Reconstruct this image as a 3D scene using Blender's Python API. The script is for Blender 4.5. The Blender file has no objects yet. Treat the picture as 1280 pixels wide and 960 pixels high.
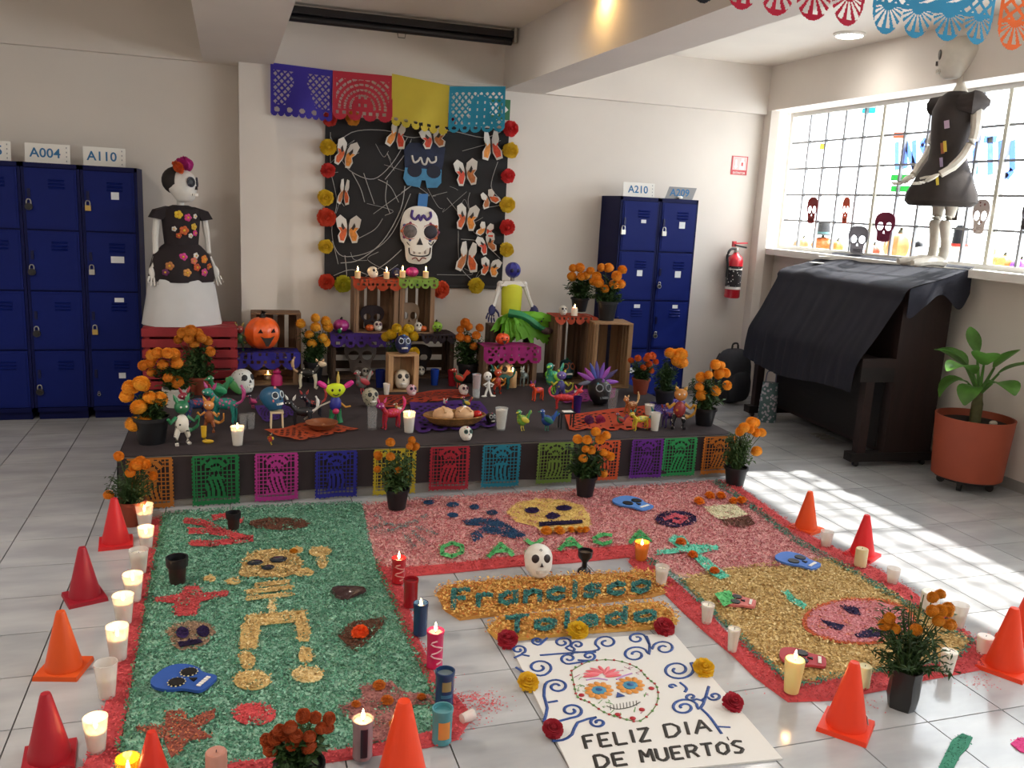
import bpy, math, random
import numpy as np
from mathutils import Vector, Matrix, Euler

random.seed(7); RNG = np.random.default_rng(11)
SC = bpy.context.scene; COL = SC.collection
PI = math.pi

# ------------------------------------------------------------------ camera
FPX = 1085.0; CAMH = 1.65
_d2 = Vector((285-640, -(240-480), -FPX)).normalized()
_d1 = Vector((4100-640, -(434-480), -FPX)); _d1 = (_d1 - _d2*_d1.dot(_d2)).normalized()
_up = _d1.cross(_d2)
CW = Matrix((_d1, _d2, _up))            # camera axes -> world axes
cd = bpy.data.cameras.new('camera'); cam = bpy.data.objects.new('camera', cd); COL.objects.link(cam)
cam.matrix_world = Matrix.Translation((0, 0, CAMH)) @ CW.to_4x4()
cd.sensor_width = 36; cd.lens = FPX/1280*36; cd.clip_start = .05; cd.clip_end = 200
SC.camera = cam

# ------------------------------------------------------------------ world, light, exposure
W = bpy.data.worlds.new('daylight'); SC.world = W; W.use_nodes = True
bg = W.node_tree.nodes['Background']; bg.inputs[0].default_value = (.93, .97, 1, 1); bg.inputs[1].default_value = 7.0
SC.view_settings.view_transform = 'Standard'; SC.view_settings.look = 'None'
SC.view_settings.exposure = 0.52; SC.view_settings.gamma = 1; SC.view_settings.use_curve_mapping = False
SC.cycles.max_bounces = 10; SC.cycles.diffuse_bounces = 5; SC.cycles.transparent_max_bounces = 12
SC.cycles.sample_clamp_indirect = 6
WIN = dict(x=4.85, y0=-2.6, y1=6.98, z0=1.39, z1=2.60)
def portal(y0, y1):
    l = bpy.data.lights.new('window_daylight', 'AREA'); l.shape = 'RECTANGLE'
    l.size = WIN['z1']-WIN['z0']; l.size_y = y1-y0; l.cycles.is_portal = True
    o = bpy.data.objects.new('window_daylight', l); COL.objects.link(o)
    o.location = (WIN['x']+.12, (y0+y1)/2, (WIN['z0']+WIN['z1'])/2); o.rotation_euler = (0, PI/2, 0)
portal(WIN['y0'], WIN['y1'])
sl = bpy.data.lights.new('sun', 'SUN'); sl.energy = 10.0; sl.angle = math.radians(1.5); sl.color = (1, .95, .88)
so = bpy.data.objects.new('sun', sl); COL.objects.link(so); so.rotation_euler = Vector((-1, .12, -1.38)).to_track_quat('-Z', 'Y').to_euler(); so.location = (8, 3, 6)

# ------------------------------------------------------------------ pixel rays onto real planes
def ray(px, py): return CW @ Vector((px-640, -(py-480), -FPX))
def P(px, py, z=0.0):
    d = ray(px, py); t = (z-CAMH)/d.z; return Vector((d.x*t, d.y*t, z))
def PY(px, py, Y):
    d = ray(px, py); t = Y/d.y; return Vector((d.x*t, Y, CAMH+d.z*t))
def PX(px, py, X):
    d = ray(px, py); t = X/d.x; return Vector((X, d.y*t, CAMH+d.z*t))
def S(v): return FPX/-(CW.transposed() @ (Vector(v)-Vector((0, 0, CAMH)))).z     # pixels per metre there

# ------------------------------------------------------------------ object helpers
def hexc(h):
    if not isinstance(h, str): return tuple(h)
    h = h.lstrip('#'); c = [int(h[i:i+2], 16)/255 for i in (0, 2, 4)]
    return tuple(x/12.92 if x <= .04045 else ((x+.055)/1.055)**2.4 for x in c)
def tag(o, label=None, cat=None, group=None, kind=None):
    if label: o['label'] = label
    if cat: o['category'] = cat
    if group: o['group'] = group
    if kind: o['kind'] = kind
    return o
def thing(name, label, cat, loc=(0, 0, 0), rz=0.0, group=None, scale=1.0, rot=None):
    o = bpy.data.objects.new(name, None); COL.objects.link(o); o.empty_display_size = .05
    o.location = loc; o.rotation_euler = rot if rot else (0, 0, rz); o.scale = (scale,)*3
    return tag(o, label, cat, group)
def mo(name, mesh, parent=None, loc=(0, 0, 0), rot=(0, 0, 0), scale=1.0, mat=None):
    o = bpy.data.objects.new(name, mesh); COL.objects.link(o)
    o.location = loc; o.rotation_euler = rot; o.scale = scale if hasattr(scale, '__len__') else (scale,)*3
    if parent: o.parent = parent
    if mat is not None:
        if not mesh.materials: mesh.materials.append(mat)
        o.material_slots[0].link = 'OBJECT'; o.material_slots[0].material = mat
    return o
_cache = {}
def cached(key, fn):
    if key not in _cache: _cache[key] = fn()
    return _cache[key]

class MB:
    def __init__(s): s.v = []; s.f = []; s.m = []; s.s = []; s.M = Matrix()
    def add(s, vs, fs, mi=0, sm=False):
        b = len(s.v); s.v += [tuple(s.M @ Vector(v)) for v in vs]
        s.f += [tuple(i+b for i in f) for f in fs]; s.m += [mi]*len(fs); s.s += [sm]*len(fs); return s
    def box(s, c, d, mi=0, R=None, taper=1.0):
        vs = []
        for z in (-.5, .5):
            k = taper if z > 0 else 1
            for x, y in ((-.5, -.5), (.5, -.5), (.5, .5), (-.5, .5)):
                v = Vector((x*d[0]*k, y*d[1]*k, z*d[2]))
                if R: v = R @ v
                vs.append(v+Vector(c))
        return s.add(vs, [(3, 2, 1, 0), (4, 5, 6, 7), (0, 1, 5, 4), (1, 2, 6, 5), (2, 3, 7, 6), (3, 0, 4, 7)], mi)
    def bb(s, a, b, mi=0):
        return s.box([(a[i]+b[i])/2 for i in range(3)], [abs(b[i]-a[i]) for i in range(3)], mi)
    def lathe(s, prof, n=16, c=(0, 0, 0), mi=0, sm=True, sx=1, sy=1, wob=None, cap=True):
        vs = []; fs = []
        for r, z in prof:
            for k in range(n):
                a = 2*PI*k/n; rr = r*(wob(a, z) if wob else 1)
                vs.append((c[0]+rr*math.cos(a)*sx, c[1]+rr*math.sin(a)*sy, c[2]+z))
        for j in range(len(prof)-1):
            for k in range(n):
                k2 = (k+1) % n; fs.append((j*n+k, j*n+k2, (j+1)*n+k2, (j+1)*n+k))
        if cap:
            fs.append(tuple(range(n-1, -1, -1))); fs.append(tuple((len(prof)-1)*n+k for k in range(n)))
        return s.add(vs, fs, mi, sm)
    def ell(s, c, r, nu=14, nv=9, mi=0, fn=None, R=None, sm=True):
        vs = []; fs = []
        for j in range(nv+1):
            t = PI*j/nv
            for k in range(nu):
                a = 2*PI*k/nu; v = Vector((math.sin(t)*math.cos(a), math.sin(t)*math.sin(a), math.cos(t)))
                if fn: v = Vector(fn(v))
                v = Vector((v.x*r[0], v.y*r[1], v.z*r[2]))
                if R: v = R @ v
                vs.append(v+Vector(c))
        for j in range(nv):
            for k in range(nu):
                k2 = (k+1) % nu; fs.append((j*nu+k, (j+1)*nu+k, (j+1)*nu+k2, j*nu+k2))
        return s.add(vs, fs, mi, sm)
    def tube(s, pts, r, n=8, mi=0, sm=True, flat=1.0, upv=(0, 0, 1)):
        pts = [Vector(p) for p in pts]; vs = []; fs = []; N = len(pts)
        rs = r if hasattr(r, '__len__') else [r]*N
        for i, p in enumerate(pts):
            t = (pts[min(i+1, N-1)]-pts[max(i-1, 0)]).normalized()
            u = Vector(upv)
            if abs(t.dot(u)) > .95: u = Vector((0, 1, 0)) if abs(t.y) < .9 else Vector((1, 0, 0))
            a = t.cross(u).normalized(); b = a.cross(t).normalized()
            for k in range(n):
                an = 2*PI*k/n; vs.append(p+a*(rs[i]*math.cos(an))+b*(rs[i]*flat*math.sin(an)))
        for i in range(N-1):
            for k in range(n):
                k2 = (k+1) % n; fs.append((i*n+k, i*n+k2, (i+1)*n+k2, (i+1)*n+k))
        fs.append(tuple(range(n-1, -1, -1))); fs.append(tuple((N-1)*n+k for k in range(n)))
        return s.add(vs, fs, mi, sm)
    def prism(s, poly, z0, z1, mi=0, ax='z'):
        n = len(poly)
        a = sum(poly[i][0]*poly[(i+1) % n][1]-poly[(i+1) % n][0]*poly[i][1] for i in range(n))
        if a < 0: poly = poly[::-1]
        def q(p, z): return (p[0], p[1], z) if ax == 'z' else ((p[0], -z, p[1]) if ax == 'y' else (z, p[0], p[1]))
        vs = [q(p, z0) for p in poly]+[q(p, z1) for p in poly]
        fs = [tuple(range(n-1, -1, -1)), tuple(range(n, 2*n))]+[(i, (i+1) % n, n+(i+1) % n, n+i) for i in range(n)]
        return s.add(vs, fs, mi)
    def grid(s, fn, nx, ny, mi=0, sm=True, mask=None, flip=False):
        vs = []; idx = {}; fs = []
        for j in range(ny):
            for i in range(nx):
                if mask is not None and not mask(i, j): continue
                q = []
                for di, dj in ((0, 0), (1, 0), (1, 1), (0, 1)):
                    k = (i+di, j+dj)
                    if k not in idx: idx[k] = len(vs); vs.append(fn(k[0]/nx, k[1]/ny))
                    q.append(idx[k])
                fs.append(tuple(q[::-1]) if flip else tuple(q))
        return s.add(vs, fs, mi, sm)
    def mesh(s, name, mats=()):
        me = bpy.data.meshes.new(name); me.from_pydata(s.v, [], s.f)
        for m in (mats if isinstance(mats, (list, tuple)) else [mats]): me.materials.append(m)
        if s.f:
            me.polygons.foreach_set('material_index', s.m); me.polygons.foreach_set('use_smooth', s.s)
            if any(s.s): me.set_sharp_from_angle(angle=math.radians(42))
        me.update(); return me
    def obj(s, name, mats, parent=None, loc=(0, 0, 0), rot=(0, 0, 0), scale=1.0):
        return mo(name, s.mesh(name, mats), parent, loc, rot, scale)

# ------------------------------------------------------------------ materials
_mats = {}
def mat(col, rough=.6, metal=0.0, var=0.0, sc=18.0, bump=0.0, bsc=60.0, emit=0.0, sss=0.0, transl=0.0, glass=0.0, alpha=1.0, coat=0.0, spec=None, stretch=None, name=None):
    key = (str(col), rough, metal, var, sc, bump, bsc, emit, sss, transl, glass, alpha, coat, spec, str(stretch))
    if key in _mats: return _mats[key]
    c = hexc(col); m = bpy.data.materials.new(name or 'paint'); m.use_nodes = True; nt = m.node_tree; b = nt.nodes['Principled BSDF']
    b.inputs['Base Color'].default_value = (*c, 1); b.inputs['Roughness'].default_value = rough; b.inputs['Metallic'].default_value = metal
    if spec is not None: b.inputs['Specular IOR Level'].default_value = spec
    if coat: b.inputs['Coat Weight'].default_value = coat; b.inputs['Coat Roughness'].default_value = .1
    if sss: b.inputs['Subsurface Weight'].default_value = sss; b.inputs['Subsurface Radius'].default_value = (.02, .012, .006); b.inputs['Subsurface Scale'].default_value = 1
    if glass: b.inputs['Transmission Weight'].default_value = glass; b.inputs['IOR'].default_value = 1.25
    if alpha < 1: b.inputs['Alpha'].default_value = alpha
    if emit: b.inputs['Emission Color'].default_value = (*c, 1); b.inputs['Emission Strength'].default_value = emit
    if var or bump:
        tc = nt.nodes.new('ShaderNodeTexCoord'); mp = nt.nodes.new('ShaderNodeMapping'); nt.links.new(tc.outputs['Object'], mp.inputs[0])
        if stretch: mp.inputs['Scale'].default_value = stretch
    if var:
        n = nt.nodes.new('ShaderNodeTexNoise'); n.inputs['Scale'].default_value = sc; n.inputs['Detail'].default_value = 5; nt.links.new(mp.outputs[0], n.inputs['Vector'])
        r = nt.nodes.new('ShaderNodeValToRGB'); e = r.color_ramp.elements
        e[0].position = .3; e[1].position = .7
        e[0].color = (*[max(0, x*(1-var)) for x in c], 1); e[1].color = (*[min(1, x*(1+var)) for x in c], 1)
        nt.links.new(n.outputs['Fac'], r.inputs[0]); nt.links.new(r.outputs[0], b.inputs['Base Color'])
    if bump:
        n = nt.nodes.new('ShaderNodeTexNoise'); n.inputs['Scale'].default_value = bsc; n.inputs['Detail'].default_value = 4; nt.links.new(mp.outputs[0], n.inputs['Vector'])
        bp = nt.nodes.new('ShaderNodeBump'); bp.inputs['Strength'].default_value = bump; bp.inputs['Distance'].default_value = .01
        nt.links.new(n.outputs['Fac'], bp.inputs['Height']); nt.links.new(bp.outputs[0], b.inputs['Normal'])
    if transl:
        t = nt.nodes.new('ShaderNodeBsdfTranslucent'); t.inputs[0].default_value = (*c, 1)
        mx = nt.nodes.new('ShaderNodeMixShader'); mx.inputs[0].default_value = transl
        nt.links.new(b.outputs[0], mx.inputs[1]); nt.links.new(t.outputs[0], mx.inputs[2]); nt.links.new(mx.outputs[0], nt.nodes['Material Output'].inputs[0])
    _mats[key] = m; return m
def flake_mat(cols, rough=.75, name='sawdust', lift=.035):
    key = ('fl', tuple(cols), lift)
    if key in _mats: return _mats[key]
    m = bpy.data.materials.new(name); m.use_nodes = True; nt = m.node_tree; b = nt.nodes['Principled BSDF']; b.inputs['Roughness'].default_value = rough
    b.inputs['Specular IOR Level'].default_value = .25
    g = nt.nodes.new('ShaderNodeNewGeometry'); r = nt.nodes.new('ShaderNodeValToRGB'); r.color_ramp.interpolation = 'CONSTANT'
    cols = [tuple(min(1, x*(1+6.3*lift)+lift) for x in hexc(c)) for c in cols]; e = r.color_ramp.elements
    while len(e) < len(cols): e.new(.5)
    for i, c in enumerate(cols): e[i].position = i/len(cols); e[i].color = (*c, 1)
    nt.links.new(g.outputs['Random Per Island'], r.inputs[0]); nt.links.new(r.outputs[0], b.inputs['Base Color'])
    _mats[key] = m; return m
def spot_mat(a, bcol, sc=30, thr=.35, rough=.5):
    key = ('sp', a, bcol, sc, thr)
    if key in _mats: return _mats[key]
    m = bpy.data.materials.new('painted_spots'); m.use_nodes = True; nt = m.node_tree; b = nt.nodes['Principled BSDF']; b.inputs['Roughness'].default_value = rough
    tc = nt.nodes.new('ShaderNodeTexCoord'); v = nt.nodes.new('ShaderNodeTexVoronoi'); v.inputs['Scale'].default_value = sc; nt.links.new(tc.outputs['Object'], v.inputs['Vector'])
    r = nt.nodes.new('ShaderNodeValToRGB'); r.color_ramp.interpolation = 'CONSTANT'; e = r.color_ramp.elements
    e[0].color = (*hexc(a), 1); e[1].color = (*hexc(bcol), 1); e[1].position = thr
    nt.links.new(v.outputs['Distance'], r.inputs[0]); nt.links.new(r.outputs[0], b.inputs['Base Color'])
    _mats[key] = m; return m
def wood(col, sc=14, name='wood', ax=2):
    st = [1, 1, 1]; st[ax] = .12
    return mat(col, .7, var=.35, sc=sc*2.2, bump=.2, bsc=40, stretch=tuple(st), name=name)
WHITE_WALL = mat('#dcd4cb', .85, var=.03, sc=2, bump=.04, bsc=120, name='wall_paint')
BLACK = mat('#0c0c0e', .5, name='black')
WHITE = mat('#e9e6df', .6, name='white')

# polygons with holes, text and strokes (through 2D curves)
def curve_mesh(name, polys, depth, mats=()):
    c = bpy.data.curves.new('outline', 'CURVE'); c.dimensions = '2D'; c.fill_mode = 'BOTH'; c.extrude = depth/2
    for p in polys:
        sp = c.splines.new('POLY'); sp.points.add(len(p)-1); sp.use_cyclic_u = True
        for i, q in enumerate(p): sp.points[i].co = (q[0], q[1], 0, 1)
    o = bpy.data.objects.new('outline', c); me = bpy.data.meshes.new_from_object(o); me.name = name
    bpy.data.objects.remove(o); bpy.data.curves.remove(c)
    me.materials.clear()
    for m in (mats if isinstance(mats, (list, tuple)) else [mats]): me.materials.append(m)
    return me
def text_mesh(name, txt, size, depth, m, bold=0.0, shear=0.0, align='CENTER'):
    c = bpy.data.curves.new('lettering', 'FONT'); c.body = txt; c.size = size; c.extrude = depth/2; c.align_x = align; c.align_y = 'CENTER'; c.offset = bold; c.shear = shear
    c.resolution_u = 3
    o = bpy.data.objects.new('lettering', c); me = bpy.data.meshes.new_from_object(o); me.name = name
    bpy.data.objects.remove(o); bpy.data.curves.remove(c); me.materials.clear(); me.materials.append(m); return me
def ell_poly(cx, cy, rx, ry, n=18, a0=0): return [(cx+rx*math.cos(a0+2*PI*k/n), cy+ry*math.sin(a0+2*PI*k/n)) for k in range(n)]
def spline(pts, n=6, closed=False):
    out = []; N = len(pts)
    rng = range(N if closed else N-1)
    for i in rng:
        p = [Vector(pts[(i+k) % N] if closed else pts[min(max(i+k, 0), N-1)]) for k in (-1, 0, 1, 2)]
        for j in range(n):
            t = j/n
            out.append(.5*((2*p[1])+(p[2]-p[0])*t+(2*p[0]-5*p[1]+4*p[2]-p[3])*t*t+(3*p[1]-p[0]-3*p[2]+p[3])*t**3))
    if not closed: out.append(Vector(pts[-1]))
    return out
# ------------------------------------------------------------------ the room
XL, XR, Y0, YB, ZC, ZS = -3.4, 4.85, -3.0, 7.1, 2.98, 2.57
def struct(name, mb, m, parent=None): return tag(mb.obj(name, m, parent), kind='structure')
TX, TY, TS = .955, 2.73, .3225
def tile_mat():
    m = bpy.data.materials.new('glazed_tile'); m.use_nodes = True; nt = m.node_tree; b = nt.nodes['Principled BSDF']
    g = nt.nodes.new('ShaderNodeNewGeometry'); n = nt.nodes.new('ShaderNodeTexNoise'); n.inputs['Scale'].default_value = 3.2; n.inputs['Detail'].default_value = 6
    mp = nt.nodes.new('ShaderNodeMapping'); mp.inputs['Scale'].default_value = (.7, 2.2, 1); nt.links.new(g.outputs['Position'], mp.inputs[0]); nt.links.new(mp.outputs[0], n.inputs['Vector'])
    r = nt.nodes.new('ShaderNodeValToRGB'); e = r.color_ramp.elements; e[0].position = .35; e[1].position = .68
    e[0].color = (*hexc('#a2a4a7'), 1); e[1].color = (*hexc('#b9babc'), 1); nt.links.new(n.outputs['Fac'], r.inputs[0])
    oi = nt.nodes.new('ShaderNodeObjectInfo'); mr = nt.nodes.new('ShaderNodeMapRange'); mr.inputs[3].default_value = .9; mr.inputs[4].default_value = 1.05
    nt.links.new(oi.outputs['Random'], mr.inputs[0]); mx = nt.nodes.new('ShaderNodeVectorMath'); mx.operation = 'SCALE'
    nt.links.new(r.outputs[0], mx.inputs[0]); nt.links.new(mr.outputs[0], mx.inputs['Scale']); nt.links.new(mx.outputs[0], b.inputs['Base Color'])
    b.inputs['Roughness'].default_value = .2
    n2 = nt.nodes.new('ShaderNodeTexNoise'); n2.inputs['Scale'].default_value = 5; nt.links.new(mp.outputs[0], n2.inputs['Vector'])
    mr2 = nt.nodes.new('ShaderNodeMapRange'); mr2.inputs[3].default_value = .09; mr2.inputs[4].default_value = .24; nt.links.new(n2.outputs['Fac'], mr2.inputs[0]); nt.links.new(mr2.outputs[0], b.inputs['Roughness'])
    return m
TILE = tile_mat()
fl = struct('floor', MB().bb((XL, Y0, -.12), (XR, YB, -.006)), mat('#5f5d5b', .9, name='grout'))
PLAT = (-.56, 4.70, 3.08, 6.78, .285)
tm = MB().box((0, 0, -.004), (TS-.005, TS-.005, .008)).mesh('tile', TILE)
rest = MB()
for i in range(-14, 14):
    for j in range(-18, 15):
        cx, cy = TX+(i+.5)*TS, TY+(j+.5)*TS
        x0, x1, y0, y1 = max(XL, cx-TS/2), min(XR, cx+TS/2), max(Y0, cy-TS/2), min(YB, cy+TS/2)
        if x1-x0 < .02 or y1-y0 < .02: continue
        full = x1-x0 > TS-.01 and y1-y0 > TS-.01
        if PLAT[0] < x0 and x1 < PLAT[2] and PLAT[1] < y0 and y1 < PLAT[3]: continue
        v = CW.transposed() @ Vector((cx, cy, -CAMH)); u, w = (640-FPX*v.x/v.z, 480+FPX*v.y/v.z) if v.z < -.5 else (-999, 0)
        if full and -70 < u < 1350 and w < 1040: mo('tile', tm, fl, (cx, cy, 0))
        else: rest.bb((x0+.0025, y0+.0025, -.008), (x1-.0025, y1-.0025, 0))
tag(rest.obj('tile_field', TILE, fl), kind='stuff')

# walls, beams and ceiling
struct('wall_back', MB().bb((XL, YB, -.12), (5.1, YB+.2, ZC)), WHITE_WALL)
struct('wall_left', MB().bb((XL-.2, Y0, -.12), (XL, YB, ZC)), WHITE_WALL)
struct('wall_rear', MB().bb((XL, Y0-.2, -.12), (5.1, Y0, ZC)), WHITE_WALL)
wr = MB().bb((XR, Y0, -.12), (XR+.2, YB, WIN['z0']-.04)).bb((4.61, Y0, WIN['z1']), (XR+.08, YB, ZC)).bb((XR, Y0, WIN['z0']-.04), (XR+.2, WIN['y0'], WIN['z1']))
struct('wall_right', wr, WHITE_WALL)
struct('ceiling', MB().bb((XL-.2, Y0-.2, ZC), (5.1, YB+.2, ZC+.2)), mat('#e4ddd3', .9, var=.03, sc=2, name='ceiling_paint'))
struct('trim_1', MB().bb((XL, YB-.06, ZS), (4.61, YB, ZC)), WHITE_WALL)              # beam over the back wall
struct('trim_2', MB().bb((-.16, Y0, ZS), (.325, YB-.06, ZC)), mat('#dad3cc', .85, var=.03, sc=2, name='beam_paint'))
struct('trim_3', MB().bb((2.13, Y0, ZS), (2.485, YB-.06, ZC)), mat('#dad3cc', .85, var=.03, sc=2, name='beam_paint'))
struct('trim_4', MB().bb((.085, 6.88, 0), (.345, YB, ZS)), WHITE_WALL)               # column
struct('trim_5', MB().prism([(4.62, 7.1), (4.62, 6.99), (4.69, 6.965), (4.85, 7.05), (4.85, 7.1)], 0, WIN['z1']), WHITE_WALL)   # corner pillar
struct('trim_6', MB().bb((4.70, Y0, 1.335), (XR+.22, 7.05, 1.39)), mat('#dedbd5', .6, name='sill_paint'))   # window sill
struct('baseboard_back', MB().bb((.345, YB-.012, 0), (4.62, YB, .07)), mat('#8d8b88', .5, name='baseboard_tile'))
struct('baseboard_right', MB().bb((XR-.012, Y0, 0), (XR, 7.05, .07)), mat('#8d8b88', .5, name='baseboard_tile'))

# window
win = tag(MB().bb((4.87, WIN['y0'], 1.39), (4.92, 7.05, 1.425)).bb((4.87, WIN['y0'], 2.565), (4.92, 7.05, 2.60))
          .bb((4.865, 7.01, 1.39), (4.925, 7.05, 2.60)).obj('window_1', mat('#c9c8c4', .5, name='window_frame_paint')), kind='structure')
BAR = mat('#84868a', .5, name='bar_paint')
def glass_pane():
    m = bpy.data.materials.new('window_glass'); m.use_nodes = True; nt = m.node_tree; nt.nodes.remove(nt.nodes['Principled BSDF'])
    t = nt.nodes.new('ShaderNodeBsdfTransparent'); t.inputs[0].default_value = (.96, .97, .97, 1); g = nt.nodes.new('ShaderNodeBsdfGlossy'); g.inputs['Roughness'].default_value = .03
    x = nt.nodes.new('ShaderNodeMixShader'); x.inputs[0].default_value = .05; nt.links.new(t.outputs[0], x.inputs[1]); nt.links.new(g.outputs[0], x.inputs[2]); nt.links.new(x.outputs[0], nt.nodes['Material Output'].inputs[0]); return m
GLASS = glass_pane(); PW, PH = .2345, .228
pane = MB().box((0, 0, 0), (.004, PW-.014, PH-.012)).mesh('pane', GLASS)
vbar = MB().box((0, 0, 0), (.024, .019, 1.14)).mesh('glazing_bar', BAR); post = MB().box((0, 0, 0), (.05, .03, 1.14)).mesh('window_post', mat('#c8c6b8', .5, name='post_paint'))
hbar = MB().box((0, 0, 0), (.022, 7.01-WIN['y0'], .016)).mesh('glazing_bar', BAR)
far = MB()
for k in range(1, 41):
    y = 7.01-k*PW
    if y < WIN['y0']: break
    mo('window_post' if k % 5 == 0 else 'glazing_bar', post if k % 5 == 0 else vbar, win, (4.895, y, 1.995))
for r in range(1, 5): mo('glazing_bar', hbar, win, (4.895, (7.01+WIN['y0'])/2, 1.425+r*PH))
for k in range(41):
    y = 7.01-(k+.5)*PW
    if y-PW/2 < WIN['y0']: break
    for r in range(5):
        z = 1.425+(r+.5)*PH
        if k < 13: mo('pane', pane, win, (4.893, y, z))
        else: far.box((4.893, y, z), (.004, PW-.014, PH-.012))
tag(far.obj('pane_field', GLASS, win), kind='stuff')

# ceiling lamps
def downlight(px, py, label, col=(1, .96, .9), power=9, r=.11):
    v = P(px, py, ZC); t = thing('ceiling_or_fill_downlight', label, 'ceiling light', v, group='round ceiling downlights')
    MB().lathe([(r, 0), (r, -.012), (r*.85, -.02), (r*.85, -.004)], 24).obj('trim_ring', WHITE, t)
    d = MB().lathe([(r*.84, -.016), (r*.82, -.02)], 24).obj('diffuser', mat(col, emit=22, name='lamp_diffuser'), t)
    l = bpy.data.lights.new('downlight_glow', 'SPOT'); l.energy = power; l.color = col; l.spot_size = 2.6; l.spot_blend = .6; l.shadow_soft_size = r*.8
    o = bpy.data.objects.new('downlight_glow', l); COL.objects.link(o); o.parent = t; o.location = (0, 0, -.03)
downlight(1062, 42, 'bright round downlight in the ceiling bay above the window')
downlight(592, -12, 'round downlight at the top edge above the black screen housing')
for x_, y_, n_ in ((-1.7, 3.4, 'added as unseen fill left of the carpet'), (-1.6, .6, 'added as unseen fill behind the camera on the left'), (1.2, .4, 'added as unseen fill behind the camera in the middle')):  # unseen fill lamps, added to brighten the dim interior
    t_ = thing('ceiling_or_fill_downlight', 'round ceiling downlight '+n_, 'ceiling light', (x_, y_, ZC), group='round ceiling downlights')
    MB().lathe([(.13, 0), (.13, -.012), (.11, -.02), (.11, -.004)], 24).obj('trim_ring', WHITE, t_); MB().lathe([(.109, -.016), (.10, -.02)], 24).obj('diffuser', mat((1, .93, .82), emit=22, name='lamp_diffuser'), t_)
    l_ = bpy.data.lights.new('downlight_glow', 'SPOT'); l_.energy = 170 if y_ > 2 else 110; l_.color = (1, .90, .80); l_.spot_size = 3.0 if x_ < 0 else 2.0; l_.spot_blend = .7; l_.shadow_soft_size = .11
    o_ = bpy.data.objects.new('downlight_glow', l_); COL.objects.link(o_); o_.parent = t_; o_.location = (0, 0, -.03)
downlight(752, -28, 'warm yellow downlight beside the long ceiling beam', (1, .62, .22), 12, .09)

# rolled projector screen housing below the ceiling
a, b = PY(352, 24, 6.72), PY(650, 52, 6.72); z = 2.90
t = thing('projector_screen', 'long black rolled up projector screen housing under the ceiling', 'projector screen', ((a.x+b.x)/2, 6.72, z))
L = b.x-a.x; L = min(L, 2.10-.345); t.location.x = .345+L/2+.01
MB().box((0, 0, .03), (L-.05, .09, .05)).obj('housing', mat('#17151a', .45, name='black_metal'), t)
MB().M and MB().tube([(-L/2+.03, 0, -.018), (L/2-.03, 0, -.018)], .028, 12).obj('roller_tube', mat('#17151a', .45, name='black_metal'), t)
for s in (-1, 1): MB().box((s*(L/2-.012), 0, .025), (.02, .1, .105)).obj('end_bracket', mat('#b9b4ab', .4, .5, name='bracket_metal'), t)
MB().tube([(-.03, 0, -.045), (-.025, 0, -.075), (.025, 0, -.075), (.03, 0, -.045)], .004, 6).obj('pull_handle', mat('#77736c', .4, .7, name='wire'), t)

# ------------------------------------------------------------------ lockers
NAVY = mat('#0a1a60', .5, var=.06, sc=3, spec=.15, name='navy_enamel'); NAVY2 = mat('#080f42', .5, spec=.15, name='navy_enamel_edge')
STK = mat('#d9dcdf', .7, name='sticker_paper')
LW, LH, LD = .357, 1.78, .40
def locker(x0, yf, w, label, group, stick, hand=-1, vents=True):
    t = thing('locker', label, 'locker', (x0, yf, 0), group=group)
    b = MB().bb((0, .012, .06), (w, LD, LH)).bb((0, 0, .06), (.018, .02, LH)).bb((w-.018, 0, .06), (w, .02, LH)).bb((0, 0, LH-.03), (w, .02, LH)).bb((0, 0, .06), (w, .02, .09)).bb((.02, .03, 0), (w-.02, LD-.02, .06))
    b.obj('body', NAVY2, t)
    n = 4; hh = (LH-.12)/n
    for k in range(n):
        z0 = .09+k*hh
        d = MB().bb((.020, -.006, z0+.006), (w-.020, .010, z0+hh-.006)).bb((.034, -.010, z0+.02), (w-.034, -.006, z0+hh-.02)).obj('door', NAVY, t)
        for q in range(3):
            mo('vent_louvre', cached('louvre', lambda: MB().box((0, 0, 0), (.10, .010, .010), R=Matrix.Rotation(.6, 3, 'X')).mesh('vent_louvre', NAVY)), d, (w*.6, -.012, z0+hh*.80-q*.024))
        sx, sz, off = stick[k]
        if sx: MB().bb((w*.6-sx/2, -.0125, z0+hh*off-sz), (w*.6+sx/2, -.0105, z0+hh*off)).obj('paper_sticker', STK, d)
        MB().bb((.035, -.018, z0+hh*.52), (.052, -.008, z0+hh*.66)).obj('hasp', mat('#0e123c', .3, .4, name='hasp_metal'), d)
    return t
s4 = [(.045, .04, .60), (.06, .03, .9), (.085, .045, .60), (.05, .05, .66)]
s0 = [(0, 0, 0)]*4
yl = 6.69
locker(-.6-LW, yl, LW, 'navy blue locker column below the A110 card, with paper stickers', 'navy lockers by the left wall', s4)
locker(-.6-2*LW-.004, yl, LW, 'navy blue locker column below the A004 card, without stickers', 'navy lockers by the left wall', s0)
locker(-.6-3*LW-.008, yl, LW, 'navy blue locker column at the left picture edge', 'navy lockers by the left wall', s0)
sr = [(.05, .045, .6), (.055, .03, .92), (.05, .05, .62), (.045, .028, .63)]
locker(3.085, 6.70, .358, 'left one of the two navy lockers, below the A210 card', 'navy lockers by the right wall', sr)
locker(3.447, 6.70, .358, 'right one of the two navy lockers, below the A209 card', 'navy lockers by the right wall', [(.055, .03, .6), (.05, .03, .92), (.055, .055, .62), (.055, .055, .62)])
SIL = mat('#b9b6ae', .3, .8, name='steel'); BRS = mat('#c3a560', .3, .8, name='brass'); DRK = mat('#37363a', .35, .6, name='dark_steel')
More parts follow.
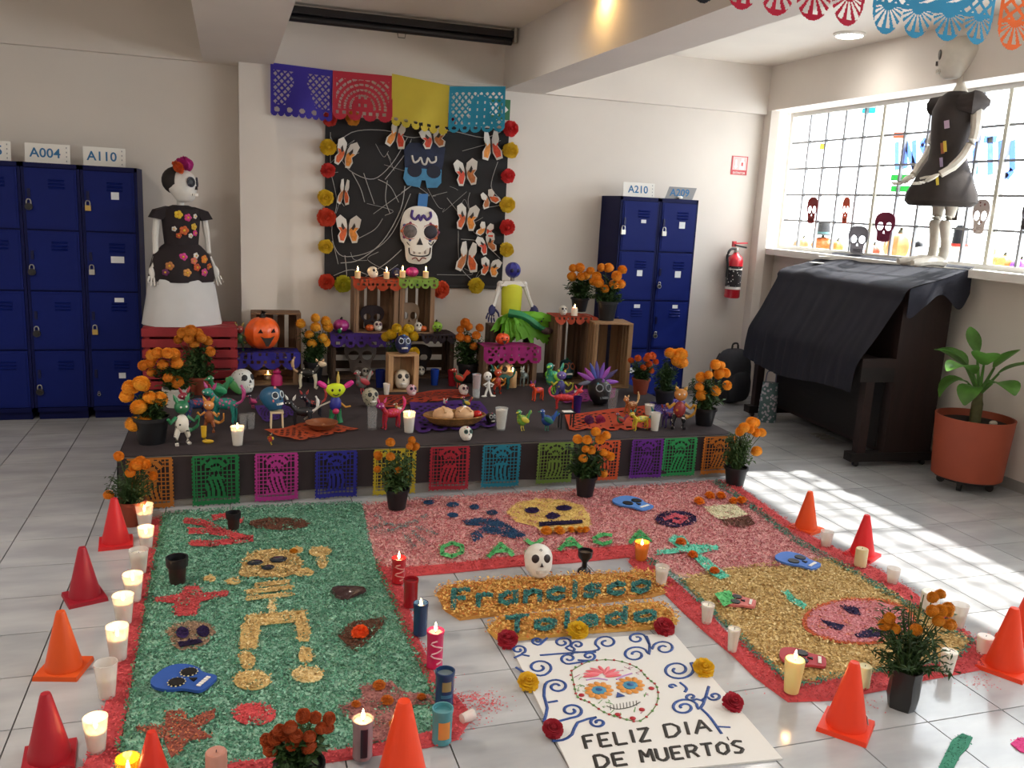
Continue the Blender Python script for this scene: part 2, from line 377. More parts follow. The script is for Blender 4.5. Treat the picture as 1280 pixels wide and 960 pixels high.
def padlock(px, py, Y, label, m, round_=False, sc=1.0):
    v = PY(px, py, Y); t = thing('padlock', label, 'padlock', v, scale=sc)
    if round_: MB().tube([(0, -.009, 0), (0, .009, 0)], .024, 16).obj('lock_body', m, t); MB().tube([(0, -.010, 0), (0, -.012, 0)], .017, 12).obj('dial', BLACK, t)
    else: MB().box((0, 0, 0), (.036, .016, .036)).obj('lock_body', m, t)
    MB().tube(spline([(-.013, 0, .015), (-.013, 0, .036), (-.007, 0, .048), (.007, 0, .048), (.013, 0, .036), (.013, 0, .015)], 4), .004, 6).obj('shackle', SIL, t)
Yp = yl-.026
for px, py, n in ((36, 258, 'top'), (40, 340, 'second'), (46, 417, 'third'), (50, 490, 'bottom')): padlock(px, py, Yp, f'round dial padlock on the {n} door below the A004 card', DRK, True)
for px, py, n, m in ((110, 260, 'top', BRS), (115, 340, 'second', SIL), (119, 415, 'third', BRS)): padlock(px, py, Yp, f'small padlock on the {n} door below the A110 card', m)
padlock(124, 493, Yp, 'tiny round lock on the bottom door below the A110 card', SIL, True, .45)
Yp = 6.674
padlock(779, 290, Yp, 'square padlock on the top door below the A210 card', SIL, sc=1.05)
padlock(830, 292, Yp, 'square padlock on the top door below the A209 card', SIL, sc=1.05)
padlock(824, 358, Yp, 'small round lock on the second door below the A209 card', SIL, True, .75)
padlock(819, 420, Yp, 'small round lock on the third door below the A209 card', SIL, True, .75)
BLU = mat('#2f6f9f', .7, name='blue_print')
def card(x, y, z, w, h, txt, label, mc=WHITE, size=.088, tilt=-.1, tx=-.015, sh=0, yaw=0):
    t = thing('number_card', label, 'sign', (x, y, z), rot=(tilt, 0, yaw), group='white number cards on the lockers')
    pts = [(-w/2, 0), (w/2, 0), (w/2+sh, h), (-w/2+sh, h)]
    MB().prism(pts, -.0015, .0015, ax='y').obj('card', mc, t)
    if txt: mo('lettering', text_mesh('lettering', txt, size, .001, BLU, .0012, shear=sh*2.4), t, (tx+sh/2, -.003, h/2), (PI/2, 0, 0))
    for q in range(4): MB().box((w/2-.022, -.0025, h*(.15+.23*q)), (.006, .001, .010)).obj('printed_mark', mat('#8c9096', .8, name='grey_print'), t)
for (pa, pb, txt, lab) in (((30, 177), (88, 205), 'A004', 'white card reading A004 on top of the left lockers'), ((103, 181), (157, 208), 'A110', 'white card reading A110 above the stickered locker'), ((-42, 175), (14, 203), 'A005', 'white number card cut off by the left picture edge')):
    a = PY(*pa, 6.80); b = PY(*pb, 6.80); card((a.x+b.x)/2, 6.80, LH+.001, b.x-a.x, .13, txt, lab)
a = PY(780, 230, 6.80); b = PY(818, 247, 6.80); card((a.x+b.x)/2, 6.80, LH+.001, b.x-a.x, .118, 'A210', 'white card reading A210 on the right lockers', tx=-.01, size=.085)
a = PY(828, 233, 6.76); b = PY(872, 247, 6.76); card((a.x+b.x)/2-.02, 6.74, LH+.001, .26, .10, 'A209', 'grey slanted card reading A209 on the right lockers', mat('#8f8f90', .8, name='grey_card'), sh=.04, size=.085)
v = PY(850, 248, 6.715); t = thing('paper_knot', 'small crumpled white paper lying before the A209 card', 'paper', (v.x, 6.718, LH+.002))
MB().ell((0, 0, .012), (.026, .016, .013), 9, 6, fn=lambda v: v*(1+.2*math.sin(7*v.x+5*v.z))).obj('crumpled_paper', WHITE, t)
# white panel edge to the right of the lockers, fire extinguisher, signs
v = PY(924, 207, YB); t = thing('extinguisher_sign', 'red and white fire extinguisher sign on the white wall', 'sign', (v.x, YB-.003, v.z))
RED = mat('#c23a3f', .5, name='sign_red'); w, h = .165, .165
MB().box((0, 0, 0), (w, .004, h)).obj('sign_plate', RED, t)
MB().box((0, -.003, .018), (w*.86, .002, h*.70)).obj('sign_panel', mat('#e7b9b5', .5, name='sign_pink'), t)
MB().prism([(-.048, .05), (-.032, .05), (-.032, -.005), (-.02, -.005), (-.04, -.032), (-.06, -.005), (-.048, -.005)], .0045, .006, ax='y').obj('arrow', mat('#efe6df', .5), t)
MB().prism([(.0, -.035), (.05, -.035), (.05, .03), (.036, .045), (.042, .062), (.01, .062), (.014, .045), (0, .03)], .0045, .006, ax='y').obj('pictogram', mat('#efe6df', .5), t)
mo('lettering', text_mesh('lettering', 'EXTINTOR', .026, .001, WHITE, .0004), t, (0, -.004, -.066), (PI/2, 0, 0))
MB().box((0.024, -.0065, .012), (.02, .001, .03)).obj('pictogram_mark', RED, t)
a, b = PY(922, 300, 7.0), PY(915, 372, 7.0)
t = thing('fire_extinguisher', 'red fire extinguisher with black label hanging on the wall', 'fire extinguisher', (a.x-.005, 6.995, b.z)); hx = .47
MB().lathe([(.062, 0), (.07, .01), (.07, hx*.72), (.06, hx*.79), (.03, hx*.84), (.022, hx*.88)], 24).obj('cylinder', mat('#c4202e', .3, coat=.4, name='red_enamel'), t)
MB().lathe([(.0705, hx*.2), (.0705, hx*.62)], 24, cap=False).obj('printed_label', spot_mat('#d9d5d0', '#1d1a1c', 45, .25), t)
MB().lathe([(.0708, hx*.17), (.0708, hx*.22)], 24, cap=False).obj('label_band', mat('#d7d3cc', .5), t)
MB().lathe([(.0708, hx*.55), (.0708, hx*.57)], 24, cap=False).obj('label_band', mat('#d7d3cc', .5), t)
MB().lathe([(.02, hx*.86), (.024, hx*.90), (.018, hx*.97)], 12).obj('valve', SIL, t)
MB().box((-.03, 0, hx*1.04), (.03, .03, .05)).obj('gauge', mat('#c4202e', .3, coat=.4, name='red_enamel'), t)
MB().box((.03, -.01, hx*1.0), (.13, .022, .014), R=Matrix.Rotation(.15, 3, 'Y')).obj('lower_lever', BLACK, t)
MB().box((.03, -.01, hx*1.06), (.14, .022, .012), R=Matrix.Rotation(-.05, 3, 'Y')).obj('upper_lever', mat('#c4202e', .3, coat=.4, name='red_enamel'), t)
MB().tube(spline([(-.02, -.01, hx*.95), (-.075, -.02, hx*.93), (-.10, -.02, hx*.8), (-.085, -.015, hx*.62), (-.078, -.01, hx*.4)], 5), .011, 8).obj('hose', BLACK, t)
MB().box((0, .085, hx*.6), (.05, .03, .2)).obj('wall_bracket', DRK, t)
v = PY(617, 136, YB); t = thing('exit_arrow_sign', 'green sign with white arrow half hidden behind the blue banner', 'sign', (v.x+.04, YB-.003, v.z))
MB().box((0, 0, 0), (.2, .004, .16)).obj('sign_plate', mat('#1f6b3d', .5, name='sign_green'), t)
MB().prism([(.03, -.05), (.085, 0), (.03, .05)], .0025, .004, ax='y').obj('arrow', WHITE, t)
MB().box((-.04, -.003, 0), (.08, .002, .1)).obj('pictogram', WHITE, t)
# ------------------------------------------------------------------ builders for the repeated kinds
def bloom_mesh(kind, seed, rings=6, n0=7, flat=.8):
    def make():
        r = random.Random(seed); mb = MB()
        mb.ell((0, 0, 0), ((.86, .86, .86*flat) if kind == 'mari' else (.72, .72, .72*flat)), 12, 8)
        for k in range(rings):
            th = .15+k*((1.75 if kind != 'mari' else 2.2)/rings); n = n0+int(9*math.sin(th))
            for j in range(n):
                a = 2*PI*(j+r.random()*.5)/n; L = r.uniform(.38, .52) if kind != 'mari' else r.uniform(.36, .44); wd = 1.25*math.sin(th+.35)*2*PI/n*.62+.08
                d = Vector((math.sin(th)*math.cos(a), math.sin(th)*math.sin(a), math.cos(th)*flat)); s = Vector((-math.sin(a), math.cos(a), 0)); u = Vector((0, 0, 1))
                b = d*.62; m = d*.86+u*.05; t = d*(.62+L)+u*(r.uniform(-.10, .12) if kind != 'mari' else r.uniform(-.02, .05))
                mb.add([b-s*wd*.25, b+s*wd*.25, m+s*wd*.6, t+s*wd*.42+u*.05, t-s*wd*.42+u*.03, m-s*wd*.6], [(0, 1, 2, 5), (5, 2, 3, 4)], 0, False)
        return mb.mesh('bloom')
    return cached(('bloom', kind, seed), make)
def petal_mat(c, v=.22): return mat(c, .75, var=v, sc=3.0, transl=.25, name='petals')
LEAF = mat('#2f4a20', .6, var=.3, sc=40, transl=.2, name='leaf'); LEAF2 = mat('#3f5a2c', .6, var=.3, sc=40, transl=.2, name='leaf_light'); STEM = mat('#4a5a2a', .7, name='stem')
def foliage_mesh(seed, R=1.0, H=1.0, n=60, fine=False):
    def make():
        r = random.Random(seed); mb = MB()
        for i in range(n):
            a = r.uniform(0, 2*PI); rad = R*math.sqrt(r.random())*1.0; z1 = H*r.uniform(.18, 1.0)*(1-.25*(rad/R)**2); tip = Vector((rad*math.cos(a), rad*math.sin(a), z1))
            base = Vector((tip.x*.18, tip.y*.18, 0)); c = Vector((tip.x*.45, tip.y*.45, z1*.6)); pts = [base, c, tip]
            mb.tube(pts, [.018*H, .014*H, .006*H], 4, 0, False)
            for q in range(11 if not fine else 13):
                f = .45+.55*q/10; p = base.lerp(c, f*2) if f < .5 else c.lerp(tip, f*2-1)
                L = r.uniform(.22, .38)*R*(.8 if fine else 1); w = L*(.13 if fine else .28); b = r.uniform(0, 2*PI)
                d = Vector((math.cos(b), math.sin(b), r.uniform(-.5, .8))).normalized(); s = d.cross(Vector((0, 0, 1))).normalized()
                mb.add([p, p+d*L*.5+s*w, p+d*L-Vector((0, 0, L*.2)), p+d*L*.5-s*w], [(0, 1, 2, 3)], 0, False)
        return mb.mesh('foliage')
    return cached(('fol', seed, R, H, n, fine), make)
POTB = mat('#15161a', .45, name='black_plastic'); TERRA = mat('#8a3d26', .7, name='terracotta'); SOIL = mat('#1d150f', .95, var=.4, sc=60, name='soil')
_pseed = [0]
def marigold(px, py, z, h_px, label, n=11, pot='black', col='#e58a1c', pot_w=None, spread=.55, bl=None, group='potted marigolds', small=False, blooms=None, leaf=LEAF, fine=False, lean=(0, 0), pot_h=None):
    """h_px: whole height in pixels; blooms: list of (dx_px, up_px, size_px) seen from the camera side."""
    _pseed[0] += 1; sd = _pseed[0]; r = random.Random(sd*31)
    v = P(px, py, z); k = 1/S(v); H = h_px*k; ph = (pot_h*k if pot_h else min(.14, H*.33)); pw = (pot_w*k/2 if pot_w else ph*.52)
    t = thing('potted_marigold', label, 'potted plant', v, group=group)
    pm = {'black': POTB, 'terra': TERRA, 'white': mat('#c9c4bb', .5, name='white_plastic'), 'bag': mat('#1b1b1b', .3, name='plastic_bag'), 'none': None}[pot]
    if pot == 'bag':
        MB().lathe([(pw*.9, 0), (pw*1.04, ph*.3), (pw, ph*.7), (pw*1.05, ph), (pw*.95, ph*.98), (pw*.9, ph*.85)], 10, wob=lambda a, z: 1+.09*math.cos(4*a+.6)+.02*math.sin(7*a+z*60)).obj('grow_bag', pm, t)
    else:
        MB().lathe([(pw*.74, 0), (pw*.98, ph*.86), (pw*1.08, ph*.87), (pw*1.08, ph), (pw*.97, ph), (pw*.93, ph*.86)], 20).obj('pot', pm, t)
    MB().lathe([(pw*.93, ph*.84), (pw*.5, ph*.88)], 14).obj('soil', SOIL, t)
    fh = H-ph; R = spread*fh*1.12
    fo = mo('foliage', foliage_mesh(sd % 5, .55, 1.0, 64, fine), t, (lean[0]*k, 0, ph*.85), (0, 0, r.uniform(0, 6)), (R/.55, R/.55, fh*.86), mat=leaf)
    bs = (bl or 22)*k
    if blooms:
        pos = [(dx*k, None, uz*k, s*k) for dx, uz, s in blooms]
    else:
        pos = []
        for i in range(n):
            a = 2.399*i+r.random(); f = math.sqrt((i+.5)/n); pos.append((R*.9*f*math.cos(a), R*.9*f*math.sin(a), ph+fh*(.92-.45*f*f*r.uniform(.5, 1.3)), bs*r.uniform(.8, 1.15)))
    pmx = petal_mat(col)
    for x, y, zz, s in pos:
        if y is None: y = -math.sqrt(max(0, R*R-x*x))*r.uniform(.2, .8)
        f = bloom_mesh('mari', sd % 3, 9, 9, .88)
        o = mo('bloom', f, t, (x, y, zz), (r.uniform(-.1, .9), r.uniform(-.5, .5)+x/R*.4, r.uniform(0, 6)), s/2, mat=pmx)
    # stalks to the blooms
    mb = MB()
    for x, y, zz, s in pos:
        yy = 0 if y is None else y
        mb.tube([(x*.15, yy*.15, ph*.9), (x*.6, yy*.6, ph+(zz-ph)*.6), (x, yy, zz-s*.2)], .0025, 4)
    mb.obj('stalks', STEM, t); return t
def pompom(loc, r, col, label, facing=(PI/2, 0, 0), group='tissue paper flowers', cat='paper flower', seed=None):
    sd = seed if seed is not None else random.randint(0, 3)
    o = thing('paper_flower', label, cat, loc, rot=facing, group=group)
    mo('petals', bloom_mesh('pom', 20+sd, 7, 9, .75), o, (0, 0, 0), (0, 0, random.uniform(0, 6)), r*.85, mat=petal_mat(col, .12))
    mo('flower_heart', cached('heart', lambda: MB().ell((0, 0, .62), (.3, .3, .2), 8, 5).mesh('flower_heart')), o, (0, 0, 0), (0, 0, 0), r*.85, mat=petal_mat(col, .3))
    return o
# candles
WAX = mat('#e8dfcf', .5, sss=.3, name='wax'); FLAME = mat((1, .66, .28), emit=26, name='flame'); CUP = mat('#efeae2', .12, alpha=.42, name='thin_glass'); WICK = mat('#1c1512', .9, name='wick')
def flame(parent, z, s=1.0, y=0, glow=.2):
    MB().tube([(0, y, z-.004), (.001, y, z+.008*s)], .0012, 5).obj('wick', WICK, parent)
    MB().lathe([(.0005, 0), (.0045, .007), (.006, .013), (.0038, .024), (.0004, .036)], 8).obj('flame', FLAME, parent, (0, y, z+.004*s), scale=s)
    if glow:
        l = bpy.data.lights.new('candle_glow', 'POINT'); l.energy = glow; l.color = (1, .56, .22); l.shadow_soft_size = .012
        o = bpy.data.objects.new('candle_glow', l); COL.objects.link(o); o.parent = parent; o.location = (0, y, z+.03*s)
def cup_candle(px, py, z, w_px, h_px, label, lit=True, fill=.55, group='candles in glass cups', cup=None, wax=None, glow=.2):
    v = P(px, py, z); k = 1/S(v); r = w_px*k/2; h = h_px*k
    t = thing('cup_candle', label, 'candle', v, group=group)
    MB().lathe([(r*.70, 0), (r, h), (r*.94, h), (r*.66, h*.06)], 20).obj('glass_cup', cup or CUP, t)
    MB().lathe([(r*.62, h*.07), (r*(.66+.27*fill), h*fill), (r*.3, h*fill-.002)], 18).obj('wax', wax or WAX, t)
    if lit: flame(t, h*fill, 1.0, glow=glow)
    else: MB().tube([(0, 0, h*fill-.003), (.002, 0, h*fill+.01)], .0012, 5).obj('wick', WICK, t)
    return t
def pillar_candle(px, py, z, w_px, h_px, label, col='#e6d9b4', lit=False, group='pillar candles', glow=.3, taper=1.0):
    v = P(px, py, z); k = 1/S(v); r = w_px*k/2; h = h_px*k; t = thing('pillar_candle', label, 'candle', v, group=group)
    MB().lathe([(r*taper, 0), (r, h*.96), (r*.9, h), (r*.75, h*.985), (r*.3, h*.97)], 18).obj('wax', mat(col, .5, sss=.25, name='pillar_wax'), t)
    if lit: flame(t, h*.97, 1.0, glow=glow)
    else: MB().tube([(0, 0, h*.95), (.001, 0, h*1.04)], .0013, 5).obj('wick', WICK, t)
    return t
def jar_candle(px, py, z, w_px, h_px, label, col, lit=False, waxc='#b9463f', band=None, group='tall printed candles', glow=.25, waxfill=.9, swirl=None):
    v = P(px, py, z); k = 1/S(v); r = w_px*k/2; h = h_px*k; t = thing('jar_candle', label, 'candle', v, group=group)
    MB().lathe([(r*.9, 0), (r*.94, h*.04), (r*.9, h*.08), (r*.94, h*.86), (r, h*.9), (r, h), (r*.88, h), (r*.84, h*.88)], 20).obj('jar', mat(col, .25, name='tinted_glass'), t)
    MB().lathe([(r*.84, h*(waxfill-.03)), (r*.82, h*waxfill), (r*.3, h*waxfill-.002)], 16).obj('wax', mat(waxc, .5, sss=.2, name='candle_wax'), t)
    if band:
        for (b0, b1, c, fr) in band:
            n = 10; mb = MB(); f0, f1 = -PI/2-fr, -PI/2+fr
            mb.grid(lambda u, w: (r*.955*math.cos(f0+(f1-f0)*u), r*.955*math.sin(f0+(f1-f0)*u), h*(b0+(b1-b0)*w)), n, 1); mb.obj('printed_band', mat(c, .4), t)
    if swirl:
        mb = MB(); mb.tube([(r*.97*math.cos(-PI/2+.75*math.sin(q*.9)), r*.97*math.sin(-PI/2+.75*math.sin(q*.9)), h*(.15+.65*q/14)) for q in range(15)], r*.09, 5); mb.obj('printed_swirl', mat(swirl, .4), t)
    if lit: flame(t, h*waxfill, 1.0, glow=glow)
    return t
def cone(px, py, h_px, label, col, rz=0.0, sticker=False):
    v = P(px, py, 0); k = 1/S(v); H = h_px*k; t = thing('traffic_cone', label, 'traffic cone', v, rz, group='small traffic cones')
    m = mat(col, .45, name='cone_plastic', transl=.12)
    MB().box((0, 0, .008), (H*.66, H*.66, .016), taper=.97).obj('base', m, t)
    MB().lathe([(H*.27, .012), (H*.265, .03), (H*.075, H*.96), (H*.06, H), (H*.035, H*.995)], 28).obj('cone_body', m, t)
    if sticker: MB().box((0, 0, 0), (H*.16, .002, H*.13)).obj('sticker', STK, t, (H*.14, -H*.222, H*.17), (-.2, 0, .5))
    return t
# skulls
def skull_fn(v):
    x, y, z = v
    if z > 0: return (x*.41, y*.50+.03, z*.40)
    k = -z
    kk = k**.75
    fx = float(np.interp(k, [0, .25, .45, .62, .85, .96, 1], [1, .98, 1.04, .92, 1.12, 1.6, 1.6])); fy = float(np.interp(k, [0, .45, .62, .85, .96, 1], [1, 1.04, 1.12, 1.4, 2.1, 2.1]))
    return (x*.41*fx, (y*fy if y < 0 else y*(1-.78*k**.7))*.50+.03*(1-k), -kk*.58)
def skull_mesh(): return cached('skullm', lambda: MB().ell((0, 0, .58), (1, 1, 1), 24, 18, fn=skull_fn).mesh('cranium'))
def skull(loc, h, label, col='#e9e4da', eye='#16131a', rz=0.0, ring=None, deco=None, teeth='#f2eee6', parent=None, group=None, rough=.4, rot=None, name='skull', spots=None, cat='skull'):
    if parent is None: t = thing(name, label, cat, loc, rz, group, h, rot=rot or (-.26, 0, rz))
    else:
        t = bpy.data.objects.new('head', None); COL.objects.link(t); t.parent = parent; t.location = loc; t.rotation_euler = rot or (0, 0, rz); t.scale = (h,)*3
    mo('cranium', skull_mesh(), t, mat=spots or mat(col, rough, var=.05, sc=6, name='skull_paint'))
    e = mat(eye, .5, name='socket')
    for s in (-1, 1):
        o = mo('eye_socket', cached('sock', lambda: MB().ell((0, 0, 0), (.118, .03, .125), 12, 7).mesh('eye_socket')), t, (s*.168, -.412, .60), (-.05, 0, s*.38), mat=e)
        if ring: mo('eye_ring', cached('eyering', lambda: MB().tube([(.128*math.cos(a), -.016, .135*math.sin(a)) for a in np.linspace(0, 2*PI, 15)], .022, 5).mesh('eye_ring')), o, mat=mat(ring, .5))
    mo('nose_cavity', cached('nosec', lambda: MB().prism([(-.045, 0), (.045, 0), (0, .11)], -.03, .02, ax='y').mesh('nose_cavity')), t, (0, -.505, .38), mat=e)
    mo('mouth_line', cached('mouthl', lambda: MB().tube([(.17*math.sin(a), -.335*math.cos(a)+.0, 0) for a in np.linspace(-1, 1, 9)], .02, 5).mesh('mouth_line')), t, (0, -.155, .235), mat=e)
    def teeth_m():
        mb = MB()
        for a in np.linspace(-.75, .75, 7): mb.box((.2*math.sin(a), -.36*math.cos(a)-.0, 0), (.05, .03, .085), R=Matrix.Rotation(-a*.6, 3, 'Z'))
        return mb.mesh('teeth')
    mo('teeth', cached('teethm', teeth_m), t, (0, -.145, .235), mat=mat(teeth, .4))
    if deco:
        for (x, z, r, c) in deco:
            y = -.5*math.sqrt(max(.05, 1-(x/.41)**2-((z-.56)/.44)**2 if z > .56 else 1-(x/.41)**2-((z-.56)/.62)**2))+.02
            MB().ell((0, 0, 0), (r, r*.4, r), 8, 5).obj('painted_motif', mat(c, .5), t, (x, y, z))
    return t
SK_OUT = [(0, 1), (.22, .985), (.40, .90), (.49, .74), (.49, .58), (.43, .44), (.36, .36), (.33, .25), (.31, .06), (.2, 0), (0, -.01)]
def flat_skull(parent_or_none, w, h, th, m, label=None, loc=(0, 0, 0), rot=(PI/2, 0, 0), group=None, eyes=.12, name='skull_cutout', cat='skull cutout', eyemat=None, holes=True):
    out = spline([(x*w, y*h) for x, y in SK_OUT]+[(-x*w, y*h) for x, y in SK_OUT[-2:0:-1]], 3, True); out = [(p.x, p.y) for p in [Vector(q) for q in out]]
    polys = [out]
    hl = [ell_poly(s*w*.21, h*.52, eyes*w*1.1, eyes*h*.95, 12)[::-1] for s in (-1, 1)]+[[(-.06*w, .28*h), (0, .40*h), (.06*w, .28*h)][::-1]]
    if holes: polys += hl
    me = curve_mesh('cutout_plate', polys, th, m)
    if label is None: return mo('cutout_plate', me, parent_or_none, loc, rot)
    t = thing(name, label, cat, loc, rot=rot, group=group); mo('cutout_plate', me, t)
    def part(nm, pl, mm, d=.0): return mo(nm, curve_mesh(nm, [pl], th*.6, mm), t, (0, 0, th*.75+d))
    if not holes:
        for p in hl[:2]: part('eye', p[::-1], eyemat or BLACK)
        part('nose', hl[2][::-1], eyemat or BLACK)
    else:
        for q in range(5): part('tooth', [(-.17*w+q*.075*w, .07*h), (-.115*w+q*.075*w, .07*h), (-.115*w+q*.075*w, .18*h), (-.17*w+q*.075*w, .18*h)], eyemat or m)
    return t
# crates: every slat a part
def crate(loc, w, d, h, label, col='#7a5a3c', rz=0.0, back='v', group='wooden crates', side_n=3, back_n=4, gap=.03, top=True, th=.012):
    t = thing('wooden_crate', label, 'crate', loc, rz, group)
    ms = [wood(col, 10, ax=a) for a in range(3)]
    def sl(c, s, nm='slat'):
        ax = max(range(3), key=lambda i: s[i]); key = ('sl', tuple(round(x, 3) for x in s), col)
        mo(nm, cached(key, lambda: MB().box((0, 0, 0), s).mesh(nm, ms[ax])), t, c)
    for n, z in (('slat', th/2),)+((('slat', h-th/2),) if top else ()):
        dd = d/side_n
        for i in range(side_n): sl((0, -d/2+dd*(i+.5), z), (w, dd-gap*.35, th))
    for s in (-1, 1):
        dd = d/side_n
        for i in range(side_n): sl((s*(w/2-th/2), -d/2+dd*(i+.5), h/2), (th, dd-gap*.45, h-2*th-.001))
        for yy in (-d/2+.012, d/2-.03):
            sl((s*(w/2-th-.012), yy, h/2), (.022, .022, h-2*th-.002), 'corner_post')
    n = back_n
    for i in range(n):
        if back == 'v':
            ww = (w-2*th)/n; sl((-w/2+th+ww*(i+.5), d/2-th*.5, h/2), (ww-gap, th*.8, h-2*th-.001))
        else:
            hh = (h-2*th)/n; sl((0, d/2-th*.5, th+hh*(i+.5)), (w-2*th, th*.8, hh-gap))
    return t
# cut tissue paper
def picado_mask(kind, nx, ny, seed=0):
    r = random.Random(seed); ph = r.uniform(0, 6)
    def hole(u, v):                       # u right, v down 0..1
        if kind == 'lattice':
            if u < .07 or u > .93 or v < .05 or v > .93: return False
            du = abs(u-.5)
            fig = (v < .38 and du < .30*math.sin(PI*min(1, v/.38+.15))) or (v >= .38 and du < .16+.20*(v-.38))
            if not fig and v < .84: return (u*11 % 1) > .24 and (v*13 % 1) > .24
            if v < .38: return math.sin(46*math.hypot((u-.5), (v-.34))+ph) > .35 and math.sin(14*math.atan2(v-.34, u-.5)) > -.6
            if v < .82: return math.sin(60*(u-.5)+5*math.sin(5*v+ph)) > .45 and abs(math.sin(7*v)) > .25
            return (u*11 % 1) > .35 and .86 < v < .90
        if kind == 'lady':
            if v < .12 or u < .05 or u > .95: return False
            du = u-.48
            if (v < .42 and math.hypot(du/.12, (v-.22)/.22) < 1) or (.3 < v < .82 and abs(du) < .10+.30*(v-.3)): return False
            if v < .78: return math.sin(62*u+48*v) > -.35 and math.sin(62*u-48*v) > -.35
            return math.hypot(((u*5) % 1-.5)/.22, (v-.87)/.05) < 1
        if kind == 'arch':
            if v < .14 or u < .06 or u > .94: return False
            if v < .76:
                rr = math.hypot(u-.5, (v-.72)*.8)
                if .13 < abs(u-.5) < .44 or v < .5: return math.sin(70*rr) > .2 and math.sin(34*math.atan2(v-.72, u-.5)) > -.75
                return math.sin(60*u) > .3 and math.sin(40*v) > .2
            return (u*9 % 1) > .5 and .80 < v < .87
        if kind == 'plain':
            if v < .78: return False
            return (math.sin(40*u) > .2 and math.sin(44*v+2*u) > .3 and u > .45) or (math.hypot(((u*6) % 1-.5)/.2, (v-.86)/.03) < 1 and u < .5)
        if kind == 'bust':
            if v < .13 or u < .05 or u > .95 or v > .82: return math.hypot(((u*5) % 1-.5)/.2, (v-.9)/.035) < 1
            if math.hypot((u-.55)/.2, (v-.48)/.3) < 1 or (v > .66 and abs(u-.55) < .3): return math.sin(47*u+9) > .8 and math.sin(41*v) > .3
            return math.sin(58*u+40*v) > -.3 and math.sin(58*u-40*v) > -.3
        if kind == 'fan':
            if u < .03 or u > .97 or v < .08: return False
            if v < .72:
                c = math.hypot((u-.5)/.34, (v-.45)/.30)
                if c < 1.08 and c > .98: return False
                if c < .98: return math.sin(40*(u-.5)+9*math.sin(9*v)) > .5 and math.sin(38*v+6*u) > -.3
                return math.sin(60*u+46*v) > -.55 and math.sin(60*u-46*v) > -.55
            cx = (u*4) % 1-.5; a = math.atan2(v-.745, cx*.25*1.0); rr = math.hypot(cx*.25, (v-.745))
            return .05 < rr < .205 and a > .12 and a < PI-.12 and math.sin(9*a*2-PI/2*0) > -.15 and v > .755
        return False
    sc = {'lattice': 14, 'lady': 9, 'arch': 4, 'plain': 6, 'bust': 5, 'fan': 4}[kind]
    def edge(u, v):
        if kind == 'lattice':
            s = .015*(1+math.sin(PI*2*v*sc)); return u > s*.6 and u < 1-s*.6 and v < 1-.02*abs(math.sin(PI*u*9))
        x = (u*sc) % 1-.5
        base = {'lady': .93, 'arch': .84, 'plain': .86, 'bust': .88, 'fan': .76}[kind]; dep = 1-base
        return v < base or abs(x) < .5*math.sqrt(max(0, 1-((v-base)/dep)**2))*.98
    M = [[edge((i+.5)/nx, (j+.5)/ny) and not hole((i+.5)/nx, (j+.5)/ny) for j in range(ny)] for i in range(nx)]
    return lambda i, j: M[i][j]
def picado_mesh(kind, a, b, drop, nx, ny, seed=0, wave=.012, curl=0.0):
    """sheet hung between a and b (local vectors), falling 'drop' metres"""
    a = Vector(a); b = Vector(b); nrm = (b-a).cross(Vector((0, 0, 1))).normalized(); r = random.Random(seed); p1, p2 = r.uniform(0, 6), r.uniform(0, 6)
    def fn(u, v):
        q = a.lerp(b, u); q = q+Vector((0, 0, -drop*v)); w = wave*v*(math.sin(5*u+p1)+.6*math.sin(9*u+3*v+p2)); q += nrm*(w+curl*v*v)
        return q
    return MB().grid(fn, nx, ny, sm=True, mask=picado_mask(kind, nx, ny, seed)).mesh('cut_paper_or_sun_spot')
def tissue(c): return mat(c, .8, transl=.35, var=.08, sc=6, name='tissue_paper')
def banner(kind, a, b, drop, col, label, nx=46, ny=52, seed=0, wave=.012, group=None, curl=0.0):
    o = mo('paper_banner', picado_mesh(kind, (0, 0, 0), Vector(b)-Vector(a), drop, nx, ny, seed, wave, curl), None, a, mat=tissue(col))
    return tag(o, label, 'paper banner', group)
def flat_picado(kind, pts, z, col, label, seed=0, nx=60, ny=60, bumps=.006):
    q = [P(x, y, z) for x, y in pts]; c = sum(q, Vector())/4; q = [p-c for p in q]; r = random.Random(seed); p1 = r.uniform(0, 6)
    def fn(u, v):
        p = q[0].lerp(q[1], u).lerp(q[3].lerp(q[2], u), v); p.z += .004+bumps*(1+math.sin(9*u+p1)*math.sin(8*v+p1)); return p
    return tag(mo('paper_sheet', MB().grid(fn, nx, ny, mask=picado_mask(kind, nx, ny, seed), flip=True).mesh('cut_paper_or_sun_spot'), None, c, mat=tissue(col)), label, 'paper sheet')
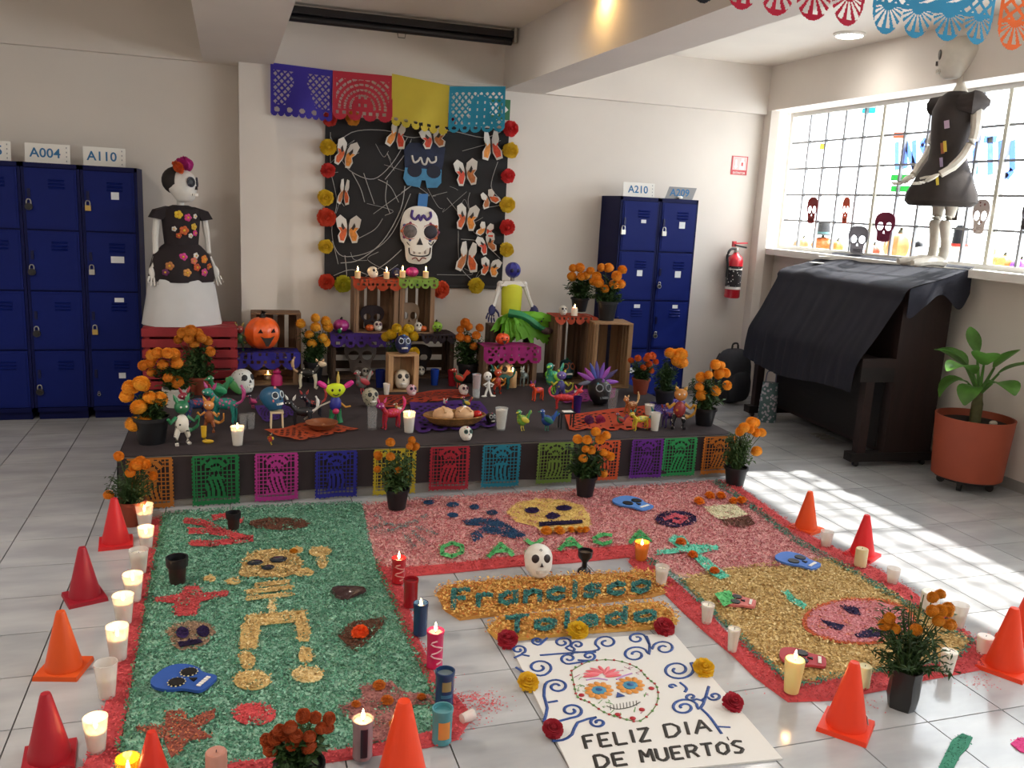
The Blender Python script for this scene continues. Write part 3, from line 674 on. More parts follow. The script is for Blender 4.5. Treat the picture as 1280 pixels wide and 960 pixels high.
# sawdust: loose flakes on a thin bed
def in_poly(pts, poly):
    x, y = pts[:, 0], pts[:, 1]; ins = np.zeros(len(pts), bool); n = len(poly); j = n-1
    for i in range(n):
        xi, yi = poly[i]; xj, yj = poly[j]
        c = ((yi > y) != (yj > y)) & (x < (xj-xi)*(y-yi)/((yj-yi) or 1e-9)+xi); ins ^= c; j = i
    return ins
def flakes(pts, size, tilt=.5):
    n = len(pts); a = RNG.uniform(0, 2*PI, n); L = size*RNG.uniform(.5, 1.25, n)/2; Wd = L*RNG.uniform(.3, .7, n)
    nx_, ny_ = RNG.normal(0, tilt, n), RNG.normal(0, tilt, n); nrm = np.stack([nx_, ny_, np.ones(n)], 1); nrm /= np.linalg.norm(nrm, axis=1)[:, None]
    t = np.stack([np.cos(a), np.sin(a), np.zeros(n)], 1); t -= nrm*(t*nrm).sum(1)[:, None]; t /= np.linalg.norm(t, axis=1)[:, None]; s = np.cross(nrm, t)
    V = np.empty((n, 4, 3)); V[:, 0] = pts-t*L[:, None]-s*Wd[:, None]; V[:, 1] = pts+t*L[:, None]-s*Wd[:, None]; V[:, 2] = pts+t*L[:, None]+s*Wd[:, None]; V[:, 3] = pts-t*L[:, None]+s*Wd[:, None]
    return V.reshape(-1, 3)
def quads_mesh(name, V, m, extra=None):
    n = len(V)//4; me = bpy.data.meshes.new(name); ev, ef = extra or ([], [])
    F = np.arange(n*4).reshape(-1, 4)
    me.from_pydata(list(map(tuple, V))+ev, [], list(map(tuple, F))+[tuple(i+n*4 for i in f) for f in ef])
    me.materials.append(m); me.update(); return me
def sawdust(name, polys, z, hgt, m, dens=16000, size=.011, label=None, cat='sawdust', holes=(), kind=None, group=None, parent=None, edge=.006, bed=True, px=True):
    """polys: pixel outlines on the plane z; one heap of flakes over a low bed"""
    Vs = []; ev = []; ef = []; wp = []
    for p in polys:
        w = [P(x, y, z) for x, y in p] if px else [Vector((x, y, z)) for x, y in p]; wp.append([(q.x, q.y) for q in w])
    hp = [[(lambda q: (q.x, q.y))(P(x, y, z)) for x, y in p] for p in holes]
    for w in wp:
        A = np.array(w); lo, hi = A.min(0), A.max(0); n = int(dens*(hi[0]-lo[0])*(hi[1]-lo[1]))
        q = RNG.uniform(lo-edge, hi+edge, (n, 2)); j = q+RNG.normal(0, edge, q.shape); k = in_poly(j, w)
        for h in hp: k &= ~in_poly(j, h)
        q = q[k]; zz = z+hgt*RNG.uniform(.55, 1.25, len(q))+hgt*.28*np.sin(q[:, 0]*47+q[:, 1]*13)*np.sin(q[:, 1]*41); Vs.append(flakes(np.column_stack([q, zz]), size))
        if bed and not hp:
            b = len(ev); N = len(w); ar = sum(w[i][0]*w[(i+1) % N][1]-w[(i+1) % N][0]*w[i][1] for i in range(N)); ww = w if ar > 0 else w[::-1]
            cx, cy = A.mean(0)
            ev += [(x, y, z) for x, y in ww]+[(x+(cx-x)*.02, y+(cy-y)*.02, z+hgt*.5) for x, y in ww]; ef += [tuple(b+N+i for i in range(N))]+[(b+i, b+(i+1) % N, b+N+(i+1) % N, b+N+i) for i in range(N)]
    V = np.concatenate(Vs); me = quads_mesh('sawdust', V, m, (ev, ef)); o = mo(name, me, parent)
    return tag(o, label, cat if label else None, group, kind)
def stroke_polys(lines, w):
    """pixel polylines -> quads round them"""
    out = []
    for ln in lines:
        for (x0, y0), (x1, y1) in zip(ln, ln[1:]):
            d = math.hypot(x1-x0, y1-y0) or 1; nx_, ny_ = -(y1-y0)/d*w/2, (x1-x0)/d*w/2; e = w*.25/d; ex, ey = (x1-x0)*e, (y1-y0)*e
            out.append([(x0-ex+nx_, y0-ey+ny_*.75), (x1+ex+nx_, y1+ey+ny_*.75), (x1+ex-nx_, y1+ey-ny_*.75), (x0-ex-nx_, y0-ey-ny_*.75)])
    return out
# painted wooden animals
def alebrije(px, py, z, h_px, label, style='quad', cols=('#2a8a6a', '#d8b13a', '#c2407a'), rz=0.0, spots=None, tail=True, ears='long', group='painted wooden figurines', legspots=None, name='painted_figurine', at=None, wide=1.0):
    v = at if at is not None else P(px, py, z); k = 1/S(v); H = h_px*k; t = thing(name, label, 'figurine', v, rz, group, H)
    c0, c1, c2 = cols; mb_, ma, mh = spots or spot_mat(c1, c0, 11, .30), mat(c1, .45), mat(c2, .45); ml = legspots or spot_mat(c2, c0, 16, .26)
    if style == 'quad':
        B = Vector((0, 0, .48)); MB().ell(B, (.30*wide, .14, .15), 12, 8, fn=lambda q: q*(1+.12*q.x)).obj('body', mb_, t)
        for sx in (-1, 1):
            for sy in (-1, 1): MB().tube([(sx*.2*wide, sy*.07, .46), (sx*.24*wide, sy*.09, .24), (sx*.22*wide, sy*.09, .04), (sx*.26*wide-.02, sy*.09-.02, .0)], [.065, .04, .03, .04], 7).obj('leg', ml, t)
        hp = Vector((-.36*wide, -.04, .74)); MB().tube([(-.2*wide, 0, .52), (-.3*wide, -.02, .64), hp], [.09, .075, .07], 8).obj('neck', mb_, t)
        h = MB().ell(hp+Vector((-.07, -.02, .02)), (.14, .10, .10), 12, 8, fn=lambda q: (q.x, q.y*(1+.35*q.x), q.z*(1+.3*q.x))).obj('head', mh, t)
        if tail: MB().tube(spline([(.28*wide, 0, .5), (.42*wide, .02, .58), (.47*wide, .03, .8), (.40*wide, .02, .98)], 4), [.035]*6+[.05]*4+[.03]*3, 6).obj('tail', ma, t)
    elif style == 'biped':
        hp = Vector((0, -.02, .78)); MB().ell((0, 0, .46), (.14*wide, .11, .19), 12, 9, fn=lambda q: q*(1-.1*q.z)).obj('body', mb_, t)
        for s in (-1, 1):
            MB().tube([(s*.07, 0, .34), (s*.12, -.01, .18), (s*.11, 0, .05), (s*.13, -.07, .025)], [.065, .05, .04, .04], 7).obj('leg', ml, t)
            MB().tube([(s*.11, 0, .58), (s*.24, -.04, .48), (s*.30, -.09, .58)], [.04, .032, .035], 6).obj('arm', ma, t)
        h = MB().ell(hp, (.15, .12, .14), 12, 8, fn=lambda q: (q.x*(1+.15*q.z), q.y, q.z)).obj('head', mh, t)
        if tail: MB().tube(spline([(.05, .08, .34), (.22, .14, .25), (.36, .1, .35), (.38, .08, .55)], 4), [.05]*5+[.035]*4+[.02]*4, 6).obj('tail', ma, t)
    else:                                   # bird
        hp = Vector((-.2, -.05, .72)); MB().ell((0, 0, .38), (.22, .14, .2), 12, 8, R=Matrix.Rotation(.5, 3, 'Y')).obj('body', mb_, t)
        for s in (-1, 1): MB().tube([(s*.03, -.02, .24), (s*.05, -.03, .1), (s*.05, -.09, .01)], [.03, .022, .03], 6).obj('leg', ma, t)
        MB().tube([(-.1, 0, .48), (-.17, -.02, .6), hp], [.10, .07, .06], 8).obj('neck', mb_, t); h = MB().ell(hp, (.10, .085, .09), 10, 7).obj('head', mh, t)
        MB().lathe([(.045, 0), (.002, .13)], 6).obj('beak', ma, h, hp+Vector((-.07, -.03, 0)), (0, -PI/2, .3))
        for s in (-1, 0, 1): MB().ell((0, 0, 0), (.06, .02, .26), 8, 6).obj('tail_feather', mh if s else ma, t, (.26, .02+s*.04, .52), (0, .7+s*.35, 0))
        for s in (-1, 1): MB().ell((0, 0, 0), (.2, .025, .10), 8, 6).obj('wing', ma, t, (.04, s*.15, .42), (0, .5, 0))
    for s in (-1, 1):
        MB().ell((0, 0, 0), (.022, .022, .022), 6, 4).obj('eye', WHITE, h, hp+Vector((s*.055-(.07 if style == 'quad' else 0), -.11 if style != 'bird' else -.08, .03)))
        if style != 'bird' and ears:
            L = .2 if ears == 'long' else .11
            MB().lathe([(.03, 0), (.045, L*.4), (.004, L)], 7).obj('horn' if ears == 'horn' else 'ear', ma, h, hp+Vector((s*.08, 0, .10)), (0, s*.45, 0))
    return t
# ------------------------------------------------------------------ black backdrop board with cut-outs
YF = 7.075
bt = thing('backdrop_board', 'large black paper board hung on the white back wall', 'board', (1.465, 7.085, .96))
MB().box((0, 0, .65), (1.485, .014, 1.31)).obj('board_sheet', mat('#1b191b', .8, var=.2, sc=4, name='black_paper'), bt)
for i in range(2): MB().box((0, -.008, .012+1.286*i), (1.485, .004, .02)).obj('edge_tape', mat('#232124', .6, name='tape'), bt)
r = random.Random(3); mb = MB()
def web_line(pts, w=.0022): mb.tube([tuple(p) for p in spline(pts, 5)], w, 4)
def bp(px, py): return PY(min(626, max(413, px)), min(352, max(163, py)), YF-.012)
for c in ([(412, 190), (440, 165), (480, 165), (520, 170), (560, 165), (600, 172), (630, 165)], [(415, 170), (425, 200), (440, 215), (470, 222), (490, 205), (512, 170)], [(480, 222), (505, 190), (515, 172)], [(470, 222), (490, 235), (500, 250)],
          [(425, 330), (450, 325), (480, 300), (500, 260), (505, 230)], [(412, 300), (430, 318), (460, 312), (490, 290), (515, 240)], [(560, 250), (575, 268), (590, 280)], [(580, 190), (600, 180), (630, 175)], [(575, 300), (600, 300), (625, 320)], [(590, 240), (588, 255), (592, 275)],
          [(625, 200), (615, 230), (625, 250)], [(440, 215), (450, 235), (455, 250)], [(455, 215), (462, 235), (465, 255)], [(420, 345), (440, 340), (470, 345), (500, 330)], [(430, 320), (432, 345), (430, 357)], [(570, 290), (575, 330), (590, 350)], [(485, 225), (483, 250), (486, 270)], [(445, 300), (470, 285), (480, 275)], [(600, 345), (620, 335), (630, 330)], [(410, 215), (420, 250), (415, 290), (425, 330)], [(500, 310), (485, 330), (455, 345)]):
    web_line([bp(x+r.uniform(-3, 3), y+r.uniform(-3, 3)) for x, y in c], r.uniform(.0018, .004))
for i in range(26):
    x, y = r.uniform(412, 625), r.uniform(165, 350); web_line([bp(x, y), bp(x+r.uniform(-15, 15), y+r.uniform(-12, 12)), bp(x+r.uniform(-35, 35), y+r.uniform(-30, 30))], r.uniform(.0012, .0022))
tag(mb.obj('spider_web', mat('#b9b7b4', .9, alpha=.75, name='web_fibre')), 'grey stretched spider web fibres over the black board', 'spider web', kind='stuff')
BW = mat('#cfcac2', .8, name='white_card'); BO = [mat(c, .75, var=.35, sc=30, name='flame_print') for c in ('#c85a2a', '#d98a3a', '#c9452c', '#b06a3a')]; BD = mat('#3a322e', .8, name='dark_ink')
def butterfly(px, py, w, h, rot, label, i, style=0):
    v = PY(px, py, YF-.02); k = 1/S(v); w *= k; h *= k
    t = thing('paper_butterfly', label, 'paper butterfly', v, rot=(PI/2, rot, 0), group='white paper butterflies on the black board')
    wings = [[(0, .0), (.08, .35), (.30, .50), (.48, .36), (.42, .08), (.30, -.06), (.40, -.22), (.34, -.44), (.16, -.46), (.04, -.2)],
             [(0, .1), (.14, .5), (.30, .46), (.34, .2), (.26, 0), (.44, -.2), (.46, -.44), (.2, -.5), (.05, -.25)]][style]
    for s in (-1, 1):
        pl = [(s*x*w, y*h) for x, y in wings]; pl = pl if s > 0 else pl[::-1]
        o = mo('wing', curve_mesh('wing', [pl], .003, BW), t, (0, 0, 0), (0, -s*.28, 0))
        p2 = [(s*(.05+x*.74)*w, (min(y, .12)*.8-.02)*h) for x, y in wings]; mo('wing_print', curve_mesh('wing_print', [p2 if s > 0 else p2[::-1]], .001, BO[(i+(s > 0)) % 4]), o, (0, 0, .003))
        p3 = [(s*x*w, y*h) for x, y in ((.12, .05), (.24, .24), (.28, .12), (.2, -.02))]; mo('wing_mark', curve_mesh('wing_mark', [p3 if s > 0 else p3[::-1]], .001, BW if i % 2 else BD), o, (0, 0, .0045))
    MB().ell((0, -.02*h, .008), (.035*w, .3*h, .006), 8, 6).obj('body', BD, t)
for i, (px, py, w, h, ro, la) in enumerate(((432, 192, 30, 36, .3, 'topmost butterfly at the left side of the black board'), (496, 168, 28, 34, .2, 'butterfly below the seam of red and yellow banners'), (541, 173, 38, 26, -.2, 'butterfly just under the yellow banner'),
    (430, 240, 17, 32, .1, 'narrow butterfly in the middle of the left board side'), (435, 287, 34, 36, 0, 'lowest butterfly at the left side of the black board'), (614, 182, 30, 36, -.1, 'butterfly in the upper right corner of the board'),
    (582, 216, 34, 34, -.15, 'butterfly right of the blue skull cutout'), (611, 248, 28, 20, -.5, 'flat tilted butterfly near the right board edge'), (583, 272, 32, 34, .1, 'butterfly right of the white skull mask forehead'),
    (607, 287, 28, 18, .2, 'small butterfly between two others at the right'), (608, 305, 28, 26, -.4, 'orange winged butterfly near the right board edge, low'), (584, 321, 32, 38, .1, 'large butterfly right of the white skull mask jaw'), (612, 334, 30, 24, .15, 'lowest butterfly in the lower right board corner'))):
    butterfly(px, py, w, h, ro, la, i, i % 2)
# blue cut-out skull and white mask
v = PY(528, 252, YF-.016); k = 1/S(v); t = thing('blue_skull_cutout', 'blue shaded skull cutout with white scribble on the black board', 'skull cutout', v, rot=(PI/2, 0, 0))
def loc2(pts, cx=528, cy=252): return [((x-cx)*k, -(y-cy)*k) for x, y in pts]
def plate(nm, pts, z, m, th=.004, par=None, f=loc2): 
    p = f(pts); a = sum(p[i][0]*p[(i+1) % len(p)][1]-p[(i+1) % len(p)][0]*p[i][1] for i in range(len(p)))
    return mo(nm, curve_mesh(nm, [p if a > 0 else p[::-1]], th, m), par or t, (0, 0, z))
plate('forehead', [(505, 215), (503, 190), (510, 182), (540, 181), (555, 185), (553, 205), (551, 215)], .0, mat('#16213f', .7, var=.3, sc=15, name='night_blue'))
plate('face', [(505, 212), (551, 212), (551, 228), (546, 234), (533, 235), (531, 226), (526, 226), (524, 235), (508, 233), (503, 225)], .004, mat('#3f7fa8', .7, var=.25, sc=12, name='sky_blue'))
for c in (517, 541): plate('eye_patch', ell_poly(c, 215, 9, 8, 14), .008, mat('#10162c', .7, name='ink_blue'))
plate('neck_strip', [(523, 243), (535, 242), (534, 258), (522, 258)], .0, mat('#3c76b4', .7, name='strip_blue'))
mb = MB(); q = [Vector((x, y, .006)) for x, y in loc2([(513, 197), (516, 205), (521, 203), (524, 199), (527, 206), (531, 206), (533, 199), (537, 204), (543, 202), (543, 196)])]
mb.tube(spline(q, 4), .008, 6); mb.obj('white_scribble', BW, t)
v = PY(522, 330, YF-.03); k = 1/S(v); t = thing('white_skull_mask', 'large white calavera mask with purple forehead at the board centre', 'mask', v, rot=(PI/2, 0, 0))
f2 = lambda pts: loc2(pts, 522, 330)
def dome(u):  # shallow mask shell
    return u
me_out = [(522, 259), (536, 261), (545, 270), (547, 285), (545, 300), (540, 307), (539, 322), (531, 329), (519, 330), (508, 326), (505, 308), (500, 300), (499, 285), (503, 268), (511, 261)]
me_out = [(p.x, p.y) for p in spline([Vector((x, y, 0)) for x, y in me_out], 3, True)]; mb = MB(); c0 = f2([(522, 295)])[0]; n = len(me_out); op = f2(me_out); vs = [(c0[0], c0[1], .035)]; fs = []
for ring, zz in ((.55, .03), (.85, .018), (1, 0)): vs += [(c0[0]+(x-c0[0])*ring, c0[1]+(y-c0[1])*ring, zz) for x, y in op]
fs += [(0, 1+(i+1) % n, 1+i) for i in range(n)]
for g in range(2): fs += [(1+g*n+i, 1+g*n+(i+1) % n, 1+(g+1)*n+(i+1) % n, 1+(g+1)*n+i) for i in range(n)]
mb.add(vs, fs, 0, True).obj('mask_shell', mat('#e3dfd6', .5, name='mask_white'), t)
PUR = mat('#47307c', .6, name='purple_paint'); INK = mat('#1d1719', .6, name='ink')
for c, m in ((511, mat('#5a5250', .6, var=.5, sc=40, name='grey_ink')), (536, mat('#2a2430', .6))):
    MB().ell((0, 0, 0), (9*k, 8.5*k, .010), 14, 6).obj('eye_socket', m, t, (*f2([(c, 290)])[0], .030)); 
    mo('eye_rim', MB().tube([(10*k*math.cos(a), 9.5*k*math.sin(a), 0) for a in np.linspace(0, 2*PI, 17)], .005, 5).mesh('eye_rim', mat('#a04a3a', .6)), t, (*f2([(c, 290)])[0], .028))
for nm, ln, m, w in (('forehead_scroll', [(513, 264), (512, 272), (517, 275), (521, 270), (523, 276), (527, 270), (531, 275), (536, 271), (535, 265)], PUR, .011), ('mouth_rim', [(510, 310), (512, 318), (524, 320), (535, 318), (537, 309)], INK, .006), ('chin_scroll', [(514, 324), (519, 322), (523, 326), (527, 322), (532, 323)], mat('#7a4034', .6), .005), ('cheek_scroll', [(507, 303), (511, 307), (514, 303)], INK, .004), ('cheek_scroll', [(534, 303), (538, 306), (541, 301)], INK, .004)):
    mo(nm, MB().tube(spline([Vector((*f2([p])[0], .030 if 'scroll' in nm and 'fore' in nm else .022)) for p in ln], 4), w, 6).mesh(nm, m), t)
for q in range(7): MB().box((0, 0, 0), (2.9*k, 7*k, .006)).obj('tooth', mat('#8a7f78' if q % 2 else '#d8d2c8', .6), t, (*f2([(513+3.4*q, 314-.1*q)])[0], .026))
for s_ in (-1, 1):
    for q in range(8): MB().ell((0, 0, 0), (2.2*k, 2.2*k, .005), 8, 5).obj('eye_petal', mat(('#7a2f5a', '#b8642f', '#2f3f7a')[q % 3], .6), t, (*f2([(523.5+s_*12.5+10.5*math.cos(q*PI/4), 290+10*math.sin(q*PI/4))])[0], .027))
MB().prism([(-4*k, 0), (4*k, 0), (0, 9*k)], .028, .036).obj('nose', INK, t, (*f2([(523, 306)])[0], 0))
for px, py, rr, c, la in ((410, 184, 11, '#d9b421', 'uppermost yellow paper flower left of the board'), (410, 213, 10, '#c8322c', 'upper red paper flower left of the board'), (407, 247, 11, '#d9b421', 'middle yellow paper flower left of the board'), (408, 272, 13, '#cf4326', 'largest orange red paper flower left of the board'), (407, 308, 10, '#d3b022', 'lowest yellow paper flower left of the board'),
    (412, 149, 10, '#c8392b', 'red paper flower under the red banner'), (441, 148, 10, '#d08a26', 'yellow orange paper flower peeking below the red banner'), (562, 150, 9, '#b33040', 'dark red paper flower between yellow and blue banners'), (638, 161, 11, '#d02a2c', 'top red paper flower right of the board'), (638, 188, 11, '#dcb524', 'top yellow paper flower right of the board'), (635, 220, 10, '#cf2b2d', 'middle red paper flower right of the board'), (634, 256, 11, '#dcb92a', 'middle yellow paper flower right of the board'), (634, 284, 11, '#d0302c', 'lowest red paper flower right of the board'), (633, 312, 10, '#d9b92c', 'lowest yellow paper flower right of the board'),
    (408, 352, 11, '#d2452a', 'orange paper flower under the left board corner'), (429, 355, 12, '#b9b423', 'lime yellow paper flower under the left board corner'), (551, 362, 12, '#d8502c', 'orange paper flower right of the stacked crates'), (595, 357, 11, '#d8bd2a', 'yellow paper flower under the right part of the board')):
    v = PY(px, py, YF-.035); pompom(v, rr/S(v), c, la)

# ------------------------------------------------------------------ hanging cut paper
YT = 6.83
for pa, pb, dr, c, kd, la in (((338, 78), (416, 88), 63, '#3c2f9c', 'lady', 'purple banner with a lady cut out, leftmost on the back string'), ((416, 88), (491, 95), 58, '#b62a3c', 'arch', 'red banner with an arch pattern on the back string'), ((490, 92), (562, 107), 62, '#cdb83e', 'plain', 'yellow banner on the back string'), ((562, 108), (632, 108), 56, '#2384a0', 'bust', 'blue banner with a bust cut out, rightmost on the back string')):
    a, b = PY(*pa, YT), PY(*pb, YT); banner(kd, a, b, dr/S(a), c, la, 84, 72, seed=len(la), wave=.02, group='cut paper banners over the board')
a, b = PY(336, 78, YT+.006), PY(634, 108, YT+.006); tag(MB().tube([a, PY(491, 95, YT+.006), b], .002, 5).obj('banner_string', mat('#cfcac0', .8)), 'string holding the four cut paper banners over the board', 'string')
YN = 2.5
for pa, pb, c, la in (((722, -14), (897, 7), '#1e1c20', 'black cut paper banner at the top picture edge'), ((903, 8), (1076, 36), '#c4203f', 'red cut paper banner with fan scallops at the top'), ((1087, 40), (1235, 58), '#3a93bd', 'blue cut paper banner with fan scallops at the top right'), ((1243, 60), (1400, 78), '#e0662a', 'orange cut paper banner in the top right corner')):
    a, b = PY(*pa, YN), PY(*pb, YN); dr = .35; a.z += dr; b.z += dr; banner('fan', a, b, dr, c, la, 150, 130, seed=5, wave=.006, group='cut paper banners near the camera')
a, b = PY(700, -17, YN), PY(1420, 80, YN); a.z += .352; b.z += .352; a.y += .004; b.y += .004; tag(MB().tube([a, b], .002, 5).obj('banner_string', mat('#cfcac0', .8)), 'string of the banners at the top right', 'string')
# ------------------------------------------------------------------ piano under a dark cloth
MAH = wood('#1f0c09', 8, 'mahogany', 2); MAH2 = wood('#0d0605', 8, 'dark_mahogany', 1)
PR = math.radians(-4.0)
t = thing('upright_piano', 'dark mahogany upright piano under a black cloth beside the window', 'piano', (4.06, 4.76, 0), PR)
# local: x away from the front (0 = keyboard front), y along the keyboard 0..1.5
PLN = 1.48
MB().bb((.26, 0, .09), (.64, PLN, 1.2)).add([(.26, 0, 1.2), (.64, 0, 1.2), (.64, PLN, 1.2), (.26, PLN, 1.2), (.64, 0, 1.32), (.64, PLN, 1.32), (.26, 0, 1.215), (.26, PLN, 1.215)], [(0, 1, 4, 6), (3, 7, 5, 2), (6, 4, 5, 7), (1, 2, 5, 4), (0, 6, 7, 3), (0, 3, 2, 1)]).obj('case', MAH, t)
MB().add([(.23, -.02, 1.21), (.66, -.02, 1.33), (.66, PLN+.02, 1.33), (.23, PLN+.02, 1.21), (.23, -.02, 1.235), (.66, -.02, 1.355), (.66, PLN+.02, 1.355), (.23, PLN+.02, 1.235)], [(3, 2, 1, 0), (4, 5, 6, 7), (0, 1, 5, 4), (1, 2, 6, 5), (2, 3, 7, 6), (3, 0, 4, 7)]).obj('top_lid', MAH, t)
MB().bb((.0, .0, .60), (.27, PLN, .70)).obj('key_bed', MAH2, t)
MB().bb((.02, .02, .70), (.26, PLN-.02, .74)).obj('key_lid', MAH, t)
for y in (0, PLN-.06):
    MB().bb((.05, y, .10), (.115, y+.06, .60)).obj('front_leg', MAH, t)
    MB().bb((.0, y-.015, .04), (.66, y+.075, .10)).obj('toe_block', MAH2, t)
    MB().bb((.0, y, .70), (.26, y+.05, .76)).obj('key_cheek', MAH, t)
MB().bb((.245, .08, .12), (.262, PLN-.08, .58)).obj('bottom_panel', MAH2, t)
for i in range(3): MB().box((.17, PLN*.36+i*.06, .06), (.12, .025, .015)).obj('pedal', mat('#a8a39a', .3, .9, name='pedal_metal'), t)
for x, y in ((.06, .02), (.06, PLN-.02), (.6, .02), (.6, PLN-.02)): MB().tube([(x, y-.012, .02), (x, y+.012, .02)], .02, 10).obj('castor', DRK, t)
# cloth: swept over lid, slope and key bed
CL = mat('#101120', .85, var=.2, sc=5, bump=.1, bsc=150, name='black_cloth')
prof = spline([(.76, 1.405), (.70, 1.405), (.645, 1.385), (.45, 1.315), (.225, 1.25), (.17, 1.15), (.06, .93), (-.02, .78), (-.035, .70), (-.045, .60), (-.05, .50)], 5)
npf = len(prof)
def cloth(u, w):
    i = u*(npf-1); a = prof[int(i)]; b = prof[min(npf-1, int(i)+1)]; f = i-int(i); p = a.lerp(b, f)
    # the front corner is drawn in at the near end
    y0 = -.09 if u < .46 else -.09+.10*min(1, (u-.46)/.35); y1 = PLN+.03-(0 if u < .46 else .02)
    y = y0+(y1-y0)*w
    fall = max(0, (u-.45)); fold = (.012*math.sin(22*y+2.0*u)+.010*math.sin(41*y-3*u))*(fall*1.6)+.004*math.sin(17*y+9*u)*(u > .2)
    hem = .03*math.sin(4*y+1)*(u > .93) ; nx = -1 if u > .45 else 0
    lift = .012*max(0, math.sin(9*y+4))*(w > .5)*(.2 < u < .42)
    return (p.x+nx*abs(fold)-.004, y, p.y+(0 if nx else abs(fold)*.5)+lift+hem)
co = thing('piano_cloth', 'black cloth draped over the piano and its closed keyboard', 'cloth', (4.06, 4.76, 0), PR)
MB().grid(cloth, 60, 90).obj('draped_cloth', CL, co)
def side(u, w):
    x = .68-.46*u; d = (.13+.03*math.sin(9*u)+.09*math.exp(-((u-.15)/.16)**2)+.05*math.exp(-((u-.95)/.1)**2))*w
    zt = np.interp(x, [.225, .45, .645, .70], [1.25, 1.315, 1.385, 1.405]); return (x, -.091-.012*math.sin(11*u)*w-.01*w, zt-d)
MB().grid(side, 30, 8, flip=False).obj('cloth_overhang', CL, co)
for q in range(2):  # thin white plates standing in for sun spots on the cloth
    MB().prism([(0, 0), (.10, -.02), (.11, .08), (.02, .10)], 0, .002).obj('cut_paper_or_sun_spot', WHITE, None, Vector((4.06, 4.76, 1.298))+Matrix.Rotation(PR, 3, 'Z') @ Vector((.40+.16*q, PLN-.22+.06*q, .025+.05*q)), (0, 0, .4+q))
for o in [o for o in COL.objects if o.name.startswith('cut_paper_or_sun_spot') and o.type == 'MESH' and o.parent is None and not o.get('label')]:
    tag(o, ('upper' if o.location.z > 1.36 else 'lower')+' white patch standing in for a sun spot on the piano cloth near the window corner', 'paper', 'white sun spot patches on the piano cloth')

# backpack and floral bag in front of the far piano end
v = P(912, 508); t = thing('backpack', 'dark grey backpack leaning against the wall left of the piano', 'backpack', (4.32, 6.72, 0), .3)
MB().ell((0, 0, .25), (.17, .12, .25), 16, 12, fn=lambda q: (math.copysign(abs(q.x)**.6, q.x), math.copysign(abs(q.y)**.7, q.y), math.copysign(abs(q.z)**.75, q.z))).obj('bag_body', mat('#26272e', .8, var=.2, sc=20, name='nylon'), t)
MB().ell((-.01, -.10, .17), (.13, .06, .14), 14, 9, fn=lambda q: (math.copysign(abs(q.x)**.6, q.x), q.y, math.copysign(abs(q.z)**.7, q.z))).obj('front_pocket', mat('#1e1f26', .8, name='nylon_dark'), t)
MB().tube(spline([(-.04, 0, .48), (-.03, 0, .54), (.03, 0, .54), (.04, 0, .48)], 4), .009, 6).obj('carry_loop', BLACK, t)
for s in (-1, 1): MB().tube(spline([(s*.07, .11, .44), (s*.09, .15, .3), (s*.08, .12, .08)], 4), .016, 6, flat=.4).obj('shoulder_strap', BLACK, t)
v = P(953, 502); t = thing('floral_bag', 'small floral patterned bag standing under the piano keyboard', 'bag', (4.24, 6.02, 0.0), -.6)
MB().lathe([(.07, 0), (.075, .03), (.07, .2), (.06, .33), (.065, .335)], 12, sy=.6).obj('bag_body', spot_mat('#b9b4bd', '#4e6a6a', 38, .42), t)
MB().tube(spline([(-.04, 0, .33), (-.03, 0, .42), (.03, 0, .42), (.04, 0, .33)], 4), .005, 5).obj('handle', mat('#6a6f88', .7), t)

# ------------------------------------------------------------------ dolls
BONE = mat('#c9c2b6', .8, var=.12, sc=14, bump=.35, bsc=26, name='papier_mache'); PAPW = mat('#cfccc6', .75, var=.04, sc=6, name='white_paint')
def hand(parent, loc, rot, s, m, side=1, curl=.3):
    h = MB(); h.ell((0, 0, -.045), (.032, .014, .05), 10, 7)
    for i, (x, L, a) in enumerate(((-.026, .062, -.22), (-.009, .078, -.07), (.009, .074, .06), (.026, .058, .2))):
        b = Vector((x, 0, -.085)); d = Vector((math.sin(a), 0, -math.cos(a)))
        h.tube([b, b+d*L*.5+Vector((0, -.006*curl*3, 0)), b+d*L+Vector((0, -.028*curl*3, 0))], [.0085, .0078, .006], 6)
    h.tube([(side*.026, 0, -.03), (side*.055, -.012, -.055), (side*.066, -.02, -.085)], [.010, .009, .007], 6)
    return h.obj('hand', m, parent, loc, rot, s)
# skeleton in a dark dress standing on the piano
base = PX(1166, 325, 4.60); base.z = 1.395; k = 1/S(base); Ht = (327-54)*k
t = thing('skeleton_doll', 'papier mache skeleton doll in a dark dress standing on the piano', 'doll', base, -PI/2-.05, scale=Ht/1.50)
DR = mat('#2f2724', .85, var=.25, sc=10, bump=.1, bsc=30, name='dark_dress')
for s in (-1, 1):
    MB().tube(spline([(s*.055, .03, .50), (s*.06, .035, .36), (s*.05, .02, .28), (s*.055, .04, .14), (s*.05, .03, .04)], 4), [.042]*4+[.034]*4+[.042, .036]+[.033]*7, 9).obj('leg', BONE, t)
    MB().tube(spline([(s*.05, .05, .03), (s*.055, -.05, .035), (s*.065, -.16, .022), (s*.07, -.22, .018)], 3), [.036]*4+[.03]*4+[.02]*2, 8).obj('foot', BONE, t)
MB().lathe([(.20, .40), (.23, .43), (.225, .48), (.17, .60), (.125, .70), (.12, .78), (.135, .92), (.14, 1.02), (.11, 1.10), (.06, 1.14)], 22, sy=.95, wob=lambda a, z: 1+(.05*math.sin(5*a) if z < .62 else .02*math.sin(3*a))).obj('dress', DR, t)
for s in (-1, 1): MB().ell((s*.135, .02, 1.06), (.085, .11, .075), 10, 7, fn=lambda q: q*(1+.12*math.sin(6*q.x+4*q.y))).obj('sleeve', DR, t)
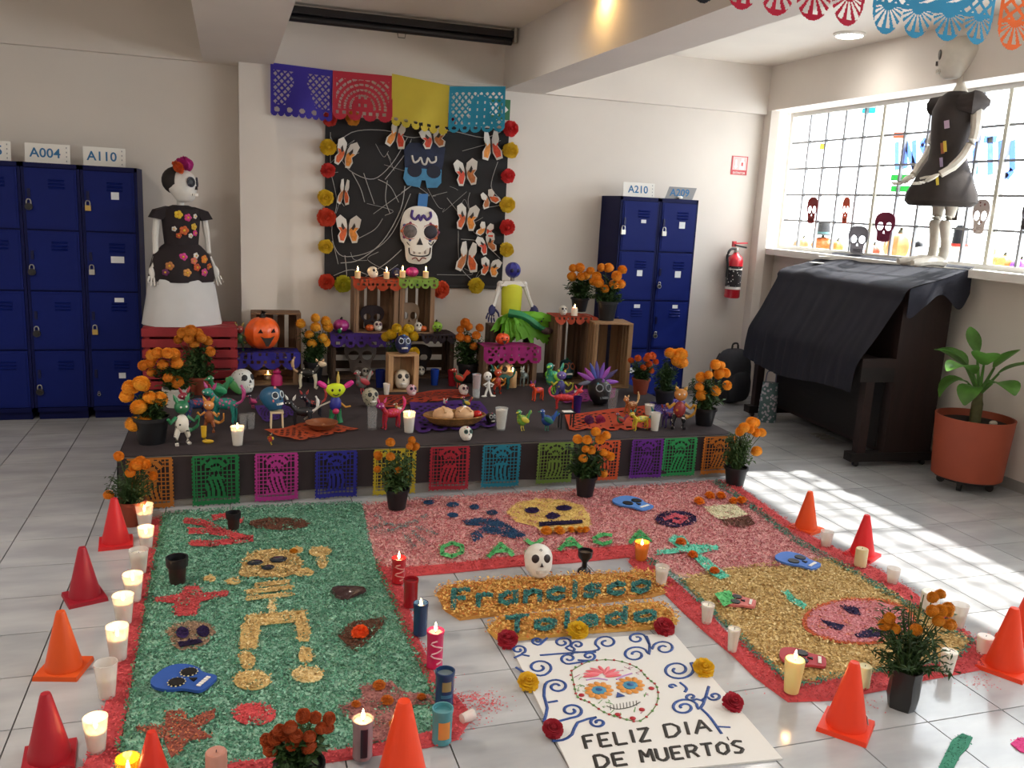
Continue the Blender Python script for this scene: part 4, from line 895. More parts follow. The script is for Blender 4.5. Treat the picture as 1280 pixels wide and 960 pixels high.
for s in (-1, 1):
    MB().tube(spline([(s*.15, .04, 1.04), (s*.19, .02, .86), (s*.175, -.02, .74), (s*.16, -.09, .65), (s*.13, -.15, .60)], 4), [.036]*3+[.03]*5+[.03]*5+[.024]*4, 8).obj('arm', BONE, t)
    hand(t, (s*.125, -.16, .60), (-1.0, 0, -s*.25), 1.05, BONE, -s)
MB().tube([(0, .02, 1.12), (0, .02, 1.19), (0, .01, 1.27)], [.06, .028, .026], 9).obj('neck', BONE, t)
skull((0, .0, 1.225), .27, None, '#c9c2b6', '#4a433d', parent=t, rough=.8, teeth='#c4bdb0', rot=(.12, 0, -.85))
for x, z, w, h, c in ((-.10, .92, .03, .05, '#b59ab0'), (-.115, .78, .018, .07, '#c8a93a'), (-.09, .77, .02, .07, '#9b5a3a'), (-.10, .68, .018, .06, '#a090b0'), (-.05, .98, .02, .03, '#7f9aa8'), (-.15, .56, .016, .06, '#d0b840')):
    MB().box((0, 0, 0), (w, .006, h)).obj('dress_patch', mat(c, .7), t, (-x*.85, -.118 if z > .6 else -.165, z), (0, -.2, .62))
MB().box((.02, .10, .36), (.06, .01, .10)).obj('dress_tail', DR, t)
# catrina doll on the left
cb = PY(230, 424, 6.52); cb = Vector((cb.x, 6.52, .725)); k = 1/S(cb); Hc = (424-222)*k
t = thing('catrina_doll', 'catrina doll in an embroidered black dress with a pink flower crown', 'doll', cb, .35, scale=Hc/1.30)
skm = mat('#c4c4c4', .8, var=.05, sc=5, name='white_paper_skirt'); DK = mat('#1e1418', .85, var=.2, sc=12, name='black_velvet')
MB().lathe([(.31, 0), (.29, .12), (.25, .36), (.235, .38)], 20, sy=.72, wob=lambda a, z: 1+.035*math.sin(7*a)*(1-z)).obj('white_skirt', skm, t)
MB().lathe([(.255, .34), (.262, .37), (.25, .45), (.22, .55), (.15, .615), (.13, .63), (.138, .72), (.15, .86), (.14, .90), (.06, .93)], 24, sy=.72, wob=lambda a, z: 1+(.05*math.sin(6*a) if z < .56 else 0)).obj('black_dress', DK, t)
for s in (-1, 1):
    MB().prism([(s*.10, .92), (s*.20, .89), (s*.235, .83), (s*.15, .815), (s*.12, .86)][::1], -.05, .05, ax='y').obj('cap_sleeve', DK, t)
    MB().tube(spline([(s*.18, 0, .84), (s*.20, -.01, .68), (s*.205, -.02, .56), (s*.235, -.05, .45)], 4), [.026]*4+[.022]*5+[.018]*4, 8).obj('arm', PAPW, t)
    hand(t, (s*.235, -.05, .46), (-.3, -s*.15, 0), 1.0, PAPW, -s, .15)
rr = random.Random(4)
for i, (x, z, s, c) in enumerate(((-.05, .86, .032, '#d8b62e'), (.02, .84, .03, '#c43a7c'), (.08, .85, .02, '#cfcac4'), (-.08, .75, .02, '#cfcac4'), (-.01, .74, .036, '#c05a28'), (.07, .77, .028, '#c9a83a'), (.08, .72, .024, '#c43a7c'), (.04, .70, .02, '#cfcac4'), (-.05, .70, .022, '#b8502a'), (-.04, .54, .032, '#c43a86'), (.06, .55, .024, '#cfcac4'), (.04, .51, .028, '#c9705a'), (-.14, .47, .034, '#b0713f'), (-.02, .42, .032, '#c98e4a'), (.13, .52, .035, '#d0782a'), (.06, .46, .03, '#b8502a'), (.12, .42, .032, '#b8427c'), (-.17, .42, .028, '#6a2a5a'), (.17, .46, .03, '#b0552a'))):
    rad = np.interp(z, [.37, .45, .55, .615, .72, .86], [.262, .25, .22, .15, .138, .15])
    y = -.72*math.sqrt(max(0, rad*rad-x*x))-.004
    mb = MB()
    for q in range(5): mb.ell((s*.55*math.cos(q*1.257), 0, s*.55*math.sin(q*1.257)), (s*.5, .008, s*.5), 8, 5)
    o = mb.obj('embroidered_flower', mat(c, .7, name='felt'), t, (x, y, z), (0, 0, x/rad*.9)); MB().ell((0, -.006, 0), (s*.3, .007, s*.3), 7, 5).obj('flower_centre', mat('#d6a52c', .7), o)
MB().tube([(0, 0, .90), (0, 0, 1.0)], .028, 9).obj('neck', PAPW, t)
hd = skull((0, -.02, .955), .26, None, '#d5d2cc', '#14121c', parent=t, rot=(0, 0, .75), ring='#3a3a46')
MB().ell((0, .12, .62), (.45, .44, .42), 16, 11, fn=lambda q: (q.x, q.y if q.y > -.35 else -.35, q.z if q.z > -.9 else -.9)).obj('hair', mat('#1d1614', .7, name='hair'), hd)
for i, (x, z, s, c) in enumerate(((-.38, .98, .20, '#d8632a'), (-.15, 1.08, .20, '#b8247a'), (.08, 1.10, .21, '#c02a86'), (.28, 1.02, .17, '#a81f6e'), (-.02, 1.2, .14, '#c8338c'))):
    mo('crown_flower', bloom_mesh('pom', 21, 7, 9, .75), hd, (x, -.12, z), (.9, 0, i), s, mat=petal_mat(c, .2))
# headless style doll in a yellow top and green skirt
db = P(650, 424, .285); db = Vector((2.06, 6.62, .62)); k = 1/S(db)
t = thing('seated_doll', 'seated doll in a yellow top and bright green tulle skirt with blue gloves', 'doll', db, 0)
YEL = mat('#c3c52a', .7, var=.08, sc=8, name='yellow_cloth'); GRN = mat('#7cc436', .6, var=.3, sc=6, transl=.4, name='green_tulle'); GRD = mat('#1f7a4a', .5, var=.3, sc=8, name='emerald_cloth'); NVY = mat('#1c1c4e', .7, name='navy_glove')
MB().lathe([(.082, .06), (.085, .16), (.088, .25), (.08, .30), (.04, .315)], 14, sy=.6).obj('yellow_top', YEL, t)
MB().box((0, 0, .315), (.20, .07, .04), taper=.7).obj('shoulders', PAPW, t)
for s in (-1, 1):
    MB().ell((s*.10, 0, .305), (.028, .028, .03), 8, 6).obj('shoulder_joint', PAPW, t)
    MB().tube(spline([(s*.105, 0, .30), (s*.13, -.02, .22), (s*.165, -.05, .13)], 4), [.019]*4+[.015]*5, 7).obj('arm', PAPW, t)
    hand(t, (s*.165, -.05, .145), (-.4, -s*.35, 0), .95, NVY, -s, .3)
MB().tube([(0, 0, .32), (0, 0, .37)], .018, 7).obj('neck', mat('#8a857c', .6), t)
MB().ell((0, 0, .42), (.062, .06, .062), 14, 10, fn=lambda q: q*(1+.06*math.sin(8*math.atan2(q.y, q.x)))).obj('head', mat('#2b2f86', .3, var=.3, sc=14, coat=.4, name='blue_foil'), t)
for s in (-1, 1): MB().ell((s*.025, -.055, .42), (.016, .01, .016), 8, 5).obj('eye', mat('#11133a', .4), t)
mb = MB(); rr = random.Random(9)
for i in range(60):
    a = rr.uniform(0, 2*PI); L = rr.uniform(.12, .26); x1 = .10+L*math.cos(a)*1.0; y1 = -.05-.10*abs(math.sin(a)); z1 = rr.uniform(-.16, .06)
    w = rr.uniform(.02, .045); p0 = Vector((.02*math.cos(a), -.03, .09)); p1 = Vector((x1*.6, y1, z1*.4+.07)); p2 = Vector((x1, y1-.02, z1)); s = Vector((w, .01, w*.4))
    mb.add([p0-s*.3, p0+s*.3, p1+s, p2+s*rr.uniform(.5, 1.4), p2-s*rr.uniform(.3, 1), p1-s], [(0, 1, 2, 5), (5, 2, 3, 4)])
mb.obj('tulle_skirt', GRN, t)
MB().tube(spline([(-.05, -.10, .09), (.06, -.14, .07), (.17, -.16, .0), (.23, -.17, -.03)], 4), [.05]*4+[.045]*5+[.03]*4, 9, flat=.7).obj('emerald_legging', GRD, t)
MB().ell((.25, -.18, -.04), (.05, .035, .03), 9, 6).obj('shoe', mat('#3a2626', .6), t)

# ------------------------------------------------------------------ big potted plant
v = P(1237, 598, 0); v = Vector((4.57, 4.26, 0))
t = thing('potted_dieffenbachia', 'leafy green houseplant in a large terracotta coloured pot on castors', 'potted plant', v)
k = 1/S(v); R0 = .235
MB().lathe([(R0*.86, .075), (R0*.9, .08), (R0, .46), (R0*1.01, .475), (R0*.96, .475), (R0*.93, .43)], 36).obj('pot', mat('#97442b', .6, var=.06, sc=6, name='orange_pot'), t)
MB().lathe([(R0*.93, .43), (R0*.5, .435)], 24).obj('soil', SOIL, t)
for a in (.6, 2.2, 3.7, 5.3):
    c = MB().box((0, 0, .06), (.04, .03, .03)).tube([(0, -.012, .026), (0, .012, .026)], .026, 12); c.obj('castor', BLACK, t, (R0*.62*math.cos(a), R0*.62*math.sin(a), 0), (0, 0, a))
MB().lathe([(R0*.8, .06), (R0*.8, .078)], 24).obj('dolly_plate', BLACK, t)
LD1 = mat('#5a8a3c', .4, var=.5, sc=11, transl=.35, name='variegated_leaf')
mb = MB(); mb.tube(spline([(0, 0, .42), (.0, 0, .56), (-.01, 0, .66)], 4), [.035]*5+[.028]*4, 9); mb.obj('trunk', mat('#5c5a38', .7, var=.3, sc=20, name='green_stalk'), t)
for az, el, L, ln, wd, dr in ((3.3, 1.0, .16, .28, .10, .9), (2.7, .7, .10, .24, .10, 1.5), (3.9, 1.15, .22, .2, .09, .5), (4.9, 1.2, .20, .20, .09, .2), (1.7, 1.35, .26, .18, .08, -.1), (5.1, 1.0, .18, .28, .10, .5), (4.5, .7, .14, .24, .10, .8), (2.2, 1.1, .2, .22, .10, .7), (1.7, .9, .2, .26, .11, .5), (3.6, .5, .12, .2, .08, 1.3)):
    b = Vector((0, 0, .62)); d = Vector((math.cos(az)*math.cos(el), math.sin(az)*math.cos(el), math.sin(el))); e = b+d*L
    lf = MB(); lf.tube([b, b+d*L*.5, e], [.014, .010, .007], 6)
    hz = Vector((math.cos(az), math.sin(az), 0)); sd = Vector((-math.sin(az), math.cos(az), 0))
    def leaf(u, w):
        an = el-.3-dr*u*1.5; 
        # integrate the midrib
        p = Vector(e); n_ = 8; 
        for q in range(int(u*n_)): aa = el-.3-dr*(q/n_)*1.5; p = p+(hz*math.cos(aa)+Vector((0, 0, math.sin(aa))))*(ln/n_)
        wl = wd*math.sin(PI*min(1, u*.92+.06))**.8; s_ = (w-.5)*2
        return p+sd*(wl*s_*.9)+Vector((0, 0, 1))*(abs(s_)*wl*.22)
    lf.grid(leaf, 8, 6); lf.obj('leaf', LD1, t)
MB().ell((0.07, -.08, .445), (.03, .02, .018), 8, 6).obj('pebble', mat('#c8c0b2', .7), t)

# ------------------------------------------------------------------ window decorations
def wskull(px, py, wp, hp, c, la, spots=None):
    v = PX(px, py+hp/2, 4.855); k = 1/S(v); ds = .2345/abs((lambda q: q)(1)); 
    a, b = PX(px-wp/2, py, 4.855), PX(px+wp/2, py, 4.855); w = abs(a.y-b.y); h = hp*k
    return flat_skull(None, w, h, .004, spots or mat(c, .7, transl=.45, name='card'), la, v, (PI/2, 0, -PI/2), 'paper skulls stuck on the window', eyes=.15)
wskull(1013, 263, 13, 32, '#7a2a2a', 'dark red paper skull on the window above the piano corner'); wskull(1055, 263, 9, 32, '#a5553f', 'narrow orange brown paper skull on the window'); wskull(1070, 300, 25, 34, '#7d7b80', 'grey paper skull just above the piano cloth'); wskull(1103, 284, 25, 36, '#6d1d40', 'maroon paper skull on the window'); wskull(1222, 271, 21, 42, '#b59a94', 'white speckled paper skull right of the skeleton doll', spot_mat('#7a4038', '#c2b5b0', 30, .25)); wskull(1281, 270, 14, 34, '#4a4548', 'dark paper skull cut by the right picture edge')
def film(c): return mat(c, .6, transl=.6, name='window_film')
XW = 4.915
def letter(px, py, wp, hp, ch, c, la):
    strokes = {'I': [[(.5, 0), (.5, 1)]], 'N': [[(0.1, 1), (.1, 0), (.9, 1), (.9, 0)]], 'S': [[(.9, .1), (.5, 0), (.1, .2), (.5, .5), (.9, .75), (.5, 1), (.1, .9)]], 'T': [[(0, .05), (1, .05)], [(.5, 0), (.5, 1)]], 'U': [[(.1, 0), (.1, .8), (.5, 1), (.9, .8), (.9, 0)]], '=': [[(0, 0), (1, 0)], [(0, 1), (1, 1)]], '-': [[(0, .5), (1, .5)]]}[ch]
    t = thing('window_letter', la, 'lettering', PX(px, py, XW), group='coloured letters on the window'); o = t.location.copy()
    for i, st in enumerate(strokes):
        for (x0, y0), (x1, y1) in zip(st, st[1:]):
            a = PX(px+x0*wp, py+y0*hp, XW)-o; b = PX(px+x1*wp, py+y1*hp, XW)-o; d = (b-a); n = Vector((0, -d.z, d.y)).normalized()*.024; e = d.normalized()*.004; th = Vector((.002, 0, 0)); a = a-e; b = b+e
            MB().add([a-n, b-n, b+n, a+n, a-n+th, b-n+th, b+n+th, a+n+th], [(0, 1, 2, 3), (7, 6, 5, 4), (0, 4, 5, 1), (1, 5, 6, 2), (2, 6, 7, 3), (3, 7, 4, 0)]).obj('letter_stroke', film(c if not (ch == 'I' and i == 9) else c), t)
letter(1118, 178, 6, 34, 'I', '#96b2ea', 'first blue letter I on the window'); letter(1130, 176, 14, 34, 'N', '#92aeea', 'blue letter N on the window left of the skeleton doll'); letter(1117, 166, 14, 6, '-', '#e0876a', 'salmon stroke above the first window letter')
letter(1150, 174, 14, 36, 'S', '#92aeea', 'blue letter S behind the skeleton doll'); letter(1172, 170, 16, 40, 'T', '#96b2ea', 'blue letter T behind the skeleton doll')
letter(1214, 168, 10, 50, 'I', '#96b2ea', 'blue letter I right of the skeleton doll'); letter(1230, 172, 15, 46, 'T', '#96b2ea', 'blue letter T right of the skeleton doll'); letter(1249, 176, 18, 46, 'U', '#92aeea', 'blue letter U near the right picture edge')
letter(1114, 222, 22, 14, '=', '#3fae62', 'two green stripes on the window under the letters'); letter(1078, 136, 16, 4, '-', '#57b8c4', 'teal stripe at the top of the window'); letter(1025, 176, 10, 14, '-', '#e6d468', 'pale yellow patch on the window glass')
# things on the ledge outside
struct('trim_7', MB().bb((5.07, 2.5, 1.30), (5.3, 7.3, 1.37)), mat('#d9d6d0', .8))
def pumpkin(loc, r, label, col='#d9661f', stem='#3a3a20', group=None, face=False, squash=.85, rz=0, name='pumpkin', fcol='#1a0f08', coat=.2):
    t = thing(name, label, 'pumpkin', loc, rz, group, r)
    key = ('pump', squash)
    mo('pumpkin_body', cached(key, lambda: MB().ell((0, 0, squash), (1, 1, squash), 32, 12, fn=lambda q: Vector((q.x, q.y, q.z))*(1+.06*math.cos(8*math.atan2(q.y, q.x))*math.sqrt(q.x**2+q.y**2))-Vector((0, 0, .06*max(0, abs(q.z)-.8)*5*math.copysign(1, q.z)))).mesh('pumpkin_body')), t, mat=mat(col, .4, coat=coat, var=.12, sc=3, name='pumpkin_skin'))
    MB().tube([(0, 0, 1.8*squash), (.03, 0, 2.1*squash), (.10, 0, 2.3*squash)], [.22, .15, .17], 7).obj('stem', mat(stem, .7), t)
    if face:
        fm = mat(fcol, .6)
        for s in (-1, 1): MB().prism([(-.14, 0), (.14, 0), (.02, .24)], .0, .06, ax='y').obj('eye', fm, t, (s*.36, -.86, 1.15*squash), (.25, 0, s*.42))
        MB().prism([(-.42, .12), (-.2, .0), (.2, .0), (.42, .12), (.22, -.22), (.06, -.5), (-.08, -.5), (-.2, -.22)], 0, .05, ax='y').obj('mouth', fm, t, (0, -1.0, .85*squash))
    return t
def out_p(px, py, x=5.15): v = PX(px, py, x); return Vector((x, v.y, 1.37))
g = 'pumpkins outside the window'
pumpkin(out_p(1003, 309), .075, 'pale tan pumpkin outside behind the red paper skull', '#b98a5a', group=g); pumpkin(out_p(1027, 310), .09, 'orange pumpkin under the witch hat outside', '#d9702f', group=g); pumpkin(out_p(1046, 311), .075, 'bright orange pumpkin outside left of the grey paper skull', '#e5752a', group=g)
pumpkin(out_p(1092, 313), .07, 'reddish pumpkin outside below the maroon paper skull', '#b8503a', group=g); pumpkin(out_p(1122, 315), .11, 'large orange pumpkin outside left of the doll legs', '#d98a50', squash=1.05, group=g); pumpkin(out_p(1172, 318), .07, 'green gourd outside behind the doll legs', '#6f8a5a', group=g)
pumpkin(out_p(1255, 326), .07, 'small orange pumpkin outside near the right edge', '#e88a3a', group=g); pumpkin(out_p(1276, 328), .06, 'purple topped pumpkin outside at the right edge', '#7a3aa8', group=g)
def hat(loc, r, h, label, c='#2a2c30', band='#5a8a8a'):
    t = thing('witch_hat', label, 'hat', loc); MB().lathe([(r, 0), (r, .006), (r*.62, .012), (r*.55, h*.6), (r*.5, h), (r*.3, h*1.02)], 20).obj('hat_body', mat(c, .8), t); MB().lathe([(r*.63, .012), (r*.605, h*.25)], 20, cap=False).obj('hat_band', mat(band, .7), t)
v = out_p(1027, 310); hat((v.x, v.y, 1.37+.165), .10, .12, 'dark hat with teal band on the outside pumpkin')
v = out_p(1197, 320); t = thing('snowman_figure', 'white ghost figure with a tall black hat outside the window', 'figure', v)
MB().ell((0, 0, .06), (.10, .10, .06), 12, 8).ell((0, 0, .13), (.06, .06, .05), 10, 7).obj('body', WHITE, t); MB().lathe([(.06, .16), (.055, .18), (.05, .28), (.03, .31)], 14).obj('hat', BLACK, t); MB().lathe([(.064, .155), (.064, .175)], 14).obj('hat_band', mat('#b03020', .6), t)
v = out_p(1148, 318); t = thing('penguin_figure', 'small black and white figure outside left of the doll legs', 'figure', v); MB().ell((0, 0, .07), (.05, .05, .07), 12, 8).obj('body', WHITE, t); MB().ell((0, .01, .14), (.035, .035, .035), 10, 7).obj('head', BLACK, t)
v = out_p(1238, 324); t = thing('chick_figure', 'yellow chick figure outside near the right edge', 'figure', v); MB().ell((0, 0, .06), (.045, .045, .06), 12, 8).obj('body', mat('#e8c03a', .6), t); MB().ell((0, 0, .135), (.03, .03, .03), 10, 7).obj('head', mat('#e8a02a', .6), t); MB().lathe([(.012, 0), (.001, .03)], 6).obj('beak', mat('#d8602a', .6), t, (-.03, 0, .135), (0, -PI/2, 0))
# ------------------------------------------------------------------ altar platform and cloth
Z0 = PLAT[4]; x0, y0, x1, y1, _ = PLAT
t = tag(MB().bb((x0+.01, y0+.012, 0), (x1-.01, y1-.01, Z0-.012)).obj('altar_platform', mat('#8d8a86', .8, var=.1, sc=6, name='concrete')), 'low grey platform carrying the whole altar', 'platform')
DC = mat('#291f23', .85, var=.18, sc=4, bump=.12, bsc=20, name='dark_cloth')
ct = thing('altar_cloth', 'dark brown cloth covering the altar platform', 'cloth', (0, 0, 0))
MB().grid(lambda u, w: (x0+(x1-x0)*u, y0+(y1-y0)*w, Z0-.001+.0015*math.sin(20*u+3*w)*math.sin(15*w)), 60, 40).obj('cloth_top', DC, ct)
MB().grid(lambda u, w: (x0+(x1-x0)*u, y0-.004-.010*w*(1+math.sin(38*u)*.7+math.sin(91*u)*.3), Z0-.004-(.225+.012*math.sin(9*u+1))*w), 120, 8, flip=True).obj('front_drop', DC, ct)
for s, xx in ((-1, x0), (1, x1)):
    MB().grid(lambda u, w: (xx+s*(.004+.008*w*(1+math.sin(30*u))), y0+(y1-y0)*u, Z0-.004-.22*w), 50, 6, flip=s < 0).obj('side_drop', DC, ct)
# front row of cut paper
fr = [((157, 573), (216, 572), '#b8712a', 'ochre banner half behind a marigold pot, leftmost along the platform'), ((239, 568), (299, 566), '#1f7a45', 'dark green banner along the platform front'), ((318, 563), (373, 562), '#bd3a94', 'magenta banner along the platform front'), ((394, 562), (447, 561), '#2e2f9a', 'dark blue banner along the platform front'), ((467, 558), (521, 556), '#c3ac2a', 'yellow banner behind a marigold pot'), ((538, 553), (588, 552), '#ab2838', 'crimson banner along the platform front'), ((604, 551), (652, 550), '#24839c', 'turquoise banner along the platform front'), ((673, 550), (718, 548), '#7d9c48', 'olive green banner left of a marigold pot'), ((736, 547), (777, 545), '#dc5f35', 'orange red banner behind a marigold pot'), ((791, 544), (831, 543), '#6a2a92', 'purple banner along the platform front'), ((831, 543), (873, 541), '#2f9a58', 'bright green banner beside the purple one'), ((881, 540), (922, 539), '#d07d2c', 'orange banner at the right end of the platform')]
for i, (pa, pb, c, la) in enumerate(fr):
    a, b = PY(*pa, y0-.03), PY(*pb, y0-.03); a.z = b.z = Z0-.002; dr = (.285, .285, .28, .28, .28, .272, .27, .265, .265, .262, .26, .26)[i]-.006
    banner('lattice', a, b, dr, c, la, 44, 50, seed=i, wave=.005, group='cut paper banners along the platform front', curl=-.01)
a, b = Vector((x0, y0-.028, Z0+.001)), Vector((x1, y0-.028, Z0+.001)); tag(MB().tube([a, b], .0022, 5).obj('banner_string', mat('#6a655f', .8)), 'thin string along the platform front holding the banners', 'string')

# ------------------------------------------------------------------ crates
def fc(px, py, z, d): v = P(px, py, z); return v+Vector((0, d/2, 0)), 1/S(v)
RC = mat('#8c1c24', .6, var=.15, sc=10, name='red_paint')
for i in range(2):
    t = thing('red_crate', ('lower', 'upper')[i]+' red painted slatted crate under the catrina doll', 'crate', (-.262, 6.48, Z0+.002+.22*i), group='red slatted crates')
    for q in range(3):
        for s in (-1, 1): mo('slat', cached('rsl', lambda: MB().box((0, 0, 0), (.62, .014, .056)).mesh('slat', RC)), t, (0, s*.17, .034+.074*q))
        for s in (-1, 1): mo('slat', cached('rsl2', lambda: MB().box((0, 0, 0), (.014, .32, .056)).mesh('slat', RC)), t, (s*.30, 0, .034+.074*q))
    for sx in (-1, 1):
        for sy in (-1, 1): mo('corner_post', cached('rcp', lambda: MB().box((0, 0, 0), (.03, .03, .214)).mesh('corner_post', RC)), t, (sx*.278, sy*.148, .108))
    for q in range(3): mo('slat', cached('rsl3', lambda: MB().box((0, 0, 0), (.60, .09, .012)).mesh('slat', RC)), t, (0, -.11+.11*q, .211))
c, k = fc(315, 468, Z0, .3); crate((.33, 6.755, Z0), .36, .20, .50, 'tall brown crate behind the large pumpkin lantern', '#6e5138', 0, 'v')
c, k = fc(331, 482, Z0, .26); crate(c, 80*k, .26, 41*k, 'low crate under the blue cut paper with the pumpkin lantern', '#6d523a', .03, 'h', back_n=3); BL = (c, 80*k, 41*k)
c, k = fc(492, 474, Z0, .30); LC = (c, 154*k, 56*k); crate(c, 154*k, .30, 56*k, 'wide low dark crate at the back centre of the altar', '#4a3527', 0, 'h', back_n=3, gap=.045)
zt = Z0+56*k+.001
c2 = Vector((PY(468, 400, c.y).x, c.y+.02, zt)); k2 = 1/S(c2)
crate(c2, 54*k2, .24, 66*k2, 'left tall crate with orange cut paper on the low crate', '#82644a', 0, 'v', back_n=3, gap=.022)
c3 = Vector((PY(518, 400, c.y).x, c.y+.02, zt)); crate(c3, 44*k2, .24, 68*k2, 'right tall crate with green cut paper on the low crate', '#82644a', 0, 'v', back_n=3, gap=.022)
ZT1, ZT2 = zt+66*k2, zt+68*k2
c, k = fc(504, 490, Z0, .13); crate(c, 38*k, .13, 47*k, 'small pale upright crate holding a white skull', '#b08a62', 0, 'v', side_n=2, back_n=2, gap=.004); SC1 = (c, 47*k)
c, k = fc(637, 483, Z0, .22); PC = (c, 70*k, 50*k); crate(c, 70*k, .22, 50*k, 'crate under magenta cut paper holding a skull', '#6e5640', 0, 'h', back_n=3, gap=.02)
dz = PY(637, 402, 6.62).z; dx = PY(637, 402, 6.62).x
crate((dx+.02, 6.67, Z0), .36, .20, dz-Z0-.03, 'dark crate hidden under the seated doll skirt', '#4a382b', 0, 'h', back_n=3)
bpy.data.objects['seated_doll'].location = (dx, 6.60, dz-.005)
c, k = fc(714, 480, Z0, .28); R1 = (c, 44*k, 84*k); crate(c, 44*k, .28, 84*k, 'tall crate with orange cut paper at the right of the altar', '#715742', 0, 'v', back_n=3, gap=.02)
c, k = fc(766, 486, Z0, .28); R2 = (c, 50*k, 82*k); crate(c+Vector((.0, 0.02, 0)), 50*k, .28, 82*k, 'rightmost tall crate with a marigold pot on top', '#8d6c49', -.12, 'v', side_n=4, back_n=3, gap=.03)

# cut paper over crates
def drape(c, w, d, z, drop, col, label, kind='arch', seed=1):
    t = tag(mo('paper_drape', None), None)
    bpy.data.objects.remove(t)
    L = d*.8+drop
    def fn(u, v):
        s = v*L; x = (u-.5)*w*1.04
        if s < d*.8: return Vector((x, d*.3-s, .004+.003*math.sin(12*u+5*v)))
        return Vector((x+.01*math.sin(8*u), -d/2-.008-.012*(s-d*.8)/drop*(1+math.sin(14*u+seed)), .004-(s-d*.8)))
    me = MB().grid(fn, 60, 60, mask=picado_mask(kind, 60, 60, seed), flip=False).mesh('cut_paper_or_sun_spot')
    return tag(mo('paper_drape', me, None, (c.x, c.y, z), mat=tissue(col)), label, 'paper sheet', 'cut paper laid over the crates')
drape(BL[0], BL[1], .26, Z0+BL[2], 17/S(BL[0])*1.2, '#342c96', 'indigo cut paper over the crate under the pumpkin lantern', 'arch', 2)
drape(LC[0]+Vector((-LC[1]*.26, 0, 0)), LC[1]*.48, .30, Z0+LC[2], .10, '#4b2a86', 'purple cut paper on the left half of the low crate', 'bust', 3)
drape(c2, 56*k2, .24, ZT1, .085, '#c04a26', 'orange cut paper on the left tall crate', 'arch', 4); drape(c3, 46*k2, .24, ZT2, .075, '#8db04a', 'lime green cut paper on the right tall crate', 'bust', 5)
drape(PC[0], PC[1], .24, Z0+PC[2], .13, '#a82678', 'magenta cut paper over the crate with a skull', 'bust', 6); drape(R1[0], R1[1]*1.2, .28, Z0+R1[2], .06, '#b8482a', 'burnt orange cut paper on the right tall crate', 'arch', 7)
drape(LC[0]+Vector((LC[1]*.36, 0, 0)), LC[1]*.27, .30, Z0+LC[2], .07, '#3a2f38', 'dark brown cut paper on the right half of the low crate', 'arch', 8)

# ------------------------------------------------------------------ marigolds
def mg(bx, by, z, bl, size, label, pot='black', col='#e08a1a', **kw):
    up = max(by-y for x, y in bl)+size*.3; r = random.Random(bx)
    return marigold(bx, by, z, up, label, pot=pot, col=col, blooms=[(x-bx, by-y, size*r.uniform(.88, 1.15)) for x, y in bl], **kw)
mg(190, 553, Z0, [(163, 494), (168, 483), (181, 476), (190, 494), (201, 497), (170, 529), (183, 524), (178, 505)], 19, 'marigold with large blooms in a black pot at the left platform corner', col='#f2a42a', pot_w=42, spread=.42, pot_h=34)
mg(219, 508, Z0, [(194, 444), (202, 438), (213, 437), (220, 440), (184, 456), (192, 453), (207, 454), (223, 452), (193, 465), (213, 469), (223, 475)], 15, 'marigold in a white pot behind the left corner one', 'white', '#ea982c', spread=.45, pot_w=28, pot_h=24)
mg(250, 492, Z0, [(232, 415), (241, 412), (249, 416), (227, 424), (239, 421), (260, 425), (263, 437), (254, 420), (245, 428)], 14, 'marigold in front of the catrina doll skirt', 'terra', '#dd902c', spread=.3, pot_w=26, pot_h=22)
mg(392, 477, Z0, [(376, 404), (393, 396), (393, 407), (406, 401), (408, 408), (386, 417), (402, 421), (389, 428), (406, 427)], 13, 'marigold between pumpkin lantern and low crate', 'black', '#eaac30', spread=.28, pot_w=24, pot_h=26)
mg(584, 477, Z0, [(576, 402), (581, 407), (571, 411), (596, 409), (590, 417), (579, 422), (587, 431), (570, 420)], 12, 'marigold between the low crate and the magenta paper', 'black', '#d98320', spread=.33, pot_w=26, pot_h=24)
mg(497, 479, Z0, [(493, 409), (486, 417), (481, 421), (507, 410), (502, 417), (515, 420), (511, 411), (496, 425), (517, 440)], 13, 'yellow marigold behind the dark blue skull', 'black', '#d8b41e', spread=.24, pot_w=15, pot_h=20)
zr = Z0+R1[2]+.008; mg(724, 389, zr, [(718, 335), (710, 336), (719, 345), (730, 338), (734, 351), (709, 346), (726, 344)], 12, 'left marigold on the right tall crates', 'black', '#ee9c26', spread=.45, pot_w=22, pot_h=17)
zr = Z0+R2[2]+.001; mg(758, 400, zr, [(743, 335), (751, 335), (771, 337), (762, 344), (739, 346), (741, 354), (760, 355), (749, 361), (771, 355)], 12, 'right marigold on the right tall crates', 'black', '#ee9c26', spread=.4, pot_w=25, pot_h=24)
mg(800, 492, Z0, [(802, 443), (811, 444), (799, 446), (805, 453), (798, 458), (809, 462), (784, 450), (790, 446), (818, 452)], 9, 'small bloomed marigold in a terracotta pot', 'terra', '#d9641e', spread=.45, pot_w=22, pot_h=20)
mg(830, 506, Z0, [(829, 440), (845, 442), (838, 450), (849, 453), (836, 442)], 16, 'marigold with a few big blooms beside the terracotta pot', 'black', '#f4a22a', spread=.28, pot_w=26, pot_h=20)
mg(880, 531, Z0, [(881, 453), (892, 455), (871, 465), (890, 465), (901, 465), (863, 481), (869, 492), (884, 486), (907, 481), (864, 469)], 13, 'marigold in a black pot at the right platform end', 'black', '#f4a22a', spread=.32, pot_w=27, pot_h=22)
mg(918, 607, 0, [(914, 529), (925, 523), (937, 527), (949, 540), (945, 564), (940, 539), (927, 533), (911, 534)], 13, 'marigold on the floor at the right carpet corner', 'black', '#f4a22a', spread=.26, pot_w=28, pot_h=25, leaf=LEAF2)
